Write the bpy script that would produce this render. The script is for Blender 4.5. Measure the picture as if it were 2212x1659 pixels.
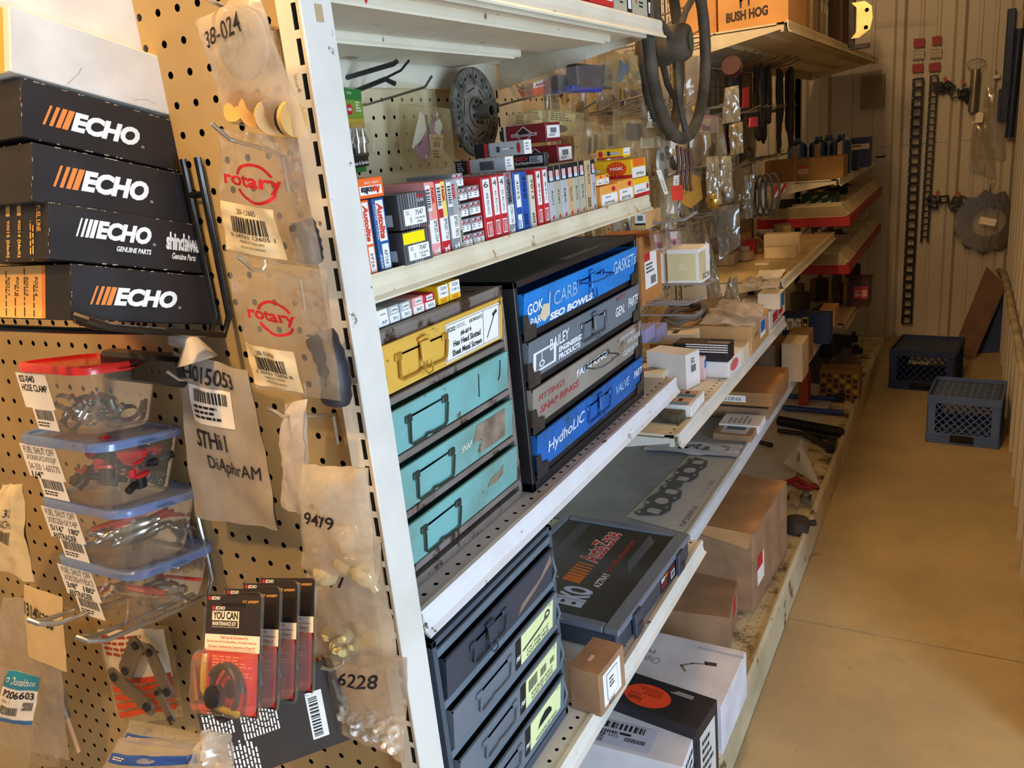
import bpy, math, random
from mathutils import Vector as V, Matrix
for o in list(bpy.data.objects): bpy.data.objects.remove(o)
C = bpy.context.scene.collection
S = bpy.context.scene

# ------------------------------------------------------------------ camera
F = 1730.0; CX, CY = 1106.0, 829.5; EYE = V((0.0, 0.0, 1.55))
RW = ((0.87197486, 0.05524984, -0.48642297), (0.47981048, -0.29366887, 0.82676508), (-0.09716864, -0.9543092, -0.28258132))
cam_d = bpy.data.cameras.new('camera'); cam = bpy.data.objects.new('camera', cam_d); C.objects.link(cam)
cam_d.sensor_width = 36.0; cam_d.lens = F/2212*36.0; cam_d.clip_start = 0.02
m3 = Matrix(((RW[0][0], -RW[0][1], -RW[0][2]), (RW[1][0], -RW[1][1], -RW[1][2]), (RW[2][0], -RW[2][1], -RW[2][2])))
cam.matrix_world = Matrix.Translation(EYE) @ m3.to_4x4()
S.camera = cam

# ------------------------------------------------------------------ light and exposure
S.view_settings.view_transform = 'Standard'; S.view_settings.look = 'None'
S.view_settings.gamma = 1.0; S.view_settings.use_curve_mapping = False
S.view_settings.exposure = 0.32
w = bpy.data.worlds.new('world'); S.world = w; w.use_nodes = True
w.node_tree.nodes['Background'].inputs[0].default_value = (0.80, 0.86, 1.0, 1)
w.node_tree.nodes['Background'].inputs[1].default_value = 0.22
def light(name, kind, loc, target, power, color, size=(1, 1), spread=None):
    l = bpy.data.lights.new(name, kind); l.energy = power; l.color = color
    if kind == 'AREA':
        l.shape = 'RECTANGLE'; l.size, l.size_y = size
        if spread: l.spread = math.radians(spread)
    else: l.shadow_soft_size = size[0]
    o = bpy.data.objects.new(name, l); C.objects.link(o); o.location = loc
    o.rotation_euler = (V(target)-V(loc)).to_track_quat('-Z', 'Y').to_euler(); return o
light('warm_bulb', 'POINT', (-0.72, -0.9, 3.0), (0, 0, 0), 85, (1.0, 0.60, 0.24), (0.08,))
light('run_bulb', 'POINT', (-0.72, 0.25, 3.0), (0, 0, 0), 95, (1.0, 0.61, 0.26), (0.07,))
light('door_daylight', 'AREA', (1.75, 0.10, 1.05), (-0.6, 0.95, 0.85), 66, (0.60, 0.78, 1.0), (1.0, 1.7))
light('aisle_fill', 'POINT', (-0.70, 2.7, 3.15), (0, 0, 0), 34, (1.0, 0.66, 0.34), (0.08,))  # added fill with no lamp seen there; lifts the far wall and floor

# ------------------------------------------------------------------ helpers
def ray(px, py):
    a, b = (px-CX)/F, (py-CY)/F
    d = V([r[0]*a+r[1]*b+r[2] for r in RW]); return d/d.y
def onx(px, py, x): d = ray(px, py); return EYE + d*(x/d.x)
def ony(px, py, y): return EYE + ray(px, py)*y
def onz(px, py, z): d = ray(px, py); return EYE + d*((z-EYE.z)/d.z)
def proj(p):
    d = V(p)-EYE
    c = [sum(RW[i][k]*d[i] for i in range(3)) for k in range(3)]
    return (CX+F*c[0]/c[2], CY+F*c[1]/c[2])
def zat(P, py):     # height on the vertical line through P that shows at image row py
    lo, hi = -0.5, 3.0
    for _ in range(40):
        m = (lo+hi)/2
        if proj((P[0], P[1], m))[1] > py: lo = m
        else: hi = m
    return lo

MATS = {}
def node_mat(name):
    m = bpy.data.materials.new(name); m.use_nodes = True
    nt = m.node_tree; return m, nt, nt.nodes['Principled BSDF']
def hexc(h):
    h = h.lstrip('#'); c = [int(h[i:i+2], 16)/255 for i in (0, 2, 4)]
    return tuple((x/12.92 if x <= .04045 else ((x+.055)/1.055)**2.4) for x in c)+(1,)
def ramp(nt, fac, stops):
    r = nt.nodes.new('ShaderNodeValToRGB'); e = r.color_ramp.elements
    while len(e) < len(stops): e.new(0.5)
    for el, (p, c) in zip(e, stops): el.position = p; el.color = c
    nt.links.new(fac, r.inputs[0]); return r.outputs[0]
def noise(nt, scale, detail=4, rough=.55, vec=None, stretch=None):
    n = nt.nodes.new('ShaderNodeTexNoise'); n.inputs['Scale'].default_value = scale
    n.inputs['Detail'].default_value = detail; n.inputs['Roughness'].default_value = rough
    tc = nt.nodes.new('ShaderNodeTexCoord'); src = tc.outputs['Object']
    if stretch:
        mp = nt.nodes.new('ShaderNodeMapping'); mp.inputs['Scale'].default_value = stretch
        nt.links.new(src, mp.inputs[0]); src = mp.outputs[0]
    nt.links.new(src, n.inputs['Vector']); return n.outputs['Fac']
def mixc(nt, fac, a, b, mode='MIX'):
    m = nt.nodes.new('ShaderNodeMix'); m.data_type = 'RGBA'; m.blend_type = mode
    def put(sock, v):
        if isinstance(v, (tuple, list)): sock.default_value = v
        elif isinstance(v, (int, float)): sock.default_value = v
        else: nt.links.new(v, sock)
    put(m.inputs[0], fac); put(m.inputs[6], a); put(m.inputs[7], b); return m.outputs[2]
def bump(nt, bs, h, strength=.2, dist=.002):
    b = nt.nodes.new('ShaderNodeBump'); b.inputs['Strength'].default_value = strength; b.inputs['Distance'].default_value = dist
    nt.links.new(h, b.inputs['Height']); nt.links.new(b.outputs[0], bs.inputs['Normal'])
def mat(h, rough=.6, metal=0.0, var=.06, vscale=9, bmp=0, coat=0):
    """plain painted / printed / moulded surface with faint blotches"""
    k = (h, rough, metal, var, vscale, bmp, coat)
    if k in MATS: return MATS[k]
    m, nt, b = node_mat('surface_'+h.strip('#'))
    c = hexc(h)
    if var:
        f = noise(nt, vscale)
        dark = tuple(x*(1-var*2.6) for x in c[:3])+(1,); li = tuple(min(1, x*(1+var)) for x in c[:3])+(1,)
        nt.links.new(ramp(nt, f, [(.3, dark), (.65, li)]), b.inputs['Base Color'])
    else: b.inputs['Base Color'].default_value = c
    b.inputs['Roughness'].default_value = rough; b.inputs['Metallic'].default_value = metal
    if coat: b.inputs['Coat Weight'].default_value = coat; b.inputs['Coat Roughness'].default_value = .15
    if bmp: bump(nt, b, noise(nt, vscale*5), bmp, .001)
    MATS[k] = m; return m
def worn(h, chip='#5a4632', amount=.66, scale=14, rough=.45, metal=0.0, dirt='#6f604a', dirtamt=.25, width=.03, stretch=None, bmp=.15):
    """painted metal: soft dirt clouds and sharp chips"""
    k = ('w', h, chip, amount, scale, rough, metal, dirt, dirtamt, width, stretch)
    if k in MATS: return MATS[k]
    m, nt, b = node_mat('worn_'+h.strip('#')); c = hexc(h)
    d = noise(nt, scale*.35, 5, .6, stretch=stretch)
    base = mixc(nt, ramp(nt, d, [(.45, (0, 0, 0, 1)), (.8, (dirtamt*2,)*3+(1,))]), c, hexc(dirt))
    n = noise(nt, scale, 8, .68, stretch=stretch)
    cm = ramp(nt, n, [(amount, (0, 0, 0, 1)), (min(.99, amount+width), (1, 1, 1, 1))])
    nt.links.new(mixc(nt, cm, base, hexc(chip)), b.inputs['Base Color'])
    b.inputs['Roughness'].default_value = rough; b.inputs['Metallic'].default_value = metal
    bump(nt, b, n, bmp, .001); MATS[k] = m; return m
def film(h='#f4f0e6', alpha=.35, rough=.12, milk=.5, key=''):
    """clear or milky plastic film: see-through, glossy, with a whitish body"""
    k = ('f', h, alpha, rough, milk)
    if k in MATS: return MATS[k]
    m = bpy.data.materials.new('film_'+h.strip('#')); m.use_nodes = True; nt = m.node_tree
    nt.nodes.clear(); N = nt.nodes.new; L = nt.links.new
    out = N('ShaderNodeOutputMaterial'); tr = N('ShaderNodeBsdfTransparent'); tr.inputs[0].default_value = (.97, .96, .93, 1)
    df = N('ShaderNodeBsdfDiffuse'); df.inputs[0].default_value = hexc(h)
    tl = N('ShaderNodeBsdfTranslucent'); tl.inputs[0].default_value = hexc(h)
    gl = N('ShaderNodeBsdfGlossy'); gl.inputs['Roughness'].default_value = rough; gl.inputs[0].default_value = (1, 1, 1, 1)
    a = N('ShaderNodeMixShader'); a.inputs[0].default_value = .45; L(df.outputs[0], a.inputs[1]); L(tl.outputs[0], a.inputs[2])
    b = N('ShaderNodeMixShader'); L(tr.outputs[0], b.inputs[1]); L(a.outputs[0], b.inputs[2])
    n = noise(nt, 22, 4)
    rp = ramp(nt, n, [(.3, (alpha*.6,)*3+(1,)), (.75, (min(1, alpha*1.5),)*3+(1,))]); L(rp, b.inputs[0])
    lw = N('ShaderNodeLayerWeight'); lw.inputs[0].default_value = .25
    mm = N('ShaderNodeMath'); mm.operation = 'MULTIPLY_ADD'; mm.inputs[1].default_value = .5; mm.inputs[2].default_value = .05
    L(lw.outputs['Fresnel'], mm.inputs[0])
    c = N('ShaderNodeMixShader'); L(mm.outputs[0], c.inputs[0]); L(b.outputs[0], c.inputs[1]); L(gl.outputs[0], c.inputs[2])
    bp = N('ShaderNodeBump'); bp.inputs['Strength'].default_value = .35; bp.inputs['Distance'].default_value = .003
    L(noise(nt, 38, 3), bp.inputs['Height']); L(bp.outputs[0], gl.inputs['Normal'])
    L(c.outputs[0], out.inputs[0]); MATS[k] = m; return m

# ------------------------------------------------------------------ mesh builder
GL = {}
def glyphs(s, shear=0.0, bold=0.0, space=1.0):
    k = (s, shear, bold, space)
    if k in GL: return GL[k]
    cu = bpy.data.curves.new('t', 'FONT'); cu.body = s; cu.size = 1; cu.shear = shear; cu.offset = bold
    cu.space_character = space; cu.resolution_u = 3; cu.fill_mode = 'FRONT'; cu.dimensions = '2D'
    o = bpy.data.objects.new('t', cu); C.objects.link(o)
    me = bpy.data.meshes.new_from_object(o.evaluated_get(bpy.context.evaluated_depsgraph_get()))
    vs = [(v.co.x, v.co.y) for v in me.vertices]; fs = [tuple(p.vertices) for p in me.polygons]
    bpy.data.objects.remove(o); bpy.data.meshes.remove(me); bpy.data.curves.remove(cu)
    if vs:
        x0 = min(v[0] for v in vs); x1 = max(v[0] for v in vs); y0 = min(v[1] for v in vs); y1 = max(v[1] for v in vs)
        vs = [((x-x0)/max(1e-6, x1-x0), (y-y0)/max(1e-6, y1-y0)) for x, y in vs]
    GL[k] = (vs, fs); return GL[k]
class MB:
    def __init__(s): s.v = []; s.f = []; s.m = []; s.mats = []; s.smooth = set()
    def mi(s, m):
        if m not in s.mats: s.mats.append(m)
        return s.mats.index(m)
    def add(s, vs, fs, m, smooth=False):
        b = len(s.v); s.v += [tuple(v) for v in vs]; i = s.mi(m)
        for f in fs:
            if smooth: s.smooth.add(len(s.f))
            s.f.append(tuple(b+k for k in f)); s.m.append(i)
        return s
    def box(s, a, b, m, ch=0.0, M=None):
        a = V(a); b = V(b); lo = V([min(a[i], b[i]) for i in range(3)]); hi = V([max(a[i], b[i]) for i in range(3)])
        if ch <= 0:
            vs = [V((x, y, z)) for z in (lo.z, hi.z) for y in (lo.y, hi.y) for x in (lo.x, hi.x)]
            fs = [(0, 2, 3, 1), (4, 5, 7, 6), (0, 1, 5, 4), (2, 6, 7, 3), (0, 4, 6, 2), (1, 3, 7, 5)]
        else:
            c = (lo+hi)/2; h = (hi-lo)/2; ch = min(ch, min(h)*.8); vs = []; idx = {}
            for sx in (-1, 1):
                for sy in (-1, 1):
                    for sz in (-1, 1):
                        for ax in range(3):
                            p = [sx*h.x, sy*h.y, sz*h.z]; sg = (sx, sy, sz)
                            for k in range(3):
                                if k != ax: p[k] -= sg[k]*ch
                            idx[(sx, sy, sz, ax)] = len(vs); vs.append(c+V(p))
            fs = []
            g = lambda *a: idx[a]
            for sx in (-1, 1): q = [g(sx, -1, -1, 0), g(sx, 1, -1, 0), g(sx, 1, 1, 0), g(sx, -1, 1, 0)]; fs.append(q if sx > 0 else q[::-1])
            for sy in (-1, 1): q = [g(-1, sy, -1, 1), g(-1, sy, 1, 1), g(1, sy, 1, 1), g(1, sy, -1, 1)]; fs.append(q if sy > 0 else q[::-1])
            for sz in (-1, 1): q = [g(-1, -1, sz, 2), g(1, -1, sz, 2), g(1, 1, sz, 2), g(-1, 1, sz, 2)]; fs.append(q if sz > 0 else q[::-1])
            for sx in (-1, 1):
                for sy in (-1, 1): fs.append([g(sx, sy, -1, 0), g(sx, sy, -1, 1), g(sx, sy, 1, 1), g(sx, sy, 1, 0)])
                for sz in (-1, 1): fs.append([g(sx, -1, sz, 0), g(sx, -1, sz, 2), g(sx, 1, sz, 2), g(sx, 1, sz, 0)])
            for sy in (-1, 1):
                for sz in (-1, 1): fs.append([g(-1, sy, sz, 1), g(-1, sy, sz, 2), g(1, sy, sz, 2), g(1, sy, sz, 1)])
            for sx in (-1, 1):
                for sy in (-1, 1):
                    for sz in (-1, 1): fs.append([g(sx, sy, sz, 0), g(sx, sy, sz, 1), g(sx, sy, sz, 2)])
        if M: vs = [M @ v for v in vs]
        return s.add(vs, fs, m)
    def tube(s, pts, r, m, n=8, rr=None):
        pts = [V(p) for p in pts]; vs = []; fs = []; up = None
        for i, p in enumerate(pts):
            t = (pts[min(i+1, len(pts)-1)]-pts[max(i-1, 0)]).normalized()
            if up is None: up = t.orthogonal().normalized()
            up = (up-t*up.dot(t)).normalized(); sd = t.cross(up); q = rr[i] if rr else r
            for k in range(n):
                a = 2*math.pi*k/n; vs.append(p+(up*math.cos(a)+sd*math.sin(a))*q)
        for i in range(len(pts)-1):
            for k in range(n): fs.append((i*n+k, i*n+(k+1) % n, (i+1)*n+(k+1) % n, (i+1)*n+k))
        fs.append(tuple(range(n))[::-1]); fs.append(tuple((len(pts)-1)*n+k for k in range(n)))
        return s.add(vs, fs, m, True)
    def lathe(s, prof, m, n=24, M=None, smooth=True):   # profile of (radius, height) about z
        vs = []; fs = []
        for r, z in prof:
            for k in range(n): a = 2*math.pi*k/n; vs.append(V((r*math.cos(a), r*math.sin(a), z)))
        for i in range(len(prof)-1):
            for k in range(n): fs.append((i*n+k, i*n+(k+1) % n, (i+1)*n+(k+1) % n, (i+1)*n+k))
        if prof[0][0] > 1e-5: fs.append(tuple(range(n))[::-1])
        if prof[-1][0] > 1e-5: fs.append(tuple((len(prof)-1)*n+k for k in range(n)))
        if M: vs = [M @ v for v in vs]
        return s.add(vs, fs, m, smooth)
    def prism(s, poly, t, m, M=None):   # polygon in xy, thickness t in z
        n = len(poly); vs = [V((x, y, 0)) for x, y in poly]+[V((x, y, t)) for x, y in poly]
        fs = [tuple(range(n))[::-1], tuple(range(n, 2*n))]+[(i, (i+1) % n, n+(i+1) % n, n+i) for i in range(n)]
        if M: vs = [M @ v for v in vs]
        return s.add(vs, fs, m)
    def ball(s, c, r, m, n=10, sq=(1, 1, 1)):
        k = n//2+1
        pr = [(max(1e-6, math.sin(math.pi*i/k))*r, -math.cos(math.pi*i/k)*r) for i in range(k+1)]
        return s.lathe(pr, m, n, Matrix.Translation(c) @ Matrix.Diagonal((*sq, 1)))
    def obj(s, name, parent=None, kind=None):
        me = bpy.data.meshes.new(name); me.from_pydata([tuple(v) for v in s.v], [], s.f)
        for m in s.mats: me.materials.append(m)
        me.polygons.foreach_set('material_index', s.m)
        if s.smooth:
            me.polygons.foreach_set('use_smooth', [i in s.smooth for i in range(len(s.f))])
        me.update(); o = bpy.data.objects.new(name, me); C.objects.link(o)
        if s.smooth:
            try: me.set_sharp_from_angle(angle=math.radians(42))
            except Exception: pass
        if parent: o.parent = parent
        if kind: o['kind'] = kind
        return o
# decal drawing on a surface: fr(s, t, lift) -> point ; s, t run 0..1 over the face
class Dec:
    def __init__(s, mb, fr, lay=.00030, grid=1): s.mb = mb; s.fr = fr; s.lay = lay; s.grid = grid
    def quadpts(s, pts, m, l=1): s.mb.add([s.fr(x, y, l*s.lay) for x, y in pts], [tuple(range(len(pts)))], m); return s
    def rect(s, x0, y0, x1, y1, m, l=1):
        g = s.grid
        if g == 1: return s.quadpts([(x0, y0), (x1, y0), (x1, y1), (x0, y1)], m, l)
        vs = [s.fr(x0+(x1-x0)*i/g, y0+(y1-y0)*j/g, l*s.lay) for j in range(g+1) for i in range(g+1)]
        s.mb.add(vs, [(j*(g+1)+i, j*(g+1)+i+1, (j+1)*(g+1)+i+1, (j+1)*(g+1)+i) for j in range(g) for i in range(g)], m, True); return s
    def text(s, t, x0, y0, x1, y1, m, l=2, shear=0.0, bold=0.0, rot=0, space=1.0, tilt=0.0, flip=False):
        vs, fs = glyphs(t, shear, bold, space); out = []
        for a, b in vs:
            if flip: a = 1-a
            if rot == 90: a, b = 1-b, a
            elif rot == -90: a, b = b, 1-a
            elif rot == 180: a, b = 1-a, 1-b
            out.append(s.fr(x0+(x1-x0)*a, y0+(y1-y0)*b+tilt*a, l*s.lay))
        s.mb.add(out, fs, m); return s
    def bars(s, x0, y0, x1, y1, m, l=2, n=26, rot=False, seed=1):
        r = random.Random(seed); x = 0.0; ws = []
        while x < 1: a = r.choice((.5, .8, 1.2, 1.8))/n; ws.append((x, min(1, x+a*.62))); x += a*1.15
        for a, b in ws:
            if rot: s.quadpts([(x0, y0+(y1-y0)*a), (x1, y0+(y1-y0)*a), (x1, y0+(y1-y0)*b), (x0, y0+(y1-y0)*b)], m, l)
            else: s.quadpts([(x0+(x1-x0)*a, y0), (x0+(x1-x0)*b, y0), (x0+(x1-x0)*b, y1), (x0+(x1-x0)*a, y1)], m, l)
        return s
    def lines(s, x0, y0, x1, y1, m, n=4, l=2, seed=3, rot=False):   # rows of print too small to read
        r = random.Random(seed)
        for k in range(n):
            a, b = k/n, (k+.5)/n; x = 0.0; end = r.uniform(.6, 1)
            while x < end:
                e = min(end, x+r.uniform(.06, .2))
                q = [(x, 1-b), (e, 1-b), (e, 1-a), (x, 1-a)]
                if rot: q = [(1-v, u) for u, v in q]
                s.quadpts([(x0+(x1-x0)*u, y0+(y1-y0)*v) for u, v in q], m, l); x = e+.035
        return s
    def disc(s, cx, cy, rx, ry, m, l=1, n=28): return s.quadpts([(cx+rx*math.cos(6.28318*k/n), cy+ry*math.sin(6.28318*k/n)) for k in range(n)], m, l)
    def ring(s, cx, cy, rx, ry, w, m, l=2, n=32, a0=0.0, a1=360.0):
        vs = []
        for k in range(n+1):
            a = math.radians(a0+(a1-a0)*k/n); c, q = math.cos(a), math.sin(a)
            vs += [s.fr(cx+rx*c, cy+ry*q, l*s.lay), s.fr(cx+rx*(1-w)*c, cy+ry*(1-w)*q, l*s.lay)]
        s.mb.add(vs, [(2*k, 2*k+2, 2*k+3, 2*k+1) for k in range(n)], m); return s
    def stroke(s, pts, w, m, l=2, asp=1.0):     # polyline of a pen; w in s-units, asp = face width / face height
        for (xa, ya), (xb, yb) in zip(pts, pts[1:]):
            dx, dy = (xb-xa), (yb-ya)/asp; L = math.hypot(dx, dy) or 1; nx, ny = -dy/L*w/2, dx/L*w/2*asp
            ex, ey = dx/L*w*.3, dy/L*w*.3*asp
            s.quadpts([(xa+nx-ex, ya+ny-ey), (xa-nx-ex, ya-ny-ey), (xb-nx+ex, yb-ny+ey), (xb+nx+ex, yb+ny+ey)], m, l)
        return s
def flat(o, u, v):      # frame on a flat face: origin, full width vector, full height vector
    o, u, v = V(o), V(u), V(v); n = u.cross(v).normalized(); return lambda s, t, l: o+u*s+v*t+n*l
def tag(o, label, cat, group=None):
    o['label'] = label; o['category'] = cat
    if group: o['group'] = group
    return o
def thing(name, label, cat, M, group=None):
    o = bpy.data.objects.new(name, None); C.objects.link(o); o.empty_display_size = .02
    o.matrix_world = M if isinstance(M, Matrix) else Matrix.Translation(M); return tag(o, label, cat, group)
def frame(o, x, z=(0, 0, 1)):   # matrix from origin, x axis, approximate z axis
    x = V(x).normalized(); z = V(z); z = (z-x*z.dot(x)).normalized(); y = z.cross(x)
    return Matrix(((x.x, y.x, z.x, o[0]), (x.y, y.y, z.y, o[1]), (x.z, y.z, z.z, o[2]), (0, 0, 0, 1)))
def faces(w, d, h):     # frames of a box standing on z=0, centred; front looks to -y
    return dict(front=flat((-w/2, -d/2, 0), (w, 0, 0), (0, 0, h)), left=flat((-w/2, d/2, 0), (0, -d, 0), (0, 0, h)),
                right=flat((w/2, -d/2, 0), (0, d, 0), (0, 0, h)), top=flat((-w/2, -d/2, h), (w, 0, 0), (0, d, 0)),
                bottom=flat((-w/2, d/2, 0), (w, 0, 0), (0, -d, 0)))
AISLE = V((0, 1, 0))    # things on the long side face the aisle: their local x runs along +Y
def boxthing(name, label, cat, M, w, d, h, m, prints=None, group=None, ch=.0012, parts=None, dm=None):
    """a closed box: one mesh with its print; parts(root, faces) may add children"""
    mb = MB(); mb.box((-w/2, -d/2, 0), (w/2, d/2, h), m, ch)
    fr = faces(w, d, h)
    if prints: prints(mb, fr)
    if parts:
        root = thing(name, label, cat, M, group); mb.obj('carton_body' if dm is None else dm, root); parts(root, fr); return root
    o = mb.obj(name); o.matrix_world = M; return tag(o, label, cat, group)
def place(z, near, far, top, d=None, back=None):
    """stand a box on level z: near/far = its bottom front corners in the photo, top = row of its near top corner"""
    N, Fp = onz(*near, z), onz(*far, z); u = Fp-N; w = u.length; h = zat(N, top)-z; u.normalize()
    y = V((0, 0, 1)).cross(u)
    if d is None: d = (onz(*back, z)-N).dot(y)
    return frame(N+u*w/2+y*d/2, u), w, d, h
# ------------------------------------------------------------------ shared surfaces
BLACK = mat('#16151a', .5); INK = mat('#141214', .7, var=0); WHITE = mat('#f2f0ea', .6, var=.03); PAPER = mat('#efe9dc', .7, var=.04)
RED = mat('#c8242c', .5, var=.03); CARD = mat('#a07c5c', .8, var=.10, vscale=14, bmp=.15); CARDD = mat('#86664a', .8, var=.12, vscale=11, bmp=.15)
CHROME = mat('#c9c6bf', .25, .95, var=.03); STEEL = mat('#8f8b84', .38, .85, var=.08); DKSTEEL = mat('#3c3936', .5, .6, var=.1)
HOLE = mat('#0c0a08', .9, var=0)
CREAM = worn('#e6dfc9', '#8a7050', .635, 18, .42, dirt='#a8987a', dirtamt=.16)
CREAMC = worn('#dcd9cf', '#6f5c46', .650, 24, .42, dirt='#a39a86', dirtamt=.15)
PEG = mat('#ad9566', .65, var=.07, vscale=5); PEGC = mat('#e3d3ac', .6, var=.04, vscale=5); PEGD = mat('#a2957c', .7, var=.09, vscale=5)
DECKM = worn('#d7d7d2', '#6b5c4a', .71, 30, .4, dirt='#9c927f', dirtamt=.25)

# ------------------------------------------------------------------ room
def conc():
    m, nt, b = node_mat('concrete_floor')
    a = noise(nt, 1.6, 6, .62); f = noise(nt, 9, 8, .7); g = noise(nt, 46, 3, .6)
    c = mixc(nt, ramp(nt, a, [(.35, (0, 0, 0, 1)), (.66, (1, 1, 1, 1))]), hexc('#9c8a68'), hexc('#b49f76'))
    c = mixc(nt, ramp(nt, f, [(.50, (0, 0, 0, 1)), (.72, (.75, .75, .75, 1))]), c, hexc('#998a6e'))
    c = mixc(nt, ramp(nt, g, [(.68, (0, 0, 0, 1)), (.74, (.7, .7, .7, 1))]), c, hexc('#6d6150'))
    nt.links.new(c, b.inputs['Base Color']); b.inputs['Roughness'].default_value = .5
    bump(nt, b, f, .12, .002); return m
FL = conc()
mb = MB(); YJ = 2.361
mb.box((-3.2, -2.2, -.08), (.24, YJ-.0025, 0), FL); mb.box((-3.2, YJ+.0025, -.08), (.24, 6.3, 0), FL); mb.box((.24, -2.2, -.08), (3.0, 6.3, 0), FL)
mb.box((-3.2, YJ-.004, -.08), (.24, YJ+.004, -.006), mat('#3a342a', .9)); mb.obj('floor', kind='structure')
WALLM = mat('#b8b1a3', .45, var=.04, vscale=1.2)
def corrugated(length, h, major, pitch_off=0.0, name='wall', M=None, m=WALLM, ribs=None):
    """ribbed steel cladding: profile along x, relief towards -y"""
    prof = []; x = 0.0
    xs = sorted(ribs)
    prof.append((0, 0))
    for i, r in enumerate(xs):
        prof += [(r-.038, 0), (r-.020, -.030), (r+.020, -.030), (r+.038, 0)]
        if i+1 < len(xs):
            g = xs[i+1]-r
            for q in (.36, .64):
                c = r+g*q; prof += [(c-.014, 0), (c-.007, -.005), (c+.007, -.005), (c+.014, 0)]
    prof.append((length, 0)); prof = [p for p in prof if 0 <= p[0] <= length]
    vs = [V((px, py, z)) for z in (0, h) for px, py in prof]; n = len(prof)
    mb = MB(); mb.add(vs, [(i, i+1, n+i+1, n+i) for i in range(n-1)], m)
    mb.box((0, .001, 0), (length, .03, h), m)
    o = mb.obj(name, kind='structure'); o.matrix_world = M; return o
YB = 6.12
# back wall looks to -Y ; ribs measured from the photograph
corrugated(4.2, 3.4, 0, name='wall_back', M=Matrix.Translation((-3.2, YB, 0)), ribs=[.3, .62, .94, 1.26, 1.6, 1.95, 2.3, 2.75, 3.09, 3.39, 3.62, 4.0])
# right wall looks to -X ; local x runs along -Y
corrugated(4.15, 3.4, 0, name='wall_right', M=frame((.245, YB, 0), (0, -1, 0)), ribs=[.35, .64, .92, 1.21, 1.50, 1.78, 2.07, 2.37, 2.66, 2.95, 3.23, 3.51, 3.8, 4.08])
mb = MB(); mb.box((-3.26, -2.2, 0), (-3.2, 6.3, 3.4), WALLM); mb.obj('wall_left', kind='structure')
mb = MB(); mb.box((-3.26, -2.2, 3.4), (3.0, 6.3, 3.46), mat('#b8ad98', .8)); mb.obj('ceiling', kind='structure')
mb = MB()
for z in (1.318,):
    for x in (-.62, -.30, .02, .1): mb.box((x, YB-.004, z-.008), (x+.012, YB, z+.008), STEEL)
mb.box((-.58, YB-.0015, 1.305), (.2, YB, 1.3075), mat('#6a604e', .8)); mb.obj('trim_1', kind='structure')

# ------------------------------------------------------------------ perforated sheets
def perf(mb, o, u, v, nu, nv, pitch, r, m, sides=8, rect=None):
    """sheet in cells of `pitch` with round (or slot) holes; u, v unit directions"""
    o, u, v = V(o), V(u), V(v); n = u.cross(v)
    c = [(0, 0), (.5, 0), (1, 0), (1, .5), (1, 1), (.5, 1), (0, 1), (0, .5)]
    vs = []; fs = []; pu, pv = pitch
    for j in range(nv):
        for i in range(nu):
            b = len(vs)
            for a, q in c: vs.append(o+u*((i+a)*pu)+v*((j+q)*pv))
            for k in range(8):
                an = math.radians(-135+45*k)
                if rect:
                    a, q = c[k]; vs.append(o+u*(i*pu+pu/2+(a-.5)*rect[0])+v*(j*pv+pv/2+(q-.5)*rect[1]))
                else: vs.append(o+u*((i+.5)*pu+r*math.cos(an))+v*((j+.5)*pv+r*math.sin(an)))
            fs += [(b+k, b+(k+1) % 8, b+8+(k+1) % 8, b+8+k) for k in range(8)]
    mb.add(vs, fs, m)
def pegpanel(name, o, u, v, nu, nv, m, parent, p=.03175, r=.0040):
    mb = MB(); perf(mb, o, u, v, nu, nv, (p, p), r, m)
    n = V(u).cross(V(v)); a = V(o)-n*.006; U = V(u)*nu*p; W = V(v)*nv*p
    mb.add([a, a+U, a+U+W, a+W, a-n*.004, a-n*.004+U, a-n*.004+U+W, a-n*.004+W], [(0, 1, 2, 3), (7, 6, 5, 4), (0, 4, 5, 1), (1, 5, 6, 2), (2, 6, 7, 3), (3, 7, 4, 0)], HOLE)
    return mb.obj(name, parent)

# ------------------------------------------------------------------ long shelving run
XB = -.975      # plane of the long perforated back panel
Y0, YU = .636, .681
YS = [.69, 1.715, 3.0, 4.29, 5.62]
run = thing('gondola_shelving', 'cream steel shelving run along the aisle with perforated back panel and slotted posts', 'shelving', V((XB, .69, 0)))
inv = run.matrix_world.inverted()
def runpart(mb, name): mb.v = [tuple(V(v)-V((XB, .69, 0))) for v in mb.v]; return mb.obj(name, run)
def peg_run(name, y0, y1, z0, z1, m):
    p = .03175; nu = int((y1-y0)/p); pu = (y1-y0)/nu; nv = int((z1-z0)/p)
    mb = MB(); perf(mb, (XB, y0, z0), (0, 1, 0), (0, 0, 1), nu, nv, (pu, p), .0040, m)
    mb.box((XB-.012, y0, z0), (XB-.006, y1, z1), HOLE); runpart(mb, name)
peg_run('peg_panel', YS[0], YS[1]-.03, .15, 2.25, PEGC)
peg_run('peg_panel', YS[1]+.03, YS[2]-.03, .15, 2.25, PEGC)
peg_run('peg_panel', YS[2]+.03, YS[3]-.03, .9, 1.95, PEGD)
for y in YS[1:]:
    mb = MB(); p = .03175
    perf(mb, (XB+.004, y-.03, .1), (0, 1, 0), (0, 0, 1), 1, 66, (.06, p), 0, PEGC, rect=(.008, .022))
    mb.box((XB-.03, y-.03, .1), (XB-.004, y+.03, 2.2), HOLE); runpart(mb, 'slotted_post')
mb = MB()   # base: deck, kick plate and lip
BX = -.455
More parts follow.
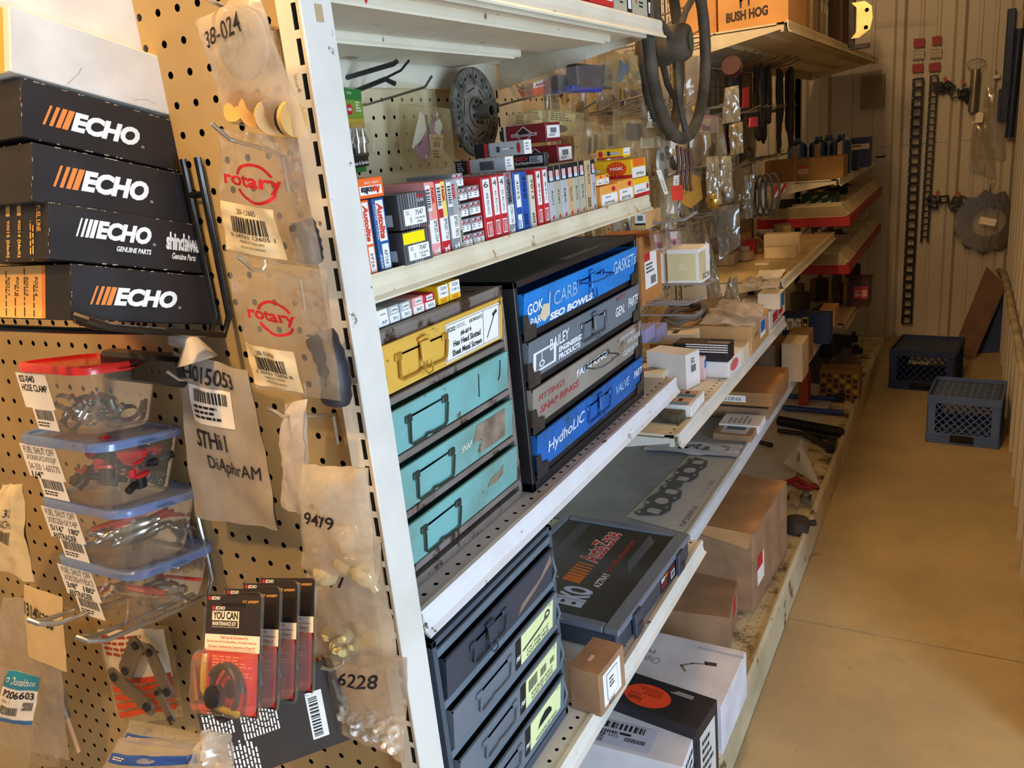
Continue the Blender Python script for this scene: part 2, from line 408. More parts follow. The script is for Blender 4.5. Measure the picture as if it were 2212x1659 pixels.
for k, (a, b) in enumerate(((.69, 3.14), (3.146, YS[4]+.08))):
    mb = MB()
    mb.box((XB, a, .088), (BX-.012, b, .096), DECKM)
    lipm = worn('#cbbf9f', '#6a5132', .60, 9, .5, dirt='#8a7551', dirtamt=.4)
    prof = [(BX-.012, .110), (BX-.004, .113), (BX+.004, .100), (BX+.008, .03), (BX+.013, .004), (BX+.010, .004), (BX+.003, .03), (BX-.003, .098), (BX-.012, .088)]
    n = len(prof); mb.add([V((x, y, z)) for y in (a, b) for x, z in prof], [(i, (i+1) % n, n+(i+1) % n, n+i) for i in range(n)]+[tuple(range(n)), tuple(range(n, 2*n))[::-1]], lipm)
    runpart(mb, 'base_deck')
def perfdeck():
    """deck surface with small holes drawn by the pattern of the sheet"""
    m, nt, b = node_mat('perforated_deck')
    tc = nt.nodes.new('ShaderNodeTexCoord'); sx = nt.nodes.new('ShaderNodeSeparateXYZ'); nt.links.new(tc.outputs['Object'], sx.inputs[0])
    def cell(o, p):
        a = nt.nodes.new('ShaderNodeMath'); a.operation = 'PINGPONG'; a.inputs[1].default_value = p/2; nt.links.new(o, a.inputs[0]); return a.outputs[0]
    cv = nt.nodes.new('ShaderNodeCombineXYZ'); nt.links.new(cell(sx.outputs[0], .026), cv.inputs[0]); nt.links.new(cell(sx.outputs[1], .026), cv.inputs[1])
    ln = nt.nodes.new('ShaderNodeVectorMath'); ln.operation = 'LENGTH'; nt.links.new(cv.outputs[0], ln.inputs[0])
    rr = ramp(nt, ln.outputs['Value'], [(.0033, (1, 1, 1, 1)), (.0037, (0, 0, 0, 1))])
    d = noise(nt, 9, 7, .7)
    base = mixc(nt, ramp(nt, d, [(.48, (0, 0, 0, 1)), (.62, (1, 1, 1, 1))]), hexc('#cdbf9a'), hexc('#5b4a33'))
    nt.links.new(mixc(nt, rr, base, hexc('#14100b')), b.inputs['Base Color']); b.inputs['Roughness'].default_value = .7
    bump(nt, b, d, .3, .003); return m
mb = MB(); PD = perfdeck()
mb.box((BX-.13, 1.715, .096), (BX-.014, YS[4]+.05, .0975), PD); o = mb.obj('perforated_strip', run); o.location = -V((XB, .69, 0))

def shelf(label, y0, y1, z, xl, lip=.028, depth=None, m=CREAM, group=None, deckm=None, holes='front', ridges=False, xback=None, lipm=None):
    """steel shelf: z = deck top, xl = aisle edge"""
    xb = XB+.012 if xback is None else xback
    root = thing('metal_shelf', label, 'shelf', V((xl, y0, z)), group); O = V((xl, y0, z))
    def part(mb, nm): mb.v = [tuple(V(v)-O) for v in mb.v]; return mb.obj(nm, root)
    deckm = deckm or m
    d = MB(); p = .026; w0 = .016
    strip = 2*p if holes in ('front', 'both') else 0
    nu = int((y1-y0)/p); pu = (y1-y0)/nu
    xs = xl-w0-.004; nr = 2 if holes == 'both' else 1; strip = strip*nr/2; pu = pu*1.04; nu = int((y1-y0)/pu); pu = (y1-y0)/nu
    d.box((xs, y0, z-.004), (xl-w0, y1, z), deckm)
    if strip:
        perf(d, (xs, y0, z), (0, 1, 0), (-1, 0, 0), nu, nr, (pu, p), .0036, deckm)
        d.f = [f[::-1] for f in d.f]
        d.box((xs-strip, y0, z-.0075), (xs, y1, z-.0055), HOLE); d.box((xs-strip, y0, z-.0095), (xs, y1, z-.0076), m)
    xe = xs-strip
    bk = 2*p if holes == 'both' else 0
    d.box((xb+bk, y0, z-.006), (xe, y1, z), deckm)
    if bk:
        perf(d, (xb+bk, y0, z), (0, 1, 0), (-1, 0, 0), nu, 2, (pu, p), .0036, deckm); d.box((xb, y0, z-.0075), (xb+bk, y1, z-.0055), HOLE); d.box((xb, y0, z-.0095), (xb+bk, y1, z-.0076), m)
    for q in ((xs-.012, xs-.002), (xb, xb+.012)): d.box((q[0], y0, z-.03), (q[1], y1, z-.008), m)
    part(d, 'deck')
    l = MB(); h = lip
    prof = [(xl-w0, z), (xl-w0, z+.0035), (xl-.008, z+.0045), (xl-.006, z-.001), (xl-.007, z-h*.45), (xl-.004, z-h*.8), (xl+.002, z-h+.001), (xl+.001, z-h-.002), (xl-.007, z-h+.003), (xl-.011, z-h*.5), (xl-.011, z-.004)]
    n = len(prof); l.add([V((x, y, zz)) for y in (y0, y1) for x, zz in prof], [(i, n+i, n+(i+1) % n, (i+1) % n) for i in range(n)]+[tuple(range(n))[::-1], tuple(range(n, 2*n))], lipm or m)
    part(l, 'front_lip')
    for y in (y0+.002, y1-.002):      # tapering side brackets
        b = MB(); pr = [(xl-.03, z-.010), (xl-.03, z-.022), (xb, z-.085), (xb, z-.010)]
        b.add([V((x, yy, zz)) for yy in (y-.0015, y+.0015) for x, zz in pr], [(0, 1, 2, 3), (7, 6, 5, 4), (0, 4, 5, 1), (1, 5, 6, 2), (2, 6, 7, 3), (3, 7, 4, 0)], m); part(b, 'bracket')
    if ridges:
        r = MB()
        for k in range(2):
            xa = xl-.08-k*.15; r.box((xa-.148, y0+.02, z-.032-.012*k), (xa, y1-.10-.1*k, z-.008), m, .003); r.box((xa-.005, y0+.021, z-.036-.012*k), (xa-.001, y1-.13-.1*k, z-.0322-.012*k), m)
        r.box((xb, y0+.02, z-.020), (xl-.02, y1-.02, z-.0096), m); r.box((xb, y0+.02, z-.085), (xb+.006, y1-.02, z-.008), m)
        part(r, 'underside_channel')
    return root
Z1, Z2, Z3, Z4 = 1.762, 1.417, 1.002, .592
shelf('cream steel shelf highest in the nearest bay, seen from below', YU+.008, 1.715, Z1, -.562, .028, ridges=True)
shelf('cream shelf carrying the row of upright spark plug boxes', YU+.008, 1.715, Z2, -.607, .026, lipm=worn('#e2d8bc', '#a5804e', .605, 20, .45, dirt='#b09468', dirtamt=.3))
shelf('white shelf under the teal and black drawer cabinets', YU+.008, 1.715, Z3, -.562, .030, m=CREAMC, lipm=worn('#dddde0', '#5c4c3c', .635, 26, .45, dirt='#b0a48e', dirtamt=.15), deckm=mat('#b9bcc4', .4))
shelf('cream shelf under the gray drawer cabinet and the bulb tray', YU+.008, 1.715, Z4, -.513, .028, m=CREAMC, holes='both')
ZA, ZB, ZC, ZD = .855, .588, .985, 1.862
shelf('white steel shelf stacked with white and black cartons past the black cabinet', 1.73, 2.995, ZA, -.566, .030, m=CREAMC, deckm=mat('#e4d6b8', .4))
shelf('gray painted shelf with the gasket lying on it', 1.73, 4.285, ZB, -.556, .030, m=worn('#c9cdd2', '#7a6a55', .72, 12, .45, dirt='#9a9078'), deckm=mat('#8f979e', .35, var=.08), holes='none')
shelf('cream shelf of small white boxes in the middle bay', 3.01, 4.285, ZC, -.575, .028, deckm=mat('#d9c08a', .5))
shelf('overhead cream shelf carrying the hog logo carton', 3.01, 5.95, ZD, -.556, .034, ridges=True, m=worn('#dfcfa8', '#8a7350', .74, 10, .5))
# ------------------------------------------------------------------ end of the run: perforated end board and corner upright
YE = .648
endp = thing('end_board', 'tan perforated end board with a slotted cream corner upright', 'pegboard', V((-.60, YE, 0)))
def endpart(mb, name): mb.v = [tuple(V(v)-V((-.60, YE, 0))) for v in mb.v]; return mb.obj(name, endp)
mb = MB(); px_, pz_ = .0312, .0317
x0 = -.7435-px_*27.5; z0 = 1.7249-pz_*49.5
perf(mb, (x0, YE, z0), (1, 0, 0), (0, 0, 1), 32, 66, (px_, pz_), .0042, PEG)
xe = x0+32*px_
mb.box((xe, YE, z0), (-.594, YE+.004, z0+66*pz_), PEG)
mb.box((x0, YE+.007, z0), (-.596, YE+.012, z0+66*pz_), HOLE); endpart(mb, 'perforated_panel')
mb = MB()
perf(mb, (-.5775, Y0, 1.7012-.012-.03175*38.5), (1, 0, 0), (0, 0, 1), 1, 60, (.0105, .03175), 0, CREAM, rect=(.0062, .0240))
zl, zh = 1.7012-.012-.03175*38.5, 1.7012-.012+.03175*21.5
mb.box((-.5945, Y0, zl), (-.5775, Y0+.003, zh), CREAM); mb.box((-.5775, Y0+.008, zl), (-.567, Y0+.010, zh), HOLE)
mb.box((-.5945, Y0+.003, zl), (-.5925, YU, zh), CREAM); mb.box((-.5915, Y0+.003, zl), (-.5895, Y0+.007, zh), CREAM)
endpart(mb, 'slotted_strip')
mb = MB(); mb.box((-.567, Y0-.001, zl), (-.5625, YU, zh), CREAMC, .0012); mb.box((-.5925, YU-.003, zl), (-.5665, YU, zh), CREAM); endpart(mb, 'upright_side')
mb = MB(); p = onx(688, 28, -.5622); mb.box((-.5622, p.y-.004, p.z-.008), (-.5616, p.y+.006, p.z+.008), mat('#b79f78', .8), 0); endpart(mb, 'tape_scrap')
mb = MB(); mb.box((-1.62, YE+.004, .0), (-.60, YU, zl), PEG); endpart(mb, 'lower_panel')

def wire(name, label, pts, r, m, group=None, extra=None, cat='hook'):
    mb = MB(); O = V(pts[0]); mb.tube([V(p)-O for p in pts], r, m)
    if extra:
        for e in extra: mb.tube([V(p)-O for p in e], r, m)
    o = mb.obj(name); o.location = O; return tag(o, label, cat, group)
def hookpx(label, far, pts, r=.0022, m=CHROME, down=True):
    P = ony(*far, YE); q = [P+V((0, .004, 0)), P-V((0, .006, 0))]+[onx(*p, P.x) for p in pts]
    ex = [[P-V((0, .005, 0)), P-V((0, .006, .035))]] if down else None
    return wire('peg_hook', label, q, r, m, extra=ex)
hookpx('bright wire hook holding the bag marked 38-024, at the top edge', (600, 62), [(511, 27), (455, 2), (430, -12)])
hookpx('bright wire hook holding the upper red logo bag', (618, 338), [(581, 325), (496, 301), (457, 267)])
hookpx('bright wire hook holding the lower red logo bag', (655, 600), [(609, 587), (546, 583), (514, 554)])
hookpx('bright wire hook holding the gray diaphragm pouch', (490, 822), [(461, 817), (386, 820), (359, 801)])
hookpx('bright wire hook holding the narrow white bag turned edge-on', (727, 893), [(690, 897), (609, 899), (579, 881)])
hookpx('bright wire hook through the bag of round plastic bulbs', (760, 1052), [(721, 1056), (700, 1064), (678, 1066)])
hookpx('bright wire hook over the bag of yellowish grommets', (760, 1222), [(711, 1232), (678, 1243), (659, 1227)])
hookpx('lowest bright wire hook, piercing the bag of white fittings', (800, 1402), [(759, 1425), (712, 1448), (692, 1441)])

# ---- double arms: a loop of heavy wire
def loop_arm(name, label, xa, xb, yt, zt, zw, r, m, up=.12, cat='shelf bracket'):
    """two wires from the board running out and joined by an up-turned bow; legs rise against the board"""
    pts = [(xa, YE-.006, zw+up), (xa, YE-.006, zw+.02), (xa, YE-.018, zw), (xa, (YE+yt)/2, (zw+zt)/2), (xa, yt+.025, zt), (xa+(xb-xa)*.1, yt+.004, zt+.012), ((xa+xb)/2, yt, zt+.018),
           (xb-(xb-xa)*.1, yt+.004, zt+.012), (xb, yt+.025, zt), (xb, (YE+yt)/2, (zw+zt)/2), (xb, YE-.018, zw), (xb, YE-.006, zw+.02), (xb, YE-.006, zw+up)]
    return wire(name, label, pts, r, m, cat=cat, extra=[[(xa, YE-.006, zw+up*.8), (xb, YE-.006, zw+up*.8)]])
loop_arm('wire_arm', 'chrome double wire arm, the longer one to the front under the tubs', -.892, -.915, .455, 1.022, .997, .0033, CHROME)
loop_arm('wire_arm', 'chrome double wire arm farther left under the tubs', -.985, -1.01, .452, 1.026, .998, .0033, CHROME)
BLKW = mat('#14120f', .3, .3, coat=.5)
loop_arm('wire_arm', 'black double wire arm at the right under the stacked black cartons', -.752, -.776, .468, 1.415, 1.373, .0040, BLKW, up=.20)
loop_arm('wire_arm', 'black double wire arm at the left under the stacked black cartons', -.90, -.925, .44, 1.418, 1.373, .0040, BLKW, up=.16)
mb = MB(); mb.box((-.075, -.012, -.020), (.075, .012, .018), BLKW, .005); f = flat((-.07, -.0123, -.018), (.14, 0, 0), (0, 0, .036)); D = Dec(mb, f)
D.text('2.5', .25, .3, .42, .6, mat('#54483c', .6, var=0), 1); D.text('1 p', .66, .3, .78, .6, mat('#54483c', .6, var=0), 1)
mb2 = MB(); o = mb.obj('plastic_block'); P = ony(255, 752, .60); o.matrix_world = frame((-.872, .605, 1.336), (1, .0, -.02)); tag(o, 'black molded block under the lowest black carton', 'part')

# ---- stack of black cartons (front = side seen from the aisle)
def tilted(BL, BR, TL, x, d):
    a, b, c = onx(*BL, x), onx(*BR, x), onx(*TL, x); u = (b-a); w = u.length; u.normalize()
    v = (c-a)-u*(c-a).dot(u); h = v.length; v.normalize(); y = v.cross(u)
    return frame(a+u*w/2+y*d/2, u, v), w, h
BKC = mat('#201e20', .42, var=.16, vscale=16); ORG = mat('#f08a3c', .55, var=.03); YEL = mat('#f2b866', .6, var=.03)
def echo(D, x0, x1, xt, y0, y1, m1, m2=WHITE):
    n = 4; g = (x1-x0)/n; sh = .16*(x1-x0)*1.6
    for k in range(n):
        a = x0+g*k; ww = g*(.35+.16*k)
        D.quadpts([(a+g-ww-sh*.5, y0), (a+g*.98-sh*.5, y0), (a+g*.98+sh*.5, y1), (a+g-ww+sh*.5, y1)], m1)
    D.text('ECHO', x1-.005, y0, xt, y1, m2, shear=.26, bold=.055, space=1.0); D.ring(xt+.02, y0+.02, .009, .022, .3, m2)
def carton(name, label, BL, BR, TL, x, d, m, fp=None, grp=None):
    M, w, h = tilted(BL, BR, TL, x, d); f0 = fp
    def fp(mb, f):
        if f0: f0(mb, f)
        if m is not BKC: return
        r = random.Random(len(label)); E_ = mat('#b9a88a', .8, var=0)
        for fc, n in (('front', 26), ('left', 8)):
            D = Dec(mb, f[fc])
            for k in range(n):
                a = r.random()*.96; q = r.uniform(.004, .03); t = r.choice((0, 1, 1)); e = r.uniform(.008, .022); D.quadpts([(a, t*(1-e)), (a+q, t*(1-e*.5)), (a+q*1.2, t*(1-e)+e), (a, t*(1-e)+e)], E_, 1)
            for k in range(4): a = r.random(); D.quadpts([(0 if k % 2 else .996, a*.9), (.004 if k % 2 else 1, a*.9), (.004 if k % 2 else 1, a*.9+.07), (0 if k % 2 else .996, a*.9+.05)], E_, 1)
    return boxthing(name, label, 'box', M, w, d, h, m, fp, grp, ch=.0010)
def pr6(mb, f):
    D = Dec(mb, f['front']); echo(D, .10, .25, .66, .30, .64, ORG)
    L = Dec(mb, f['left']); L.rect(.0, .02, .62, .98, YEL); L.rect(.62, .02, .67, .98, ORG)
    for k, t in enumerate(('90017', '90016', '90015', '90014')): L.text(t, .14+.13*k, .42, .18+.13*k, .78, INK, rot=-90, shear=.2); L.lines(.12+.13*k, .05, .145+.13*k, .95, INK, 1, rot=True, seed=k)
def pr5(mb, f):
    D = Dec(mb, f['front']); echo(D, .14, .26, .60, .46, .80, WHITE); D.text('GENUINE PARTS', .38, .27, .60, .37, WHITE, shear=.25, bold=.03)
    D.text('shindaiwa', .70, .42, .94, .78, WHITE, bold=.04, space=.86); D.text('Genuine Parts', .74, .24, .91, .37, WHITE, shear=.25, bold=.03)
    L = Dec(mb, f['left'])
    for k, t in enumerate(('90017 (black)', '90016 (black)', '90015 (black)', '90014 (black)')): L.text(t, .20+.14*k, .05, .25+.14*k, .72, YEL, rot=-90, bold=.02); L.rect(.20+.14*k, .80, .25+.14*k, .97, YEL)
    L.text('FUEL LINE', .86, .5, .91, .95, YEL, rot=-90, bold=.02); L.lines(.78, .1, .84, .95, YEL, 2, rot=True)
def pr4(mb, f):
    echo(Dec(mb, f['front']), .10, .26, .66, .32, .70, ORG); L = Dec(mb, f['left']); L.rect(.0, .02, .60, .98, mat('#f59a35', .5, var=.03)); L.rect(.0, .3, .5, .7, BKC, 2)
def pr3(mb, f): echo(Dec(mb, f['front']), .10, .26, .66, .30, .66, ORG)
carton('fuel_line_carton', 'black logo carton with orange stripes and an orange number panel, lowest of the stack', (154, 692), (479, 702), (151, 569), -.775, .13, BKC, pr6)
carton('fuel_line_carton', 'black carton with two white brand logos, second from the bottom of the stack', (106, 560), (448, 592), (113, 437), -.778, .14, BKC, pr5)
carton('fuel_line_carton', 'black logo carton with orange stripes, third from the bottom of the stack', (70, 436), (427, 489), (75, 308), -.783, .15, BKC, pr4)
carton('fuel_line_carton', 'black logo carton with orange stripes directly under the white cartons', (46, 295), (409, 376), (47, 168), -.79, .15, BKC, pr3)
WC = mat('#e4ddd0', .62, var=.07, vscale=12)
def dirty(mb, f):
    D = Dec(mb, f['front']); D.stroke([(.28, .04), (.34, .25), (.36, .38)], .003, mat('#b5a992', .8), asp=3); D.stroke([(.66, .08), (.74, .16), (.8, .12)], .003, mat('#b5a992', .8), asp=3)
    L = Dec(mb, f['left']); L.rect(0, 0, .93, 1, mat('#e9a94a', .5, var=.05))
carton('white_carton', 'plain white carton lying on top of the black cartons', (23, 154), (401, 257), (25, 13), -.79, .15, WC, dirty)
carton('white_carton', 'plain white carton, topmost of the stack on the end board', (-20, 8), (359, 126), (-18, -122), -.812, .15, WC)

# ---- food tubs of parts
def rrect(w, d, r, n=5):
    out = []
    for cx, cy, a0 in ((w/2-r, d/2-r, 0), (-w/2+r, d/2-r, 90), (-w/2+r, -d/2+r, 180), (w/2-r, -d/2+r, 270)):
        for k in range(n+1): a = math.radians(a0+90*k/n); out.append((cx+r*math.cos(a), cy+r*math.sin(a)))
    return out
def loft(mb, rings, m, cap0=True, cap1=True):
    n = len(rings[0]); vs = [p for r in rings for p in r]
    fs = [(i*n+k, i*n+(k+1) % n, (i+1)*n+(k+1) % n, (i+1)*n+k) for i in range(len(rings)-1) for k in range(n)]
    if cap0: fs.append(tuple(range(n))[::-1])
    if cap1: fs.append(tuple((len(rings)-1)*n+k for k in range(n)))
    mb.add(vs, fs, m, True)
TUBP = film('#f0e2c4', .13, .08)
LIDB = film('#86a6dc', .88, .18); LIDR = mat('#d8281c', .3, var=.03, coat=.4)
def tub(label, xc, yc, z, w, d, h, lid, tilt, lines_, barc=True, yaw=0):
    M = Matrix.Translation((xc, yc, z)) @ Matrix.Rotation(math.radians(yaw), 4, 'Z') @ Matrix.Rotation(math.radians(-tilt), 4, 'X')
    root = thing('plastic_tub', label, 'food container', M)
    b = MB(); prof = [(.76, .0), (.80, .003), (.88, h*.45), (.955, h*.90), (.96, h*.93), (.985, h*.935), (.985, h*.955)]
    loft(b, [[(x, y, zz) for x, y in rrect(w*k, d*k if k > .9 else d*k, .026)] for k, zz in prof], TUBP, True, False); b.obj('tub_body', root)
    l = MB(); loft(l, [[(x, y, zz) for x, y in rrect(w*k, d*k, .028)] for k, zz in ((.985, h*.90), (1.01, h*.90), (1.015, h*1.0), (.99, h*1.03), (.93, h*1.03), (.92, h*.985), (.5, h*.985))], lid, False, True)
    q = MB; l.box((w*.42, -.012, h*.93), (w*.56, .012, h*.945), lid, .003); l.obj('tub_lid', root)
    s = MB(); k = .865
    def fr(u, v, lft):     # label wraps the near side, which leans outwards
        zz = h*(.02+.86*v); kk = .80+(.155)*v*.9; return V((-w*.42*kk/.86+w*.44*u, -d/2*kk-.0012-lft, zz))
    D = Dec(s, fr); D.rect(0, .38, 1, 1, PAPER); D.rect(.22, 0, .92, .38, PAPER)
    n = len(lines_)
    for i, (t, bold) in enumerate(lines_): D.text(t, .08, .96-.155*(i+1)+.03, .08+min(.85, .085*len(t)), .96-.155*i, INK if bold else mat('#6a5a48', .8, var=0), bold=.02 if bold else 0, shear=.1)
    D.bars(.30, .18, .85, .36, INK); D.lines(.28, .04, .85, .14, INK, 2)
    s.obj('paper_label', root); return root, M
T1 = tub('clear tub with red lid holding hose clamps, topmost of the tub stack', -.957, .575, 1.262, .142, .118, .083, LIDR, 9, [('02-040', 1), ('HOSE CLAMP', 1)])
T2 = tub('clear tub with blue lid full of red and black plastic valves', -.968, .574, 1.168, .176, .128, .082, LIDB, 9, [('FUEL SHUT OFF', 0), ('X000XD02JF', 0), ('54-350 1-603770', 0), ('1/4"', 1)])
T3 = tub('clear tub with blue lid labeled 5/16, second from the bottom of the tub stack', -.956, .572, 1.085, .170, .130, .080, LIDB, 9, [('FUEL SHUT OFF', 0), ('X002BHXY4P', 0), ('5/16"  180°', 1), ('ANTRADER', 1)])
T4 = tub('clear tub with blue lid labeled 3/8, lowest of the tub stack', -.952, .570, 1.003, .168, .132, .080, LIDB, 9, [('FUEL SHUT OFF', 0), ('X002BHYBX3', 0), ('3/8"  180°', 1), ('ANTRADER', 1)])
REDP = mat('#cc2a2a', .35, var=.03, coat=.3); BLKP = mat('#1b1a1c', .4, var=.04); rnd = random.Random(5)
def plastic_valve():
    r = thing('plastic_fuel_valve', 'red and black plastic fuel valve inside the clear tub', 'valve', V((0, 0, 0)), 'plastic valves in the blue-lidded tub')
    a = MB(); a.tube([(-.028, 0, 0), (.028, 0, 0)], .005, BLKP, 10); a.tube([(0, 0, -.008), (0, 0, .008)], .010, BLKP, 12); a.obj('valve_body', r)
    h = MB(); h.lathe([(.001, .009), (.014, .009), (.015, .013), (.001, .014)], REDP, 16); h.box((-.017, -.003, .012), (.017, .003, .022), REDP, .001); h.obj('valve_knob', r); return r
def metal_valve():
    r = thing('lever_fuel_valve', 'small metal fuel valve with a red lever inside a clear tub', 'valve', V((0, 0, 0)), 'red lever valves in the lower tubs')
    a = MB(); a.tube([(-.03, 0, 0), (-.024, 0, 0), (-.02, 0, 0), (-.012, 0, 0), (.012, 0, 0), (.02, 0, 0), (.024, 0, 0), (.03, 0, 0)], .004, CHROME, 10, rr=[.0045, .006, .0045, .0085, .0085, .0045, .006, .0045]); a.tube([(0, 0, 0), (0, 0, .014)], .004, CHROME); a.obj('valve_body', r)
    h = MB(); h.box((-.004, -.005, .012), (.050, .005, .0155), REDP, .0015); h.obj('valve_lever', r); return r
def clampring():
    mb = MB(); pts = [(.012*math.cos(a/18*6.283), .012*math.sin(a/18*6.283), 0) for a in range(19)]
    vs = []
    for p in pts: vs += [V(p)+V((0, 0, -.004)), V(p)+V((0, 0, .004))]
    mb.add(vs, [(2*i, 2*i+2, 2*i+3, 2*i+1) for i in range(18)], CHROME, True); mb.tube([(.014, -.008, 0), (.014, .012, 0)], .0035, CHROME)
    mb.box((.010, -.005, -.005), (.016, .005, .005), CHROME, .001)
    return tag(mb.obj('hose_clamp'), 'small bright hose clamp inside the red-lidded tub', 'clamp', 'hose clamps in the red-lidded tub')
def copytree(o, parent=None):
    c = o.copy(); C.objects.link(c)
    if parent: c.parent = parent
    for ch in o.children: copytree(ch, c)
    return c
def scatter(proto, M, w, d, z0, z1, n, seed, xb=0, flatness=.5):
    r = random.Random(seed)
    for i in range(n):
        o = proto[0] if not proto[1] else copytree(proto[0]); proto[1] = True
        t = Matrix.Translation((r.uniform(-w/2, w/2)+xb, r.uniform(-d/2, d/2), z0+(z1-z0)*(i+.5)/n))
        e = Matrix.Rotation(r.uniform(0, 6.28), 4, 'Z') @ Matrix.Rotation(r.uniform(-1, 1)*flatness*1.5, 4, 'X') @ Matrix.Rotation(r.uniform(-1, 1)*flatness, 4, 'Y')
        o.matrix_world = M @ t @ e
pv = [plastic_valve(), False]; scatter(pv, T2[1], .085, .062, .016, .062, 13, 3, .026, .8)
mv = [metal_valve(), False]; scatter(mv, T3[1], .072, .055, .014, .045, 6, 8, .024, .5); scatter(mv, T4[1], .070, .055, .014, .05, 8, 21, .022, .6)
hc = [clampring(), False]; scatter(hc, T1[1], .072, .058, .010, .034, 14, 4, .008, .9)

# ---- pouches hanging on the board
def pouch(name, label, corners, bulge, m, seed=1, n=(10, 16), wr=.0025, cat='bag', group=None, draw=None, heavy=.6, parts=None):
    """corners TL,TR,BR,BL in the world; a two-sided cushion of film with creases"""
    TL, TR, BR, BL = [V(c) for c in corners]; O = (TL+TR)/2
    nrm = (BR-TL).cross(TR-BL).normalized()
    if nrm.dot(EYE-O) < 0: nrm = -nrm
    r = random.Random(seed); ph = [r.uniform(0, 6.28) for _ in range(8)]; fr_ = [r.uniform(.7, 1.6) for _ in range(8)]
    def prof(s, t):     # t=1 at the top
        return (max(0, math.sin(math.pi*s))**.6)*(max(0, math.sin(math.pi*min(1, max(0, (1-t))**heavy)))**.8)
    def crease(s, t):
        return wr*(math.sin(9*fr_[0]*s+7*fr_[1]*t+ph[0])*.6+math.sin(17*fr_[2]*s-5*fr_[3]*t+ph[1])*.4+abs(math.sin(12*fr_[4]*(s+t*.6)+ph[2]))*.8+math.sin(31*fr_[5]*t+11*s+ph[3])*.25)
    def base(s, t):
        a = BL+(BR-BL)*s; b = TL+(TR-TL)*s; return a+(b-a)*t
    def fr(s, t, l): return base(s, t)-O+nrm*(bulge*prof(s, t)+crease(s, t)+l)
    def bk(s, t): return base(s, t)-O-nrm*(bulge*.8*prof(s, t)-crease(s, t)*.6+.0006)
    mb = MB(); nx, ny = n
    vs = [fr(i/nx, j/ny, 0) for j in range(ny+1) for i in range(nx+1)]; q = [(j*(nx+1)+i, j*(nx+1)+i+1, (j+1)*(nx+1)+i+1, (j+1)*(nx+1)+i) for j in range(ny) for i in range(nx)]
    mb.add(vs, q, m, True); mb.add([bk(i/nx, j/ny) for j in range(ny+1) for i in range(nx+1)], [f[::-1] for f in q], m, True)
    G = [[fr(i/nx, j/ny, 0) for i in range(nx+1)] for j in range(ny+1)]
    def frg(s, t, l):
        a = min(nx-1, max(0, int(s*nx))); b = min(ny-1, max(0, int(t*ny))); u = s*nx-a; v = t*ny-b
        return (G[b][a]*(1-u)+G[b][a+1]*u)*(1-v)+(G[b+1][a]*(1-u)+G[b+1][a+1]*u)*v+nrm*l
    if draw: draw(Dec(mb, frg, lay=.0007, grid=14))
    if parts:
        root = thing(name, label, cat, O, group); mb.obj('pouch_film', root)
        parts(root, fr); return root, fr, O
    o = mb.obj(name); o.location = O; tag(o, label, cat, group); return o, fr, O
CLR = film('#f3ead6', .16, .10); MILK = film('#f1e6d2', .42, .2); MILK2 = film('#efe9e2', .62, .25)
def yq(pts, y): return [ony(a, b, y if not isinstance(y, (list, tuple)) else y[i]) for i, (a, b) in enumerate(pts)]
PEN = mat('#16131c', .6, var=0)
pouch('parts_bag', 'milky bag hand-marked 38-024 at the top of the end board', yq([(424, 48), (556, -30), (668, 298), (496, 266)], .575), .012, MILK, 3,
      draw=lambda D: D.text('38-024', .18, .70, .74, .84, PEN, l=2, shear=.15, bold=.012, tilt=.05))
def redlogo(D, x0, x1, yc, s):
    R_ = mat('#c01c26', .5, var=0)
    D.ring((x0+x1)/2+.04, yc, s, s*.66, .15, R_, l=2, a0=28, a1=158); D.ring((x0+x1)/2+.04, yc, s, s*.66, .15, R_, l=2, a0=202, a1=335)
    D.text('rotary', x0, yc-s*.26, x1, yc+s*.28, R_, l=3, bold=.03, space=1.0)
def upc(D, x0, y0, x1, y1, num, code):
    D.rect(x0, y0, x1, y1, mat('#ead9ae', .7, var=.02), 1); w = x1-x0; h = y1-y0
    D.text(num, x0+w*.32, y0+h*.80, x0+w*.66, y0+h*.90, INK, 2); D.bars(x0+w*.20, y0+h*.42, x0+w*.80, y0+h*.74, INK, 2)
    D.text(code, x0+w*.15, y0+h*.32, x0+w*.88, y0+h*.40, INK, 2); D.text('MADE IN TAIWAN', x0+w*.3, y0+h*.22, x0+w*.72, y0+h*.27, INK, 2); D.text('HECHO EN TAIWAN', x0+w*.3, y0+h*.11, x0+w*.72, y0+h*.16, INK, 2)
pouch('parts_bag', 'clear red logo bag labeled 20-12605 on the end board', yq([(472, 277), (642, 300), (700, 584), (486, 545)], .590), .010, CLR, 11,
      draw=lambda D: (redlogo(D, .12, .80, .62, .24), upc(D, .02, .03, .66, .44, '20-12605', '0 34761 12605 1')))
pouch('parts_bag', 'clear red logo bag labeled 20-12606 hanging below the other logo bag', yq([(487, 545), (703, 584), (738, 866), (552, 838)], .585), .012, CLR, 17,
      draw=lambda D: (redlogo(D, .22, .72, .60, .20), upc(D, .0, .03, .62, .36, '20-12606', '0 34761 12606 8')))
RUB = mat('#26252b', .5, var=.08)
def hoseguard(label, px, y, L, r, lean):
    mb = MB(); n = 10; pts = [(lean*math.sin(k/n*2.5)*.012, 0, -L*k/n) for k in range(n+1)]
    mb.tube(pts, r, RUB, 14, rr=[r*(1+.10*(k % 2)) for k in range(n+1)]); mb.lathe([(r*.5, .0005), (r*.9, .0006)], HOLE, 12); o = mb.obj('rubber_tube'); o.location = ony(*px, y); return tag(o, label, 'rubber part')
hoseguard('black rubber tube inside the bag labeled 20-12605', (650, 482), .606, .038, .013, .4)
hoseguard('black ribbed rubber tube inside the bag labeled 20-12606', (690, 722), .603, .072, .0155, 1)
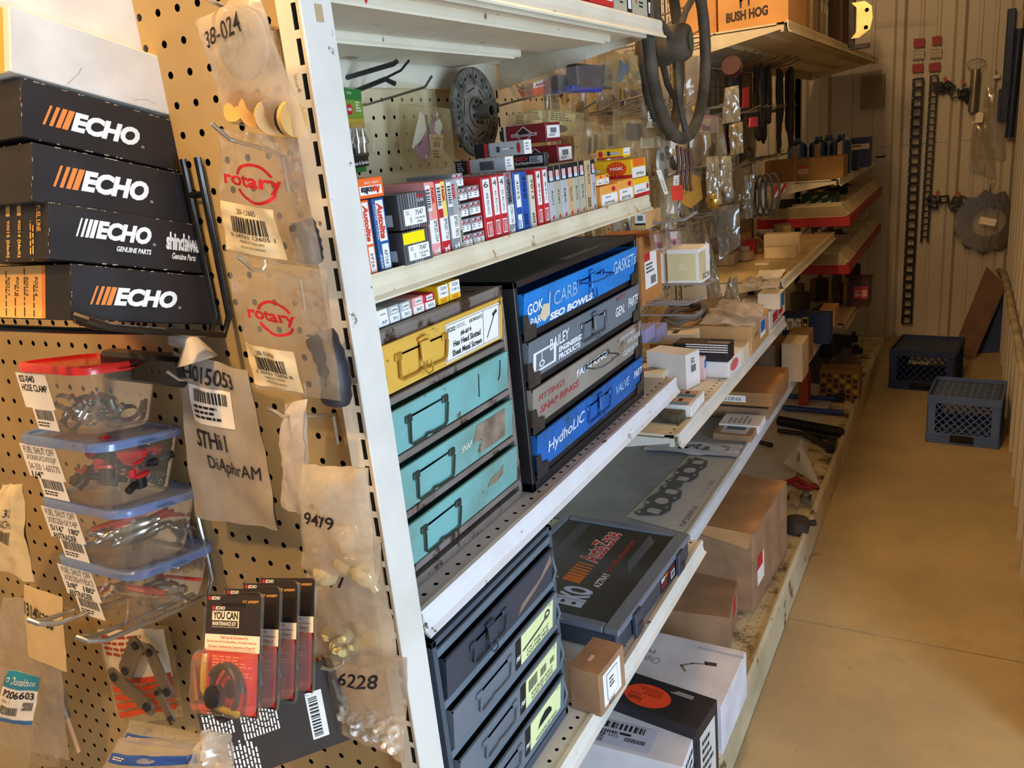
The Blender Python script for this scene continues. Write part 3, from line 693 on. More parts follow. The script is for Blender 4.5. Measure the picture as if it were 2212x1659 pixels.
GRY = mat('#a89f90', .55, var=.05, vscale=18, bmp=.3)
def diaph(D):
    D.text('H015053', .12, .86, .80, .955, PEN, 2, shear=.12, bold=.012); D.rect(.18, .62, .72, .84, PAPER, 1); D.bars(.25, .75, .66, .82, INK, 2); D.lines(.24, .64, .66, .73, INK, 3, 2)
    D.text('STHi l', .18, .47, .60, .58, PEN, 2, shear=.1, bold=.012); D.text('DiAphrAM', .30, .32, .92, .43, PEN, 2, shear=.1, bold=0, tilt=-.03)
TLc, TRc, BRc, BLc = yq([(379, 757), (537, 800), (606, 1144), (423, 1116)], .605)
def twist(root, fr):
    mb = MB(); a = (fr(.02, 1, 0)+fr(.5, 1, 0))/2; pts = [fr(.35, .98, .002), fr(.30, 1.02, .004)+V((0, 0, .012)), fr(.18, 1, .004)+V((-.004, 0, .022)), fr(.08, 1, 0)+V((0, 0, .030))]
    mb.tube(pts, .01, GRY, 10, rr=[.024, .011, .013, .005]); mb.obj('twisted_top', root)
pouch('mailing_pouch', 'opaque gray pouch hand-marked diaphragm on the end board', (TLc, TRc, BRc, BLc), .004, GRY, 23, draw=diaph, wr=.003, parts=twist)
pouch('parts_bag', 'narrow white bag seen edge-on beside the slotted upright', [ony(620, 872, .60), ony(660, 862, .575), ony(668, 1120, .56), ony(612, 1095, .60)], .010, MILK2, 31, wr=.003)
def num(t, x0=.12, x1=.62, y0=.66, y1=.76): return lambda D: D.text(t, x0, y0, x1, y1, PEN, l=2, shear=.1, bold=.015)
pouch('parts_bag', 'milky bag marked 9479 holding round plastic bulbs', yq([(655, 1002), (796, 1010), (814, 1262), (652, 1228)], .565), .020, MILK, 37, wr=.003, draw=num('9479', .20, .66, .52, .64))
pouch('parts_bag', 'milky bag marked 9477 holding yellowish rubber parts', yq([(656, 1158), (819, 1162), (864, 1446), (684, 1418)], .595), .012, MILK, 41, draw=num('9477', .2, .62, .66, .78))
pouch('parts_bag', 'clear bag marked 6228 with small white fittings at its bottom', yq([(701, 1413), (882, 1418), (873, 1648), (713, 1570)], .592), .012, film('#f1e8d8', .25, .12), 43, draw=num('6228', .25, .72, .72, .86))
BULB = film('#f0dcae', .55, .1); YLW = mat('#e3cf8c', .35, var=.04, coat=.3); WPL = mat('#f2ece0', .4, var=.03)
for i, (px, py) in enumerate([(700, 1195), (735, 1215), (775, 1215), (715, 1225), (765, 1180)]):
    mb = MB(); mb.lathe([(.001, 0), (.012, .002), (.0155, .012), (.012, .022), (.006, .028), (.005, .036)], BULB, 16); o = mb.obj('primer_bulb'); o.matrix_world = Matrix.Translation(ony(px, py, .568)) @ Matrix.Rotation(i*1.3, 4, 'Y'); tag(o, 'clear domed primer bulb inside the bag marked 9479', 'primer bulb', 'primer bulbs')
for i in range(9):
    mb = MB(); mb.lathe([(.002, 0), (.009, .001), (.009, .007), (.004, .008), (.004, .014)], YLW, 14); o = mb.obj('rubber_grommet'); o.matrix_world = Matrix.Translation(ony(712+17*(i % 6)+4*(i//6), 1378+(i*37) % 26-18*(i//6), .597)) @ Matrix.Rotation(i*2.1, 4, 'Y') @ Matrix.Rotation(i, 4, 'X'); tag(o, 'yellowish rubber grommet inside the bag marked 9477', 'grommet', 'yellowish grommets')
for i, (px, py) in enumerate([(740, 1545), (762, 1552), (782, 1560), (800, 1558), (815, 1590), (835, 1600), (850, 1615), (795, 1590), (770, 1575), (825, 1570), (848, 1580)]):
    mb = MB(); mb.lathe([(.003, -.010), (.003, -.004), (.0075, -.003), (.0075, .004), (.003, .005), (.0025, .013)], WPL, 14); o = mb.obj('plastic_fitting'); o.matrix_world = Matrix.Translation(ony(px, py, .594)) @ Matrix.Rotation(i*1.7, 4, 'Y') @ Matrix.Rotation(i*.9, 4, 'X'); tag(o, 'small white plastic fitting inside the bag marked 6228', 'fitting', 'white fittings')
for i, (px, py) in enumerate([(520, 235), (556, 240), (585, 252), (625, 258)]):
    mb = MB(); mb.lathe([(.002, 0), (.016, .001), (.016, .006), (.004, .007)], mat('#d2a35a', .5), 18); mb.lathe([(.010, -.006), (.014, -.005), (.014, 0)], BLKP, 18); o = mb.obj('round_insert'); o.matrix_world = Matrix.Translation(ony(px, py, .577)) @ Matrix.Rotation(1.1+i*.35, 4, 'X') @ Matrix.Rotation(i*.5, 4, 'Y'); tag(o, 'tan and black round insert at the bottom of the bag marked 38-024', 'insert', 'round inserts')
mb = MB(); mb.lathe([(.020, 0), (.031, 0), (.031, .003), (.020, .003)], mat('#b7b3a6', .5), 28); o = mb.obj('flat_ring'); o.matrix_world = Matrix.Translation(ony(527, 95, .577)) @ Matrix.Rotation(math.radians(90), 4, 'X'); tag(o, 'gray flat ring inside the bag marked 38-024', 'ring')

# ---- blister kits, one behind another
def kit(i, label):
    y = .492+.036*i; P = onx(0, 0, -1)
    TL, TR = ony(487, 1272, .492), ony(590, 1300, .492); BL, BR = ony(436, 1536, .440), ony(556, 1553, .440)
    sh = V((.003*i, .022*i, -.005*i)); u = (BR-BL); w = u.length; u.normalize(); v = ((TL+TR)/2-(BL+BR)/2); v = v-u*v.dot(u); h = v.length
    M = frame((BL+BR)/2+sh, u, v)
    r = thing('blister_kit', label, 'repair kit', M, None)
    b = MB(); b.box((-w/2, 0, 0), (w/2, .0012, h), mat('#2a2422', .45, var=.05), 0); f = flat((-w/2, 0, 0), (w, 0, 0), (0, 0, h)); D = Dec(b, f)
    D.rect(.02, .015, .98, .52, RED if i else mat('#d8301c', .45, var=.03)); D.rect(0, .52, 1, .66, PAPER); D.rect(.12, .72, .62, .86, PAPER)
    D.text('YOU CAN', .14, .79, .60, .855, INK, 2, bold=.03); D.rect(.12, .725, .60, .78, mat('#3a2e28', .5), 2); D.text('MAINTENANCE KIT', .14, .735, .58, .77, WHITE, 3, bold=.02)
    D.text('ECHO', .18, .87, .36, .90, WHITE, 2, shear=.2, bold=.04); D.rect(.12, .87, .17, .90, RED, 2); D.text('ECHO', .10, .955, .26, .985, WHITE, 2, shear=.2, bold=.04); D.rect(.04, .955, .09, .985, RED, 2)
    D.text('KIT #90089Y', .68, .93, .97, .955, YEL, 2); D.rect(.30, .90, .72, .93, HOLE, 1)
    D.text('Fuel Line & Grommet Kit', .30, .625, .80, .65, RED, 2); D.text('Kit de Linea de Combustible y Arandela Aislante', .05, .585, .95, .61, RED, 2); D.text('Kit pour Conduite de Carburant et Passe-fil', .08, .545, .92, .57, RED, 2)
    D.lines(.16, .30, .92, .48, mat('#e88a78', .5, var=0), 7, 2); b.obj('backing_card', r)
    c = MB(); BLF = film('#e8dcc8', .10, .06)
    loft(c, [[(x, -yy, zz+h*.28) for x, zz in rrect(w*k, h*.54*k, .014)] for k, yy in ((1.02, .001), (1.0, .008), (.97, .017), (.90, .0195))], BLF, False, True)
    loft(c, [[(x, -yy, zz+h*.5) for x, zz in rrect(w*k, h*1.0*k, .008)] for k, yy in ((1.05, -.002), (1.05, .002))], BLF, False, False); c.obj('clear_blister', r)
    k = MB(); k.tube([(.022*math.cos(a*.35)*1.0+.004, -.006-.0003*a, h*.20+.026*math.sin(a*.35)) for a in range(26)], .0035, BLKP, 8); k.obj('black_fuel_hose', r)
    k = MB(); k.tube([(-w*.36, -.008, h*.50), (-w*.35, -.010, h*.35), (-w*.28, -.014, h*.22), (-.01, -.014, h*.09), (w*.33, -.012, h*.04)], .0032, film('#e8d040', .85, .1), 8); k.obj('yellow_fuel_hose', r)
    k = MB(); k.lathe([(.005, 0), (.011, 0), (.011, .010), (.006, .012)], BLKP, 16, Matrix.Translation((-.002, -.012, h*.17)) @ Matrix.Rotation(1.57, 4, 'X')); k.obj('grommet', r)
for i, l in enumerate(('fuel line blister kit in front of the three others on the hook', 'fuel line blister kit second from the front', 'fuel line blister kit third from the front', 'fuel line blister kit hindmost, against the end board')): kit(i, l)

# ---- lower left corner
pouch('mailing_pouch', 'cream paper pouch printed 32 and SCH at the left edge', [ony(5, 1045, .56), ony(48, 1045, .56), ony(72, 1258, .56), ony(-60, 1205, .56)], .006, mat('#e9d4a4', .7, var=.04, bmp=.2), 51, wr=.003,
      draw=lambda D: (D.text('32', .52, .66, .68, .74, INK, 2), D.text('SCH', .46, .54, .68, .62, INK, 2), D.bars(.38, .36, .68, .50, INK, 2)))
pouch('paper_tag', 'long tan tag hand-numbered 131406380 under the cream pouch', yq([(52, 1262), (135, 1290), (145, 1452), (60, 1418)], .555), .0015, mat('#e0c48e', .7, var=.04), 53, wr=.001, cat='tag', draw=lambda D: D.text('131406380', .02, .62, .75, .80, PEN, 2, bold=.012, tilt=-.1))
pouch('parts_bag', 'tan milky bag in the lower left corner behind the teal-labeled bag', yq([(5, 1290), (115, 1290), (152, 1640), (-40, 1600)], .585), .012, MILK, 57)
def teal(D):
    D.rect(.36, .52, .98, 1.0, PAPER); D.rect(.36, .86, .98, 1.0, mat('#1f87a8', .5, var=.02), 2); D.text('Donaldson', .52, .90, .92, .96, WHITE, 3); D.ring(.44, .93, .035, .022, .35, WHITE, 3)
    D.text('P206603', .42, .77, .94, .84, INK, 2, bold=.02); D.text('Qty. 1', .42, .71, .60, .74, INK, 2); D.bars(.42, .60, .74, .68, INK, 2); D.bars(.80, .66, .94, .74, INK, 2, n=14)
    D.rect(.36, .52, .98, .56, mat('#2a6fb0', .5), 2)
pouch('parts_bag', 'clear bag with a teal-headed label P206603 in the lower left corner', [ony(-10, 1435, .545), ony(92, 1462, .545), ony(60, 1665, .53), ony(-75, 1640, .53)], .008, CLR, 61, draw=teal)
mb = MB(); mb.tube([(0, 0, 0), (.004, 0, -.10)], .007, STEEL, 12); mb.tube([(.0045, 0, -.10), (.009, 0, -.17)], .004, mat('#c7976a', .4), 10); o = mb.obj('gas_strut'); o.location = ony(108, 1440, .60); tag(o, 'steel rod with a copper end inside the bags at lower left', 'rod')
pouch('parts_bag', 'clear bag holding a white carton at the lower left', yq([(100, 1440), (150, 1500), (128, 1655), (50, 1650)], .60), .010, CLR, 63)
mb = MB(); mb.box((-.03, -.006, -.05), (.03, .006, .05), PAPER, .001); o = mb.obj('small_carton'); o.location = ony(92, 1575, .61); tag(o, 'plain cream carton inside the clear bag at lower left', 'box')
def tray(D):
    D.rect(.05, .45, .95, .97, mat('#e9ddc2', .7)); OR = mat('#d9481f', .5, var=.03)
    for k in range(5): D.rect(.06, .10+.085*k, .94, .16+.085*k, OR, 2)
    D.lines(.1, .70, .9, .92, mat('#b5402a', .6), 4, 2)
o_, fr_, O_ = pouch('parts_bag', 'clear bag with an orange striped card and chain parts beneath the chrome arms', yq([(205, 1350), (365, 1350), (398, 1545), (262, 1570)], .622), .008, film('#e5cf98', .25, .12), 67, draw=tray)
def link(label, px, y, s, rot):
    mb = MB(); a = [(.006*math.cos(t*.3)*s, .006*math.sin(t*.3)*s) for t in range(21)]
    pl = [(-.022*s+.009*s*math.cos(math.radians(q)), .009*s*math.sin(math.radians(q))) for q in range(90, 271, 20)]+[(.022*s+.009*s*math.cos(math.radians(q)), .009*s*math.sin(math.radians(q))) for q in range(-90, 91, 20)]
    mb.prism(pl, .003, STEEL); mb.lathe([(.004*s, 0), (.004*s, .006)], DKSTEEL, 14, Matrix.Translation((-.022*s, 0, 0))); mb.lathe([(.004*s, 0), (.004*s, .006)], DKSTEEL, 14, Matrix.Translation((.022*s, 0, 0)))
    o = mb.obj('chain_link'); o.matrix_world = Matrix.Translation(ony(*px, y)) @ Matrix.Rotation(rot, 4, 'Y') @ Matrix.Rotation(1.57, 4, 'X'); return tag(o, label, 'chain link', None)
link('steel chain link lying lowest in the orange card bag', (357, 1522), .600, 1.0, 1.2); link('blackened slotted plate in the orange card bag', (285, 1492), .600, 1.7, .5); link('dark curved plate at the left over the orange stripes', (285, 1420), .602, 1.6, -.9); link('dark curved plate at the right over the orange stripes', (345, 1450), .602, 1.5, 1.3)
def blue(D): B = mat('#2350a8', .5, var=.02); D.rect(.1, .70, .95, .84, B, 1); D.lines(.15, .74, .40, .80, WHITE, 2, 2); D.disc(.55, .77, .09, .035, film('#f4f0e6', .35), 2)
pouch('parts_bag', 'clear bag with a blue header band, upper of the two at the bottom edge', [ony(285, 1555, .53), ony(470, 1590, .50), ony(520, 1700, .47), ony(215, 1690, .50)], .015, CLR, 71, draw=blue)
pouch('parts_bag', 'clear bag with a blue header band, lower one in front at the bottom edge', [ony(262, 1592, .44), ony(445, 1600, .44), ony(470, 1740, .42), ony(180, 1730, .42)], .020, CLR, 73, draw=blue)
pouch('parts_bag', 'crumpled clear bag beside the blue header bags at the bottom edge', [ony(445, 1575, .44), ony(500, 1585, .46), ony(512, 1720, .42), ony(392, 1720, .42)], .016, MILK, 79, wr=.005)
# open black display carton at the bottom
A, B, Cc = ony(420, 1518, .47), ony(770, 1640, .60), ony(430, 1700, .47)
u = B-A; u.z = 0; w_ = u.length; M = frame(V((A.x, A.y, A.z-.12))+u/2+V((-u.y, u.x, 0)).normalized()*.05, u)
r = thing('display_carton', 'open black counter carton with small white print under the blister kits', 'box', M)
DKC = mat('#2e2724', .5, var=.08); COR = mat('#8a5a30', .8, var=.1)
b = MB(); b.box((-w_/2, -.05, 0), (w_/2, -.047, .12), DKC); b.box((-w_/2, .047, 0), (w_/2, .05, .105), COR); b.box((-w_/2, -.047, 0), (-w_/2+.003, .047, .11), COR); b.box((w_/2-.003, -.047, 0), (w_/2, .047, .10), COR); b.box((-w_/2, -.047, 0), (w_/2, .047, .003), COR)
D = Dec(b, flat((-w_/2, -.0501, 0), (w_, 0, 0), (0, 0, .12))); D.lines(.02, .55, .22, .98, PAPER, 9, rot=True); D.lines(.26, .42, .52, .92, PAPER, 12, rot=True, seed=5); D.lines(.14, .05, .34, .48, PAPER, 8, rot=True, seed=6); D.rect(.72, .15, .84, .70, PAPER); D.bars(.735, .18, .80, .64, INK, 2, rot=True)
b.obj('carton_wall', r)
# ------------------------------------------------------------------ nearest bay, shelf of plug boxes
def ptop(near, far, xf, zb, d=None, back=None):
    """box on level zb given the photo corners of its top: near/far front corners, front corner lies at x = xf"""
    N = onx(*near, xf); zt = N.z; Fp = onz(*far, zt); u = Fp-N; w = u.length; u.normalize(); y = V((0, 0, 1)).cross(u)
    if d is None: d = (onz(*back, zt)-N).dot(y)
    return frame(V((N.x, N.y, zb))+u*w/2+y*d/2, u), w, d, zt-zb
G_ = mat('#8f9094', .5, var=.04); GL_ = mat('#b9bbbd', .5, var=.03); TN = mat('#c9ab80', .55, var=.03); BL_ = mat('#1c54a8', .45, var=.03); PK = mat('#f0a3a0', .55, var=.03)
YL = mat('#f6c21c', .5, var=.03); YBR = mat('#ffe800', .5, var=.02); ORB = mat('#f26a24', .5, var=.03); CRM = mat('#d8d2c0', .55, var=.03); DGR = mat('#3a393b', .45, var=.05); SAGE = mat('#b5b29c', .55, var=.03)
def spine(label, tl, tr, bl, m, kind, txt='', xf=-.6265, d=.088, num='', col2=None, name='spark_plug_box'):
    """upright box on the shelf: picked at its spine's top-left, top-right and bottom-left photo corners"""
    a = onx(*tl, xf); b = onx(*tr, xf); c = onx(*bl, xf); y0, y1 = c.y, c.y+(b.y-a.y); h = a.z-Z2-.001; ln = (a.y-c.y)/max(.05, (a.z-c.z))
    w = (y1-y0)*.97
    M = frame(V((xf-d/2, (y0+y1)/2, Z2+.0008)), (0, 1, 0), (0, 1, 0) if False else (0, ln*.4, 1))
    def pr(mb, f):
        D = Dec(mb, f['front']); L = Dec(mb, f['left'])
        if kind == 'autolite':
            D.rect(.22, .42, .86, .97, WHITE); D.text('Autolite', .28, .45, .80, .94, mat('#d8442c', .5, var=0), 2, rot=-90, shear=.2, bold=.05); D.text('COPPER / CUIVRE' if 'orange' in label else 'PLATINUM / PLATINE', .04, .45, .16, .92, WHITE, 2, rot=-90)
            D.rect(.30, .04, .86, .38, WHITE); D.text(num, .42, .10, .70, .30, INK, 2, rot=-90); D.lines(.04, .05, .22, .36, WHITE, 2, rot=True)
        elif kind == 'ngk':
            D.rect(.0, .62, .52, .96, WHITE); D.bars(.08, .66, .44, .92, INK, 2, rot=True, n=18); D.rect(.52, .5, 1, .98, col2, 1); D.text('NGK', .58, .70, .90, .92, RED, 2, rot=-90, bold=.05)
            D.rect(.05, .18, .95, .50, WHITE); D.text(txt, .50, .20, .85, .48, INK, 2, rot=-90); D.text('x4', .15, .03, .80, .12, WHITE, 2, bold=.04)
        elif kind == 'champion':
            D.rect(.14, .38, .90, .97, WHITE); D.text(txt, .42, .42, .66, .76, INK, 2, rot=-90); D.text(num, .25, .84, .75, .93, INK, 2); D.rect(.18, .07, .80, .30, WHITE, 1); D.rect(.24, .09, .74, .28, m, 2); D.text('CHAMPION', .32, .10, .66, .27, WHITE, 3, rot=-90)
        elif kind == 'motor':
            D.rect(0, .72, 1, 1, INK); D.rect(.20, .74, .80, .92, mat('#e8b0b0', .5, var=0), 2); D.rect(.2, .74, .8, .80, mat('#c8dcec', .5, var=0), 3); D.text(txt, .36, .30, .66, .56, INK, 2, rot=-90); D.text('4', .28, .05, .66, .13, RED, 2, bold=.03, shear=.2)
        elif kind == 'vpower':
            D.text('VPOWER', .25, .50, .70, .90, INK, 2, rot=-90, bold=.04); D.text('V', .2, .91, .8, .98, RED, 2, bold=.05); D.rect(.1, .17, .95, .48, WHITE); D.text(txt, .42, .19, .78, .46, INK, 2, rot=-90); D.text('x4', .2, .03, .8, .11, WHITE, 2, bold=.04)
        elif kind == 'label':
            D.rect(.18, .42, .86, .96, WHITE); D.text(txt, .38, .55, .68, .86, INK, 2, rot=-90); D.rect(.2, .06, .8, .30, WHITE); D.lines(.28, .08, .7, .28, m, 2, 2, rot=True)
        elif kind == 'plain':
            D.text(txt, .35, .55, .75, .92, INK, 2, rot=-90); D.lines(.2, .1, .8, .4, INK, 2, rot=True)
    return boxthing(name, label, 'box', M, w, d, h, m, pr, ch=.0008), M, w
spine('orange plug box standing on end, closest to the upright', (775, 434), (797, 431), (797, 594), ORB, 'autolite', num='3926')
spine('blue platinum plug box standing beside the orange one', (799, 430), (825, 426), (825, 588), mat('#2d5f9c', .45, var=.05), 'autolite', num='AP104')
spine('thin red and pink plug box numbered 2264', (911, 395), (932, 392), (936, 560), PK, 'ngk', 'BPR2ES 2264', col2=mat('#f39a84', .5, var=.02))
spine('red and yellow plug box numbered 7734', (936, 391), (956, 388), (958, 553), RED, 'ngk', 'BPR5ES 7734', col2=mat('#f3dc72', .5, var=.02))
spine('gray plug box numbered 7832', (957, 388), (977, 386), (980, 549), G_, 'ngk', 'BPSES 7832', col2=mat('#a8aab0', .5, var=.02))
spine('very thin dark-bottomed plug box beside the gray numbered one', (979, 396), (986, 395), (999, 545), SAGE, 'plain', 'CJ8Y')
spine('red plug box reading RS14YC', (1033, 385), (1053, 382), (1052, 525), RED, 'champion', '408 RS14YC', num='6')
spine('red plug box reading RC14YC, the nearer of two', (1054, 380), (1069, 378), (1072, 516), RED, 'champion', '431 RC14YC', num='4')
spine('red plug box with a damaged spine print, the farther of two', (1070, 378), (1086, 375), (1086, 513), RED, 'champion', '431 RC14YC', num='4')
spine('silver gray plug box lettered V-power', (1087, 373), (1103, 371), (1101, 509), G_, 'vpower', 'LZTR4A-11 5306')
spine('blue plug box numbered 3025', (1104, 373), (1119, 371), (1119, 503), BL_, 'label', '3025')
spine('blue and silver plug box with a worn corner', (1121, 371), (1136, 369), (1133, 499), BL_, 'plain', '3020')
spine('cream plug box numbered 7013', (1141, 378), (1151, 374), (1151, 494), CRM, 'plain', '7013')
spine('red plug box left of another red one near the motor brand boxes', (1153, 367), (1165, 364), (1165, 491), RED, 'champion', '89IV', num='4')
spine('red plug box directly beside the first black-topped box', (1167, 364), (1178, 361), (1179, 487), RED, 'champion', '89IV', num='4')
tops = [1180, 1194, 1207, 1221, 1235, 1247, 1259]; bots = [1191, 1205, 1218, 1231, 1244, 1257, 1270]; cols = [GL_, SAGE, GL_, TN, SAGE, SAGE]; nm = ['RCJ7Y', 'RCJ8Y', 'RA8HC', 'XC12YC', 'RV17YC', 'RV15YC']
wd = ['first black-topped spine, pale gray, counting from the red boxes', 'second black-topped spine, sage colored', 'third black-topped spine, light gray', 'black-topped spine with a tan lower half', 'black-topped sage spine left of its twin', 'black-topped sage spine right of its twin']
for i in range(6):
    f = i/6; spine(wd[i], (tops[i], 360-14*f), (tops[i+1]-.5, 358-14*f), (bots[i], 484-20*f), cols[i], 'motor', nm[i])
spine('tan spine turned upside down between the black-topped boxes', (1260, 347), (1272, 345), (1270, 461), TN, 'plain', 'AJ19LM')
spine('last black-topped gray box next to the yellow cartons', (1274, 345), (1283, 343), (1282, 458), GL_, 'motor', 'XC92YC')

def qbox(label, bl, br, tl, xf, d, m, pr=None, name='spark_plug_box', cat='box', group=None, ch=.0008, gap=0.0, parts=None, dm=None, minz=None):
    """box whose aisle face shows these photo corners, at depth x = xf"""
    a, b, c = onx(*bl, xf), onx(*br, xf), onx(*tl, xf); w = b.y-a.y; z = (a.z+b.z)/2; h = c.z-a.z
    if minz is not None: h -= max(0, minz-z); z = max(z, minz)
    M = frame(V((xf-d/2, (a.y+b.y)/2, z+gap)), (0, 1, 0)); return boxthing(name, label, cat, M, w, d, h-gap*2, m, pr, group, ch, parts, dm)
def bosch(yel):
    def pr(mb, f):
        D = Dec(mb, f['front'])
        for k in range(12): D.rect(k/12, 0, (k+.6)/12, 1, G_ if 3 < k < 8 else mat('#66676a', .45, var=.03), 1)
        D.rect(.14, .10, .88, .56, WHITE, 2); D.text('7547', .52, .36, .78, .50, INK, 3); D.lines(.2, .38, .36, .5, G_, 3, 3); D.text('0 242 240 599', .5, .24, .82, .30, INK, 3); D.text('WSR6F', .54, .14, .74, .20, INK, 3); D.rect(.32, .16, .38, .32, GL_, 3)
        if yel: D.rect(0, .62, .76, .96, YBR, 3)
        else: D.text('BOSCH', .62, .84, .90, .93, RED, 2, bold=.03); D.text('CrNi', .64, .72, .84, .82, WHITE, 2)
        L = Dec(mb, f['left']); L.text('BOSCH', .10, .78, .66, .88, mat('#d8402c', .5, var=0), 1, bold=.02); L.text('CrNi', .12, .66, .50, .76, WHITE, 1); L.rect(.05, .12, .85, .45, GL_, 1); L.text('WSR6F', .1, .2, .7, .36, INK, 2)
    return pr
qbox('black and gray plug carton labeled 7547 with a yellow sticker', (877, 572), (937, 561), (862, 500), -.612, .075, DGR, bosch(True), gap=.0005, minz=Z2+.001)
qbox('black and gray plug carton labeled 7547 without a yellow sticker, on top', (867, 498), (930, 487), (856, 419), -.614, .075, DGR, bosch(False), gap=.0005)
def auto_top(mb, f):
    D = Dec(mb, f['front']); D.rect(.12, .16, .92, .60, WHITE); D.text('Autolite', .16, .20, .86, .56, mat('#2a2a30', .5, var=0), 2, rot=180, shear=.2, bold=.05); D.text('Auto', .52, .20, .86, .56, mat('#e04a2c', .5, var=0), 3, rot=180, shear=.2, bold=.05); D.text('COPPER / CUIVRE', .3, .70, .85, .82, WHITE, 2, rot=180)
qbox('orange plug box lying flat across the two upright boxes', (772, 433), (831, 425), (765, 385), -.622, .085, ORB, auto_top, gap=.001)
# columns of small boxes
def ends2(mb, f):
    D = Dec(mb, f['front']); D.rect(.04, .05, .96, .52, WHITE)
    for a in (.1, .56): D.rect(a, .6, a+.34, .92, mat('#e9b8bc', .5, var=0)); D.rect(a+.02, .62, a+.16, .74, RED, 2); D.rect(a+.2, .66, a+.3, .9, INK, 2); D.lines(a, .12, a+.32, .46, G_, 2, 2)
rows = [(1000, 541, 507), (996, 505, 474), (992, 472, 441), (990, 437, 408)]
for i, (x_, yb, yt) in enumerate(rows):
    n_ = ('bottom', 'second', 'third', 'top')[i]
    qbox(f'small gray and white plug box, {n_} of the left column of four', (x_+2+i*-1, yb), (x_+23-i, yb-5), (x_+1-i, yt), -.628, .08, G_, ends2, gap=.0006, minz=Z2+.001)
    qbox(f'small gray and white plug box, {n_} of the right column of four', (x_+25-i, yb-6), (x_+49-i, yb-11), (x_+24-i, yt-6), -.628, .08, G_, ends2, gap=.0006, minz=Z2+.001)
qbox('small gray plug box perched above the columns, leaning left', (980, 405), (1002, 401), (976, 376), -.632, .08, G_, ends2)
def ngkend(mb, f):
    D = Dec(mb, f['front']); D.rect(.03, .03, .97, .60, WHITE); D.text('BPMR', .2, .12, .8, .26, INK, 2, rot=0); D.lines(.25, .34, .7, .48, G_, 1, 2); D.disc(.75, .78, .12, .12, RED, 1)
qbox('orange and white plug box on the bottom row beside the black-topped boxes', (1300, 453), (1336, 441), (1297, 404), -.626, .085, mat('#f3a64a', .5, var=.03), ngkend, gap=.0005, minz=Z2+.001)
qbox('orange and white plug box second along the bottom row', (1338, 439), (1369, 430), (1333, 391), -.626, .085, mat('#f3a64a', .5, var=.03), ngkend, gap=.0005, minz=Z2+.001)
qbox('yellow, white and red plug box at the far end of the bottom row', (1371, 430), (1403, 420), (1366, 388), -.626, .085, YL, lambda mb, f: (Dec(mb, f['front']).rect(0, 0, 1, .22, RED).rect(0, .22, 1, .70, WHITE).disc(.88, .5, .08, .16, RED, 2).text('BPMR7A', .15, .28, .75, .40, INK, 2)), gap=.0005, minz=Z2+.001)
def ngkbig(mb, f):
    L = Dec(mb, f['left']); L.rect(0, 0, 1, .22, RED, 1); L.disc(.70, .55, .20, .38, mat('#e8321c', .5, var=.02), 2)
    for k in range(16): a = k*.3927; L.quadpts([(.70+.03*math.cos(a), .55+.06*math.sin(a)), (.70+.195*math.cos(a-.035), .55+.37*math.sin(a-.035)), (.70+.195*math.cos(a+.035), .55+.37*math.sin(a+.035))], YL, 3)
    L.rect(.54, .48, .86, .66, mat('#e8321c', .5, var=.02), 4); L.text('NGK', .57, .50, .84, .65, WHITE, 5, bold=.04); L.rect(.04, .42, .30, .60, GL_, 2); L.rect(.0, .38, .10, .70, DGR, 3); L.rect(.30, .46, .38, .56, WHITE, 3)
    D = Dec(mb, f['front']); D.rect(0, .02, 1, .55, WHITE, 1); D.text('BPMR6A', .3, .14, .85, .3, INK, 2); D.rect(.1, .6, .9, .98, ORB, 1)
qbox('long yellow plug carton with a red sunburst logo lying above the bottom row', (1366, 387), (1395, 379), (1362, 345), -.634, .115, YL, ngkbig, name='spark_plug_carton')
def small_yel(mb, f):
    L = Dec(mb, f['left']); L.rect(0, 0, 1, .14, RED, 1); L.disc(.16, .52, .09, .34, RED, 2); L.rect(.35, .35, .85, .65, GL_, 2); L.rect(.42, .28, .52, .75, DGR, 3); Dec(mb, f['front']).rect(.05, .3, .95, 1, WHITE, 1).text('BPM7A', .15, .42, .85, .55, INK, 2)
qbox('short yellow plug box topmost, above the sunburst carton', (1347, 340), (1362, 337), (1346, 320), -.645, .062, YL, small_yel)
for k, l in enumerate(('small orange-ended plug box left of its twin, leaning on the yellow carton', 'small orange-ended plug box right of its twin, leaning on the yellow carton')):
    qbox(l, (1289+14*k, 402-3*k), (1302+14*k, 399-3*k), (1288+14*k, 380-3*k), -.628, .03, mat('#f3a64a', .5, var=.03), ngkend)
def brig(mb, f):
    L = Dec(mb, f['left']); L.rect(0, 0, .10, 1, GL_, 1); L.rect(.0, 0, .05, 1, INK, 2); L.quadpts([(.5, .08), (.72, .5), (.5, .92), (.28, .5)], WHITE, 1); L.quadpts([(.5, .12), (.70, .5), (.5, .88), (.30, .5)], mat('#7a1420', .5), 2); L.quadpts([(.38, .52), (.5, .84), (.62, .52)], INK, 3)
    L.rect(.22, .40, .80, .56, GL_, 3); L.text('BRIGGS & STRATTON', .25, .43, .77, .53, mat('#7a1420', .5), 4, rot=180, bold=.02)
    D = Dec(mb, f['front']); D.rect(.06, .2, .94, .85, WHITE, 1); D.bars(.3, .45, .7, .72, INK, 2); D.lines(.2, .26, .8, .40, INK, 2, 2)
MAR = mat('#7d1622', .45, var=.12, vscale=20)
qbox('maroon engine-parts box, upper of two, with a white barcode sticker', (1181, 308), (1212, 302), (1176, 266), -.70, .095, MAR, brig, name='engine_parts_box')
qbox('maroon engine-parts box, lower of two, partly hidden', (1207, 358), (1238, 350), (1201, 314), -.685, .095, MAR, brig, name='engine_parts_box')
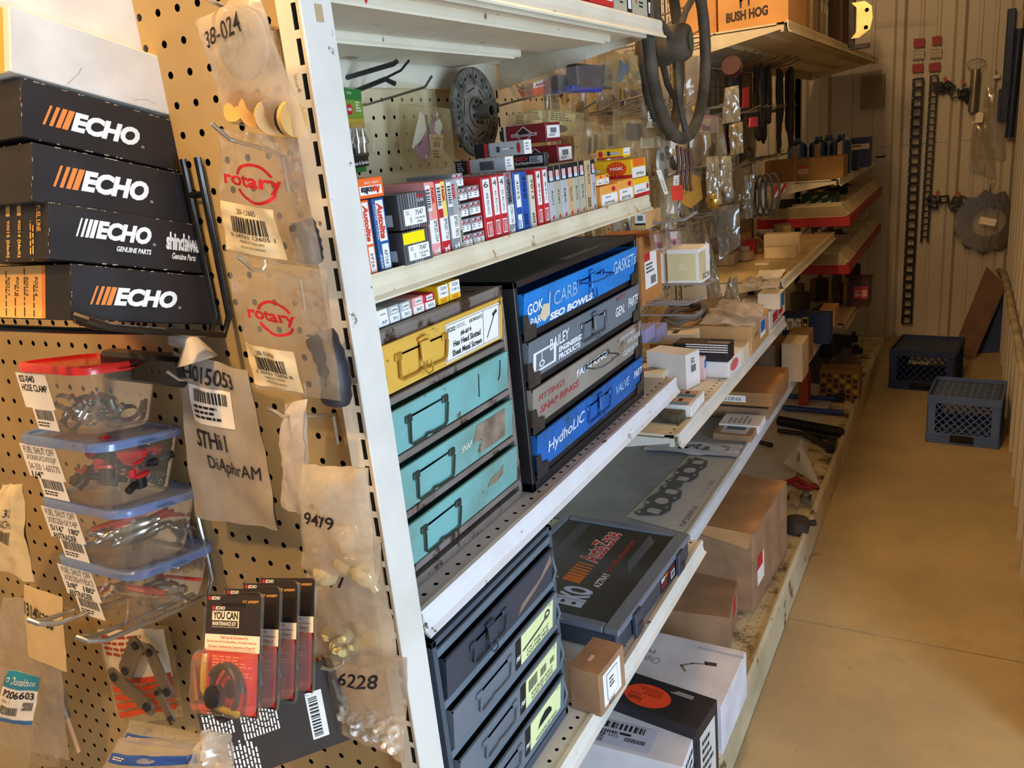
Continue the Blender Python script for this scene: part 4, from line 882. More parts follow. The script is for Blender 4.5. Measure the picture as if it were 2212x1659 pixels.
def champ(mb, f):
    L = Dec(mb, f['left']); L.rect(0, 0, .24, 1, INK, 1); L.rect(.24, 0, .30, 1, RED, 1); L.bars(.50, .2, .78, .8, INK, 2) if 'x' else None; L.lines(.04, .2, .18, .85, GL_, 4, 2); Dec(mb, f['front']).rect(0, 0, 1, 1, WHITE, 1).lines(.2, .2, .8, .8, G_, 3, 2)
def champ2(mb, f):
    L = Dec(mb, f['left']); L.rect(0, 0, .20, 1, INK, 1); L.rect(.20, 0, .27, 1, RED, 1)
    for k in range(10): L.quadpts([(.27, k/10), (.33, (k+.5)/10), (.27, (k+1)/10)], INK, 2)
    L.rect(.42, .42, .58, .58, GL_, 2); L.rect(.46, .3, .52, .7, DGR, 3); L.rect(.58, .45, .72, .55, WHITE, 3); L.rect(.72, .47, .80, .53, DGR, 3); L.disc(.90, .5, .035, .38, RED, 2); Dec(mb, f['front']).rect(0, 0, 1, 1, WHITE, 1).lines(.2, .2, .8, .8, G_, 3, 2)
qbox('long gray box with a black and red end and a faded 215 mark', (1093, 370), (1110, 367), (1092, 339), -.655, .095, GL_, champ, name='plug_carton')
qbox('gray box with a spark plug picture lying on the marked one', (1133, 333), (1149, 331), (1131, 302), -.665, .098, GL_, champ2, name='plug_carton')
def plat(mb, f):
    D = Dec(mb, f['left']); D.rect(.02, .1, .98, .9, INK, 1); D.text('BOSCH', .05, .5, .45, .82, mat('#e04a5a', .5, var=0), 2, bold=.03); D.text('PLATINUM', .05, .2, .5, .42, WHITE, 2, bold=.03); D.rect(.52, .25, .94, .80, GL_, 2); D.lines(.56, .32, .9, .72, INK, 3, 3)
qbox('clear-wrapped platinum plug pack lying across the top', (1178, 359), (1186, 357), (1177, 329), -.652, .062, DGR, plat, name='plug_carton')
M, w_, d_, h_ = ptop((1000, 378), (1010, 376), -.70, Z2+.001, d=.09)
boxthing('plug_carton', 'black double platinum carton behind the row', 'box', M, .02, .15, h_-.004, INK, lambda mb, f: Dec(mb, f['left']).text('DOUBLE PLATINUM POWER', .05, .80, .9, .90, G_, 1))
# boxes up on the top shelf lip
for k, (bl, br, tl, m, l) in enumerate((((1253, -6), (1274, 1), (1255, -40), RED, 'red box at the near end of the top shelf edge'), ((1275, 1), (1326, 18), (1276, -40), RED, 'red and white double box on the top shelf edge'),
        ((1328, 19), (1365, 28), (1328, -22), SAGE, 'sage box with a black end on the top shelf edge'), ((1368, 29), (1410, 38), (1368, -12), SAGE, 'sage box with a black end, farthest along the top shelf edge'))):
    def pr(mb, f, k=k):
        D = Dec(mb, f['front'])
        if k < 2: D.rect(.1, .3, .45, .95, WHITE, 1).rect(.52, .3, .95, .95, WHITE, 1).lines(.15, .4, .9, .7, INK, 2, 2)
        else: D.rect(.72, 0, 1, 1, INK, 1).rect(.78, .2, .96, .8, WHITE, 2).text('4', .12, .5, .2, .8, RED, 2).lines(.3, .3, .6, .7, INK, 2, 2)
    qbox(l, bl, br, tl, -.578, .07, m, pr, minz=Z1+.0008)
mb = MB(); mb.add([(0, 0, 0), (0, .014, .022), (0, -.014, .022)], [(0, 2, 1)], RED); mb.add([(-.0006, 0, 0), (-.0006, .014, .022), (-.0006, -.014, .022)], [(0, 1, 2)], RED)
o = mb.obj('price_sticker'); o.location = onx(792, 9, -.566); tag(o, 'small red pointed sticker on the lip of the top shelf', 'sticker')

# boxes lying on the teal cabinet
ZCAB = 1.352
for k, (bl, br, tl, m, l, tx) in enumerate((((818, 705), (841, 697), (811, 669), WHITE, 'white-ended plug box on the teal cabinet, at the upright', 'AP'), ((843, 700), (866, 693), (843, 662), GL_, 'gray-ended plug box numbered 7013 on the teal cabinet', '7013'),
        ((868, 692), (891, 686), (866, 656), GL_, 'gray-ended plug box, second of the pair on the teal cabinet', '7013'), ((894, 680), (918, 673), (892, 644), PK, 'pink-ended plug box on the teal cabinet', '847'), ((919, 672), (942, 664), (917, 638), RED, 'red-ended plug box on the teal cabinet', '855'),
        ((949, 661), (972, 654), (944, 621), YL, 'yellow plug box numbered 2226 on the teal cabinet, left one', '2226'), ((974, 654), (997, 646), (969, 614), YL, 'yellow plug box numbered 2226 on the teal cabinet, right one', '2226'))):
    def pr(mb, f, k=k, tx=tx):
        D = Dec(mb, f['front'])
        if k > 4: D.rect(.04, .34, .96, .98, WHITE, 1).text(tx, .25, .74, .8, .9, INK, 2).text('Y-401-3', .2, .48, .85, .62, INK, 2).text('NGK', .2, .06, .8, .28, mat('#f09020', .5), 2, bold=.04)
        else: D.rect(.03, .02, .97, .48, WHITE, 1).text(tx, .3, .16, .8, .34, INK, 2).rect(.2, .58, .8, .9, WHITE, 1).text('Autolite' if k == 0 else 'CHAMPION', .24, .66, .76, .80, mat('#c8402c', .5) if k == 0 else INK, 2)
    a, b, c = onx(*bl, -.625), onx(*br, -.625), onx(*tl, -.625)
    M = frame(V((-.625-.045, (a.y+b.y)/2, ZCAB+.001)), (0, 1, 0)); boxthing('spark_plug_box', l, 'box', M, (b.y-a.y)*.98, .09, c.z-a.z, m, pr, ch=.0008)

# ------------------------------------------------------------------ drawer cabinets
def case(root, w, d, h, m, t=.008, n=4, shelfm=None):
    b = MB(); b.box((-w/2, -d/2, 0), (-w/2+t, d/2, h), m, .0008); b.box((w/2-t, -d/2, 0), (w/2, d/2, h), m, .0008); b.box((-w/2, -d/2, h-t), (w/2, d/2, h), m, .0008); b.box((-w/2, -d/2, 0), (w/2, d/2, t*1.6), m, .0008); b.box((-w/2, d/2-.003, 0), (w/2, d/2, h), m)
    b.obj('cabinet_case', root)
def bail(D0, root, M, w, hh, m, drop=1.0, up=False):
    k = MB(); y = -.005
    if not up: pts = [(-w/2, 0, 0), (-w/2-.001, y, -.003), (-w/2, y+.001, -hh*.88), (-w/2+.006, y+.001, -hh), (-w*.14, y+.001, -hh), (-w*.05, y+.001, -hh*.90), (w*.12, y+.001, -hh*.98), (w/2-.006, y+.001, -hh), (w/2, y+.001, -hh*.88), (w/2+.002, y, -.004), (w/2, 0, 0)]
    else: pts = [(-w/2, 0, 0), (-w/2, -hh*.7, .002), (-w/2+.012, -hh, .004), (w*.0, -hh*1.05, .004), (w*.12, -hh*.92, .004), (w/2-.01, -hh, .004), (w/2, -hh*.7, .002), (w/2, 0, 0)]
    k.tube([M @ V(p) for p in pts], .0018, m, 7)
    for s in (-1, 1): k.box((s*w/2-.007, -.0035, -.004), (s*w/2+.007, 0, .006), m, .001, M=M)
    return k.obj('handle', root)
def drawer(root, name, label, w, h, z, y, m, hm, hx, hw, hh, draw=None, latch=False, up=False, face_t=.003, lean=.10, holder=False):
    """slanted sheet-steel drawer front with a wire bail"""
    b = MB(); ly = h*lean
    b.add([V((-w/2, y, z)), V((w/2, y, z)), V((w/2, y-ly, z+h)), V((-w/2, y-ly, z+h)), V((-w/2, y+.12, z)), V((w/2, y+.12, z)), V((w/2, y+.12, z+h*.9)), V((-w/2, y+.12, z+h*.9))],
          [(0, 1, 2, 3), (5, 4, 7, 6), (0, 4, 5, 1), (0, 3, 7, 4), (1, 5, 6, 2)], m)
    b.box((-w/2, y-ly-.001, z+h-.004), (w/2, y-ly+.004, z+h), m, .0008)
    for k in (-1, 1):
        b.tube([(hx-hw*.48, y-.0012-ly*.70, z+h*.70), (hx+hw*.48, y-.0012-ly*.70, z+h*.70)], .0012, DKSTEEL, 4)  # dark bar stands in for the shadow in the handle recess
    o = b.obj(name, root)
    if label: o['label'] = label
    Mh = Matrix.Translation((hx, y-ly*.62, z+h*.66)) @ Matrix.Rotation(math.atan(lean), 4, 'X'); bail(None, o, Mh, hw, hh, hm, up=up)
    if latch:
        k = MB(); k.box((hx-.010, y-ly-.006, z+h*.38), (hx+.010, y-ly-.002, z+h*.80), m, .001); k.tube([(hx-.007, y-ly-.004, z+h*.45), (hx-.010, y-ly-.006, z+h*.24), (hx-.004, y-ly-.007, z+h*.12), (hx+.006, y-ly-.007, z+h*.14), (hx+.008, y-ly-.005, z+h*.35)], .0014, hm, 6); k.tube([(hx-.012, y-ly-.003, z+h*.84), (hx, y-ly-.006, z+h*.88), (hx+.01, y-ly-.003, z+h*.84)], .002, m, 6); k.obj('latch', o)
    if holder:
        k = MB(); k.tube([(hx+w*.42, y-ly*.75-.001, z+h*.80), (hx+w*.42, y-ly*.2-.001, z+h*.22)], .0007, HOLE, 4); k.tube([(hx+w*.62, y-ly*.85-.001, z+h*.86), (hx+w*.615, y-ly*.5-.001, z+h*.5), (hx+w*.60, y-ly*.4-.001, z+h*.36)], .0007, HOLE, 4); k.obj('card_slot', o)
    if draw:
        n_ = V((0, -1, 0)); k = MB(); f = flat((-w/2, y-.0004, z), (w, 0, 0), (0, -ly, h)); draw(Dec(k, f)); k.obj('front_marking', o)
    return o
# teal cabinet with one yellow drawer
RUST = worn('#8a8078', '#4a3324', .54, 26, .5, .2, dirt='#5a4636', dirtamt=.4, width=.06); TEAL = worn('#78b2b0', '#6a5038', .615, 15, .42, dirt='#66705a', dirtamt=.5); YEL2 = worn('#dcae4a', '#6a4f22', .62, 13, .42, dirt='#a58436', dirtamt=.3)
w_, d_, h_ = .345, .33, ZCAB-Z3-.0012
cab = thing('drawer_cabinet', 'rusty drawer cabinet with one yellow and three teal drawers', 'cabinet', frame((-.613-d_/2, .696+w_/2, Z3+.0008), (0, 1, 0)))
case(cab, w_, d_, h_, RUST)
mb = MB()
for k in range(5):
    zz = .022+k*.0775; mb.box((-w_/2+.008, -d_/2, zz), (w_/2-.008, -d_/2+.008, zz+.010), RUST, .001)
for k in range(4):
    zz = .034+k*.0775
    mb.tube([(w_/2-.014, -d_/2+.001, zz), (w_/2-.011, -d_/2-.003, zz+.03), (w_/2-.014, -d_/2, zz+.052)], .003, RUST, 6)
mb.obj('drawer_rail', cab)
def kar(D):
    D.rect(.50, .05, .965, .90, WHITE, 1); 
    for a in ((.505, .08, .96, .09), (.505, .86, .96, .87), (.505, .08, .508, .87), (.957, .08, .96, .87), (.815, .08, .818, .87)): D.rect(*a, INK, 2)
    D.text('95202', .515, .70, .58, .80, INK, 2, bold=.02); D.lines(.59, .70, .69, .80, G_, 3, 2); D.text('KAR PRODUCTS.', .695, .72, .81, .80, INK, 2, bold=.02)
    D.text('#6-#14', .62, .52, .71, .64, INK, 2, bold=.03); D.text('Hex Head Slotted', .56, .34, .79, .48, INK, 2, bold=.03); D.text('Sheet Metal Screws', .55, .14, .80, .28, INK, 2, bold=.03)
    D.stroke([(.85, .2), (.92, .70)], .006, DGR, 3, 5); D.stroke([(.905, .68), (.935, .74)], .016, DGR, 3, 5)
drawer(cab, 'drawer', 'yellow drawer with a white screw label', w_-.030, .064, .270, -d_/2-.001, YEL2, mat('#c79a3a', .35, .4), -.055, .105, .030, kar, latch=True)
TH = mat('#4c5a55', .35, .7)
HG = mat('#8c7a66', .7, var=.2, vscale=40)
drawer(cab, 'drawer', 'teal drawer with an empty card slot', w_-.030, .060, .190, -d_/2-.001, TEAL, TH, -.062, .084, .036, holder=True)
drawer(cab, 'drawer', 'teal drawer with a torn silver sticker', w_-.030, .060, .1125, -d_/2-.001, TEAL, TH, -.062, .084, .036, lambda D: (D.quadpts([(.62, .50), (.70, .48), (.68, .12), (.92, .12), (.92, .88), (.66, .90)], HG, 1), D.text('SNAP', .52, .46, .61, .62, PAPER, 2, shear=.2)))
drawer(cab, 'drawer', 'teal drawer with a scraped patch', w_-.030, .060, .035, -d_/2-.001, TEAL, TH, -.062, .084, .036, lambda D: D.quadpts([(.70, .45), (.74, .62), (.82, .66), (.86, .75), (.85, .5), (.78, .42)], HG, 1))
# black cabinet
BM = worn('#1f1e21', '#4a4540', .72, 22, .38, dirt='#3a3632', dirtamt=.3); BM2 = worn('#2c2a2c', '#55504a', .70, 22, .4)
w_, d_, h_ = .530, .345, .349
cab = thing('drawer_cabinet', 'black drawer cabinet with blue, gray and bare metal drawers', 'cabinet', frame((-.600-d_/2, 1.054+w_/2, Z3+.0008), (0, 1, 0)))
case(cab, w_, d_, h_, BM, t=.010)
mb = MB()
for k in range(4):
    zz = .030+k*.078
    mb.box((-w_/2+.010, -d_/2+.002, zz-.013), (w_/2-.010, -d_/2+.008, zz), BM, .001)
    for s in (-1, 1):
        mb.add([V((s*(w_/2-.010), -d_/2-.004, zz-.012)), V((s*(w_/2-.052), -d_/2-.004, zz-.012)), V((s*(w_/2-.052), -d_/2-.006, zz+.010)), V((s*(w_/2-.030), -d_/2-.006, zz+.012)), V((s*(w_/2-.026), -d_/2-.006, zz+.030)), V((s*(w_/2-.010), -d_/2-.006, zz+.030))], [(0, 1, 2, 3, 4, 5) if s < 0 else (5, 4, 3, 2, 1, 0)], BM2)
mb.obj('drawer_rail', cab)
mb = MB(); D = Dec(mb, flat((-.05, -d_/2+.01, h_), (.20, 0, 0), (0, .02, 0))); D.rect(0, 0, 1, 1, mat('#77787a', .5)); D.lines(.05, .1, .95, .9, GL_, 3, 2); mb.obj('top_sticker', cab)
BLU = worn('#1f84da', '#33404a', .65, 24, .4, dirt='#20436a', dirtamt=.3); BLU2 = worn('#1f66b8', '#3d4a3e', .585, 34, .45, dirt='#2a3f4a', dirtamt=.5); GRM = worn('#6d7780', '#4f4a44', .72, 20, .42, dirt='#5c6468'); BAR = worn('#a09a90', '#6f5642', .61, 16, .5, .2, dirt='#80725f', dirtamt=.4)
WP = mat('#e8eaf0', .7, var=0); RP = mat('#b83a3a', .7, var=0)
def d1(D):
    D.text('GOK', .02, .42, .13, .70, WP, 2, bold=.02, tilt=.02); D.text('PARTS', .04, .12, .16, .32, WP, 2, bold=.02); D.quadpts([(.10, .25), (.13, .55), (.18, .50), (.17, .18), (.14, .08)], mat('#d8c9a8', .8), 3); D.stroke([(.175, .2), (.18, .78)], .006, WP, 2, 8)
    D.text('CARB', .21, .36, .40, .74, mat('#8fb4d8', .7, var=0), 2, bold=.01, tilt=.02); D.text('SEO BOWLS', .18, .02, .54, .22, WP, 2, bold=.05, shear=.1); D.text('GASKETs', .74, .42, .985, .80, mat('#b9d0e4', .7, var=0), 2, bold=.008, tilt=.03)
def d2(D):
    D.rect(.03, .12, .20, .66, WP, 1); D.rect(.05, .18, .18, .60, GRM, 2); D.ring(.09, .30, .02, .09, .4, WP, 3); D.stroke([(.09, .4), (.09, .6)], .005, WP, 3, 8); D.text('BAILEY', .15, .50, .30, .80, WP, 3, bold=.02, tilt=.05); D.text('ENGINEERED', .22, .30, .42, .46, WP, 2, bold=.05); D.text('PRODUCTS', .22, .10, .40, .26, WP, 2, bold=.05)
    D.text('BUTY', .75, .80, .85, .93, RP, 2); D.text('GEN.', .74, .32, .84, .62, WP, 2, bold=.02); D.text('PARTS', .88, .38, .99, .70, WP, 2, bold=.02)
def d3(D):
    D.text('FITTINGS', .04, .60, .24, .76, RP, 2, shear=.2); D.text('SNAP RINGS', .05, .26, .36, .44, RP, 2, shear=.2, bold=.01); D.text('FARM KING', .34, .55, .62, .76, WP, 2, bold=.03); D.text('UEGAN MALE', .76, .76, .92, .86, WP, 2); D.text('WASHER', .84, .48, .99, .66, WP, 2); D.text('GEARBOX', .80, .16, .98, .34, WP, 2); D.disc(.80, .5, .04, .16, HG, 1)
def d4(D): D.text('HydhoLIC', .08, .20, .38, .62, WP, 2, bold=.005, tilt=.1, shear=.1); D.text('VALVE', .69, .36, .84, .66, mat('#9cc0e8', .7, var=0), 2, bold=.015, tilt=.02); D.text('PARTS', .90, .42, .995, .68, WP, 2, bold=.015)
for nm_, z_, m_, dd, lt, up in (('blue drawer at the top, chalked carb and gaskets', .264, BLU, d1, True, True), ('gray drawer chalked general parts', .186, GRM, d2, True, False), ('bare metal drawer marked fittings and snap rings', .108, BAR, d3, False, True), ('scuffed blue drawer at the bottom, chalked hydraulic', .030, BLU2, d4, True, False)):
    drawer(cab, 'drawer', nm_, w_-.034, .064, z_, -d_/2-.001, m_, mat('#6a7078', .35, .5) if m_ is not BLU and m_ is not BLU2 else mat('#1c5aa8', .35, .2), .01, .105, .030, dd, latch=lt, up=up)
# gray cabinet on the shelf below
w_, d_, h_ = .345, .33, .364
GBL = mat('#4a5663', .4, var=.05); GBL2 = mat('#68747f', .4, var=.05); GBD = mat('#36404e', .38, var=.05); PLM = mat('#e2ecb0', .5, var=.03)
cab = thing('drawer_cabinet', 'blue-gray drawer cabinet with pale green picture labels', 'cabinet', frame((-.566-d_/2, .696+w_/2, Z4+.0008), (0, 1, 0)))
case(cab, w_, d_, h_, GBL, t=.009)
mb = MB()
for k in range(5):
    zz = .018+k*.0795; mb.box((-w_/2+.009, -d_/2, zz), (w_/2-.009, -d_/2+.006, zz+.012), GBL2, .001)
    if k < 4: mb.tube([(w_/2-.016, -d_/2-.002, zz+.012), (w_/2-.010, -d_/2-.006, zz+.03), (w_/2-.014, -d_/2-.003, zz+.058)], .0025, GBL2, 6); mb.tube([(w_/2-.010, -d_/2-.003, zz+.016), (w_/2-.010, -d_/2-.009, zz+.02)], .002, CHROME, 6)
mb.obj('drawer_rail', cab)
def lab(t1, t2, kind):
    def f(D):
        D.rect(.60, .06, .95, .90, PLM, 1); D.rect(.545, .06, .60, .90, INK, 1); D.text('FW', .55, .26, .595, .42, WHITE, 2, shear=.2, bold=.03); D.rect(.90, .82, .93, .84, DGR, 2)
        if t1: D.text(t1, .66, .24, .90, .34, INK, 2, bold=.01)
        D.text(t2, .66, .10, .90, .20, INK, 2, bold=.01)
        if kind == 0: D.stroke([(.62, .42), (.80, .52), (.88, .62)], .012, DGR, 2, 5); D.stroke([(.64, .39), (.80, .48), (.88, .58)], .004, PLM, 3, 5); D.ring(.88, .66, .03, .13, .4, DGR, 3)
        if kind == 1:
            for a, s in ((.63, 1), (.76, .7), (.87, .5)):
                D.rect(a, .44, a+.09*s, .44+.34*s, DGR, 2)
                for q in range(5): D.rect(a+.01*s+.016*s*q, .44, a+.014*s+.016*s*q, .44+.34*s, PLM, 3)
        if kind == 2: D.quadpts([(.68, .40), (.84, .40), (.84, .50), (.81, .66), (.76, .70), (.71, .60)], INK, 2)
    return f
for nm_, z_, m_, dd, lt in (('dark top drawer with a latch', .270, GBD, lambda D: D.quadpts([(.62, .10), (.66, .32), (.86, .50), (.97, .86), (.985, .62), (.80, .30)], film('#e8eaf0', .30, .1), 1), True), ('drawer labeled cotter pins', .190, GBL2, lab('1/16" THRU 3/16"', 'COTTER PINS', 0), False), ('drawer labeled socket set screws', .110, GBL2, lab('KNURLED POINT', 'SOCKET SET SCREWS', 1), False), ('drawer labeled woodruff keys', .030, GBL2, lab('', 'WOODRUFF KEYS', 2), False)):
    drawer(cab, 'drawer', nm_, w_-.030, .062, z_, -d_/2-.001, m_, GBL2 if m_ is not GBD else GBD, -.050, .088, .030, dd, latch=lt)
# bulb tray
def bulbtray():
    z = Z4+.001; w_, d_, h_ = .420, .330, .058; M = frame((-.541-.0-d_/2+.01, 1.222+w_/2, z), (.03, 1, 0))
    r = thing('bulb_tray_case', 'flat gray plastic case with a black insert showing an auto parts store logo', 'case', M); GP = mat('#3d4350', .4, var=.05)
    b = MB(); b.box((-w_/2+.004, -d_/2+.004, 0), (w_/2-.004, d_/2-.004, h_*.8), GP, .006); b.obj('case_base', r)
    l = MB(); LT = mat('#6f7988', .3, var=.04, coat=.3); t = .022
    for a, c in (((-w_/2, -d_/2, h_*.76), (w_/2, -d_/2+t+.012, h_)), ((-w_/2, d_/2-t, h_*.76), (w_/2, d_/2, h_)), ((-w_/2, -d_/2+t+.012, h_*.76), (-w_/2+t, d_/2-t, h_)), ((w_/2-t, -d_/2+t+.012, h_*.76), (w_/2, d_/2-t, h_))): l.box(a, c, LT, .003)
    l.obj('lid_frame', r)
    c = MB(); BI = mat('#1b1b1f', .35, var=.1, vscale=12, coat=.5); c.box((-w_/2+t, -d_/2+t+.012, h_*.80), (w_/2-t, d_/2-t, h_*.92), BI)
    D = Dec(c, flat((-w_/2+t, -d_/2+t+.012, h_*.92), (w_-2*t, 0, 0), (0, d_-2*t-.012, 0)))
    D.text('EiKO', .08, .26, .27, .51, mat('#c6cfe6', .5, var=0), 1, bold=.05); D.text('AZTRAY', .30, .25, .46, .31, WHITE, 1, bold=.02); D.text('mini bulb tray assortment', .48, .25, .88, .32, mat('#c03a2a', .5), 1, bold=.01)
    for k in range(7): a = .30+.033*k; D.quadpts([(a, .42), (a+.032-.003*k, .42), (a+.044-.003*k, .58), (a+.012, .58)], mat('#e0782a', .5), 1)
    D.text('AutoZone', .538, .415, .935, .605, WHITE, 1, bold=.065, shear=.15); D.text('AutoZone', .545, .42, .925, .60, RED, 2, bold=.02, shear=.15)
    D.quadpts([(.15, .76), (.98, .76), (.98, .86), (.10, .86)], mat('#4a4d55', .35), 1); D.quadpts([(.50, .12), (.90, .12), (.98, .20), (.62, .20)], mat('#565a64', .35), 1); c.obj('printed_insert', r)
    for x in (-w_*.30, w_*.30):
        k = MB(); k.box((x-.018, -d_/2-.008, .006), (x+.018, -d_/2+.002, h_*.95), GP, .002); k.box((x-.013, -d_/2-.011, .010), (x+.013, -d_/2-.006, .030), mat('#2c303a', .4), .002); k.obj('latch', r)
    k = MB(); D = Dec(k, flat((.02, -d_/2+.0035, .006), (.09, 0, 0), (0, 0, .036))); D.rect(0, 0, 1, 1, INK); D.text('EiKO', .05, .62, .28, .9, WHITE, 2, bold=.04); D.rect(.30, .66, .44, .9, ORB, 2); D.text('AutoZone', .46, .66, .95, .9, RED, 2); D.lines(.05, .1, .6, .5, RED, 2, 2); D.rect(.68, .08, .95, .55, WHITE, 2); D.bars(.7, .14, .93, .5, INK, 3); k.obj('side_sticker', r)
bulbtray()
def brown1(mb, f): Dec(mb, f['top']).rect(.30, .50, .48, .62, mat('#f2b8ae', .6)); 
def brown1p(r, f):
    k = MB(); D = Dec(k, f['front']); D.rect(.14, .12, .82, .88, WHITE); D.rect(.26, .2, .70, .80, G_, 2); D.rect(.28, .22, .68, .78, WHITE, 3); D.lines(.36, .40, .60, .66, INK, 3, 4); D.lines(.3, .05, .66, .16, INK, 2, 2); k.obj('shipping_label', r)
M, w_, d_, h_ = place(Z4+.001, (1300, 1551), (1352, 1479), 1460, back=(1231, 1533))
boxthing('brown_carton', 'brown carton with a white label beside the gray drawer cabinet', 'box', M, w_, d_, h_, CARD, brown1, parts=brown1p)
# ------------------------------------------------------------------ things hung on the long perforated panel
def hookx(label, base, pts, r=.0024, m=STEEL, name='peg_hook', yy=None):
    P = onx(*base, XB+.003); q = [P-V((.003, 0, 0)), P+V((.008, 0, 0))]+[ony(*p, P.y) for p in pts]
    return wire(name, label, q, r, m)
DKH = mat('#45444a', .4, .6)
hookx('thick dark peg hook with a T end, uppermost beside the upright', (735, 171), [(850, 138), (858, 132)], .0042, DKH)
hookx('thick dark peg hook with a bent tip below the T-ended one', (738, 207), [(832, 171), (853, 181)], .0042, DKH)
hookx('thin gray peg hook rising between the two thick dark hooks', (765, 200), [(866, 152), (884, 130)], .0022, DKH)
hookx('thin bright peg hook in front of the yellowed blister pack', (786, 227), [(918, 188), (933, 164)], .0022)
hookx('peg hook passing through the clutch disc', (1040, 238), [(1170, 203), (1183, 192)], .0024)
hookx('gray peg hook crossing the orange blister packs', (1190, 211), [(1345, 165), (1355, 155)], .0030)
hookx('gray peg hook with a round end over the tan clamshells', (1262, 237), [(1395, 205), (1402, 203)], .0028)
hookx('gray peg hook just under the round-ended one', (1272, 257), [(1380, 228), (1408, 226)], .0028)
def plate(name, label, px4, x, t, m, cat, draw=None, parts=None, group=None, ch=0, y_=None):
    """flat upright plate parallel to the long panel (or to the end wall with y_) through four photo corners BL,BR,TR,TL"""
    P = [onx(a, b, x) if y_ is None else ony(a, b, y_) for a, b in px4]; O = (P[0]+P[1]+P[2]+P[3])/4
    n = V((1, 0, 0)) if y_ is None else V((0, -1, 0)); mb = MB(); q = [p-O for p in P]; bk = [p-O-n*t for p in P]
    mb.add(q+bk, [(0, 1, 2, 3), (7, 6, 5, 4), (0, 4, 5, 1), (1, 5, 6, 2), (2, 6, 7, 3), (3, 7, 4, 0)], m)
    def fr(s, u, l): a = q[0]+(q[1]-q[0])*s; b = q[3]+(q[2]-q[3])*s; return a+(b-a)*u+n*l
    if draw: draw(Dec(mb, fr))
    if parts:
        r = thing(name, label, cat, O, group); mb.obj('backing', r); parts(r, fr); return r
    o = mb.obj(name); o.location = O; return tag(o, label, cat, group)
def ngkcard(D):
    D.rect(0, .86, 1, 1, mat('#2f7a34', .5, var=.03), 1); D.rect(0, .62, 1, .86, mat('#7f9a34', .5, var=.06), 1); D.rect(0, .50, 1, .62, mat('#c8a23a', .5, var=.06), 1); D.rect(0, 0, 1, .26, mat('#3a3228', .5, var=.2, vscale=60), 1)
    D.disc(.36, .74, .14, .07, RED, 2); D.text('NGK', .26, .72, .46, .76, WHITE, 3, bold=.04); D.text('5701', .3, .93, .5, .96, WHITE, 2); D.lines(.66, .70, .92, .84, WHITE, 4, 2); D.text('Lawn & Garden', .26, .03, .98, .08, WHITE, 2, bold=.04)
def plugs(r, fr):
    for s in (.38, .66):
        a, b = fr(s, .50, .008), fr(s, .18, .008); k = MB(); n = 12; ks = [0, .05, .06, .14, .15, .36, .37, .48, .49, .62, .63, 1]; rr = [.002, .002, .0045, .0045, .006, .006, .0095, .0095, .011, .011, .007, .006]
        k.tube([a+(b-a)*t for t in ks], .006, CHROME, 12, rr=[q*.9 for q in rr]); k.obj('spark_plug', r)
    k = MB(); q = [fr(.22, .15, .001), fr(.86, .15, .001), fr(.86, .55, .001), fr(.22, .55, .001)]; e = [p+V((.02, 0, 0)) for p in q]; k.add(q+e, [(4, 5, 6, 7), (0, 1, 5, 4), (1, 2, 6, 5), (2, 3, 7, 6), (3, 0, 4, 7)], film('#ece6d8', .10, .06)); k.obj('clear_blister', r)
plate('spark_plug_card', 'green and yellow blister card with two spark plugs beside the upright', [(752, 366), (797, 358), (779, 194), (733, 189)], -.90, .0012, WHITE, 'spark plug', ngkcard, plugs)
plate('spark_plug_card', 'green edge of a second spark plug card behind the first', [(758, 376), (792, 370), (777, 200), (738, 192)], -.925, .0012, mat('#3d8a3f', .5), 'spark plug')
YCL = film('#f4e2ae', .20, .10)
def clam(label, px4, x, dep, fm, draw=None, inner=None, cat='parts pack', name='clamshell_pack', group=None):
    """clear moulded pack: flange with a raised tray, contents drawn on an inner card or built by inner(root, fr)"""
    P = [onx(a, b, x) for a, b in px4]; O = (P[0]+P[1]+P[2]+P[3])/4; q = [p-O for p in P]; n = V((1, 0, 0))
    def fr(s, u, l): a = q[0]+(q[1]-q[0])*s; b = q[3]+(q[2]-q[3])*s; return a+(b-a)*u+n*l
    r = thing(name, label, cat, O, group)
    k = MB(); w0 = [fr(0, 0, 0), fr(1, 0, 0), fr(1, 1, 0), fr(0, 1, 0)]; k.add(w0, [(0, 1, 2, 3)], fm)
    a = [fr(.03, .03, 0), fr(.97, .03, 0), fr(.97, .74, 0), fr(.03, .74, 0)]; b = [fr(.06, .05, dep), fr(.94, .05, dep), fr(.94, .72, dep), fr(.06, .72, dep)]
    k.add(a+b, [(4, 5, 6, 7), (0, 1, 5, 4), (1, 2, 6, 5), (2, 3, 7, 6), (3, 0, 4, 7)], fm); k.obj('clear_shell', r)
    if draw: k = MB(); D = Dec(k, lambda s, u, l: fr(.08+.84*s, .07+.64*u, dep*.45+l)); draw(D); k.obj('printed_insert', r)
    if inner: inner(r, fr)
    return r
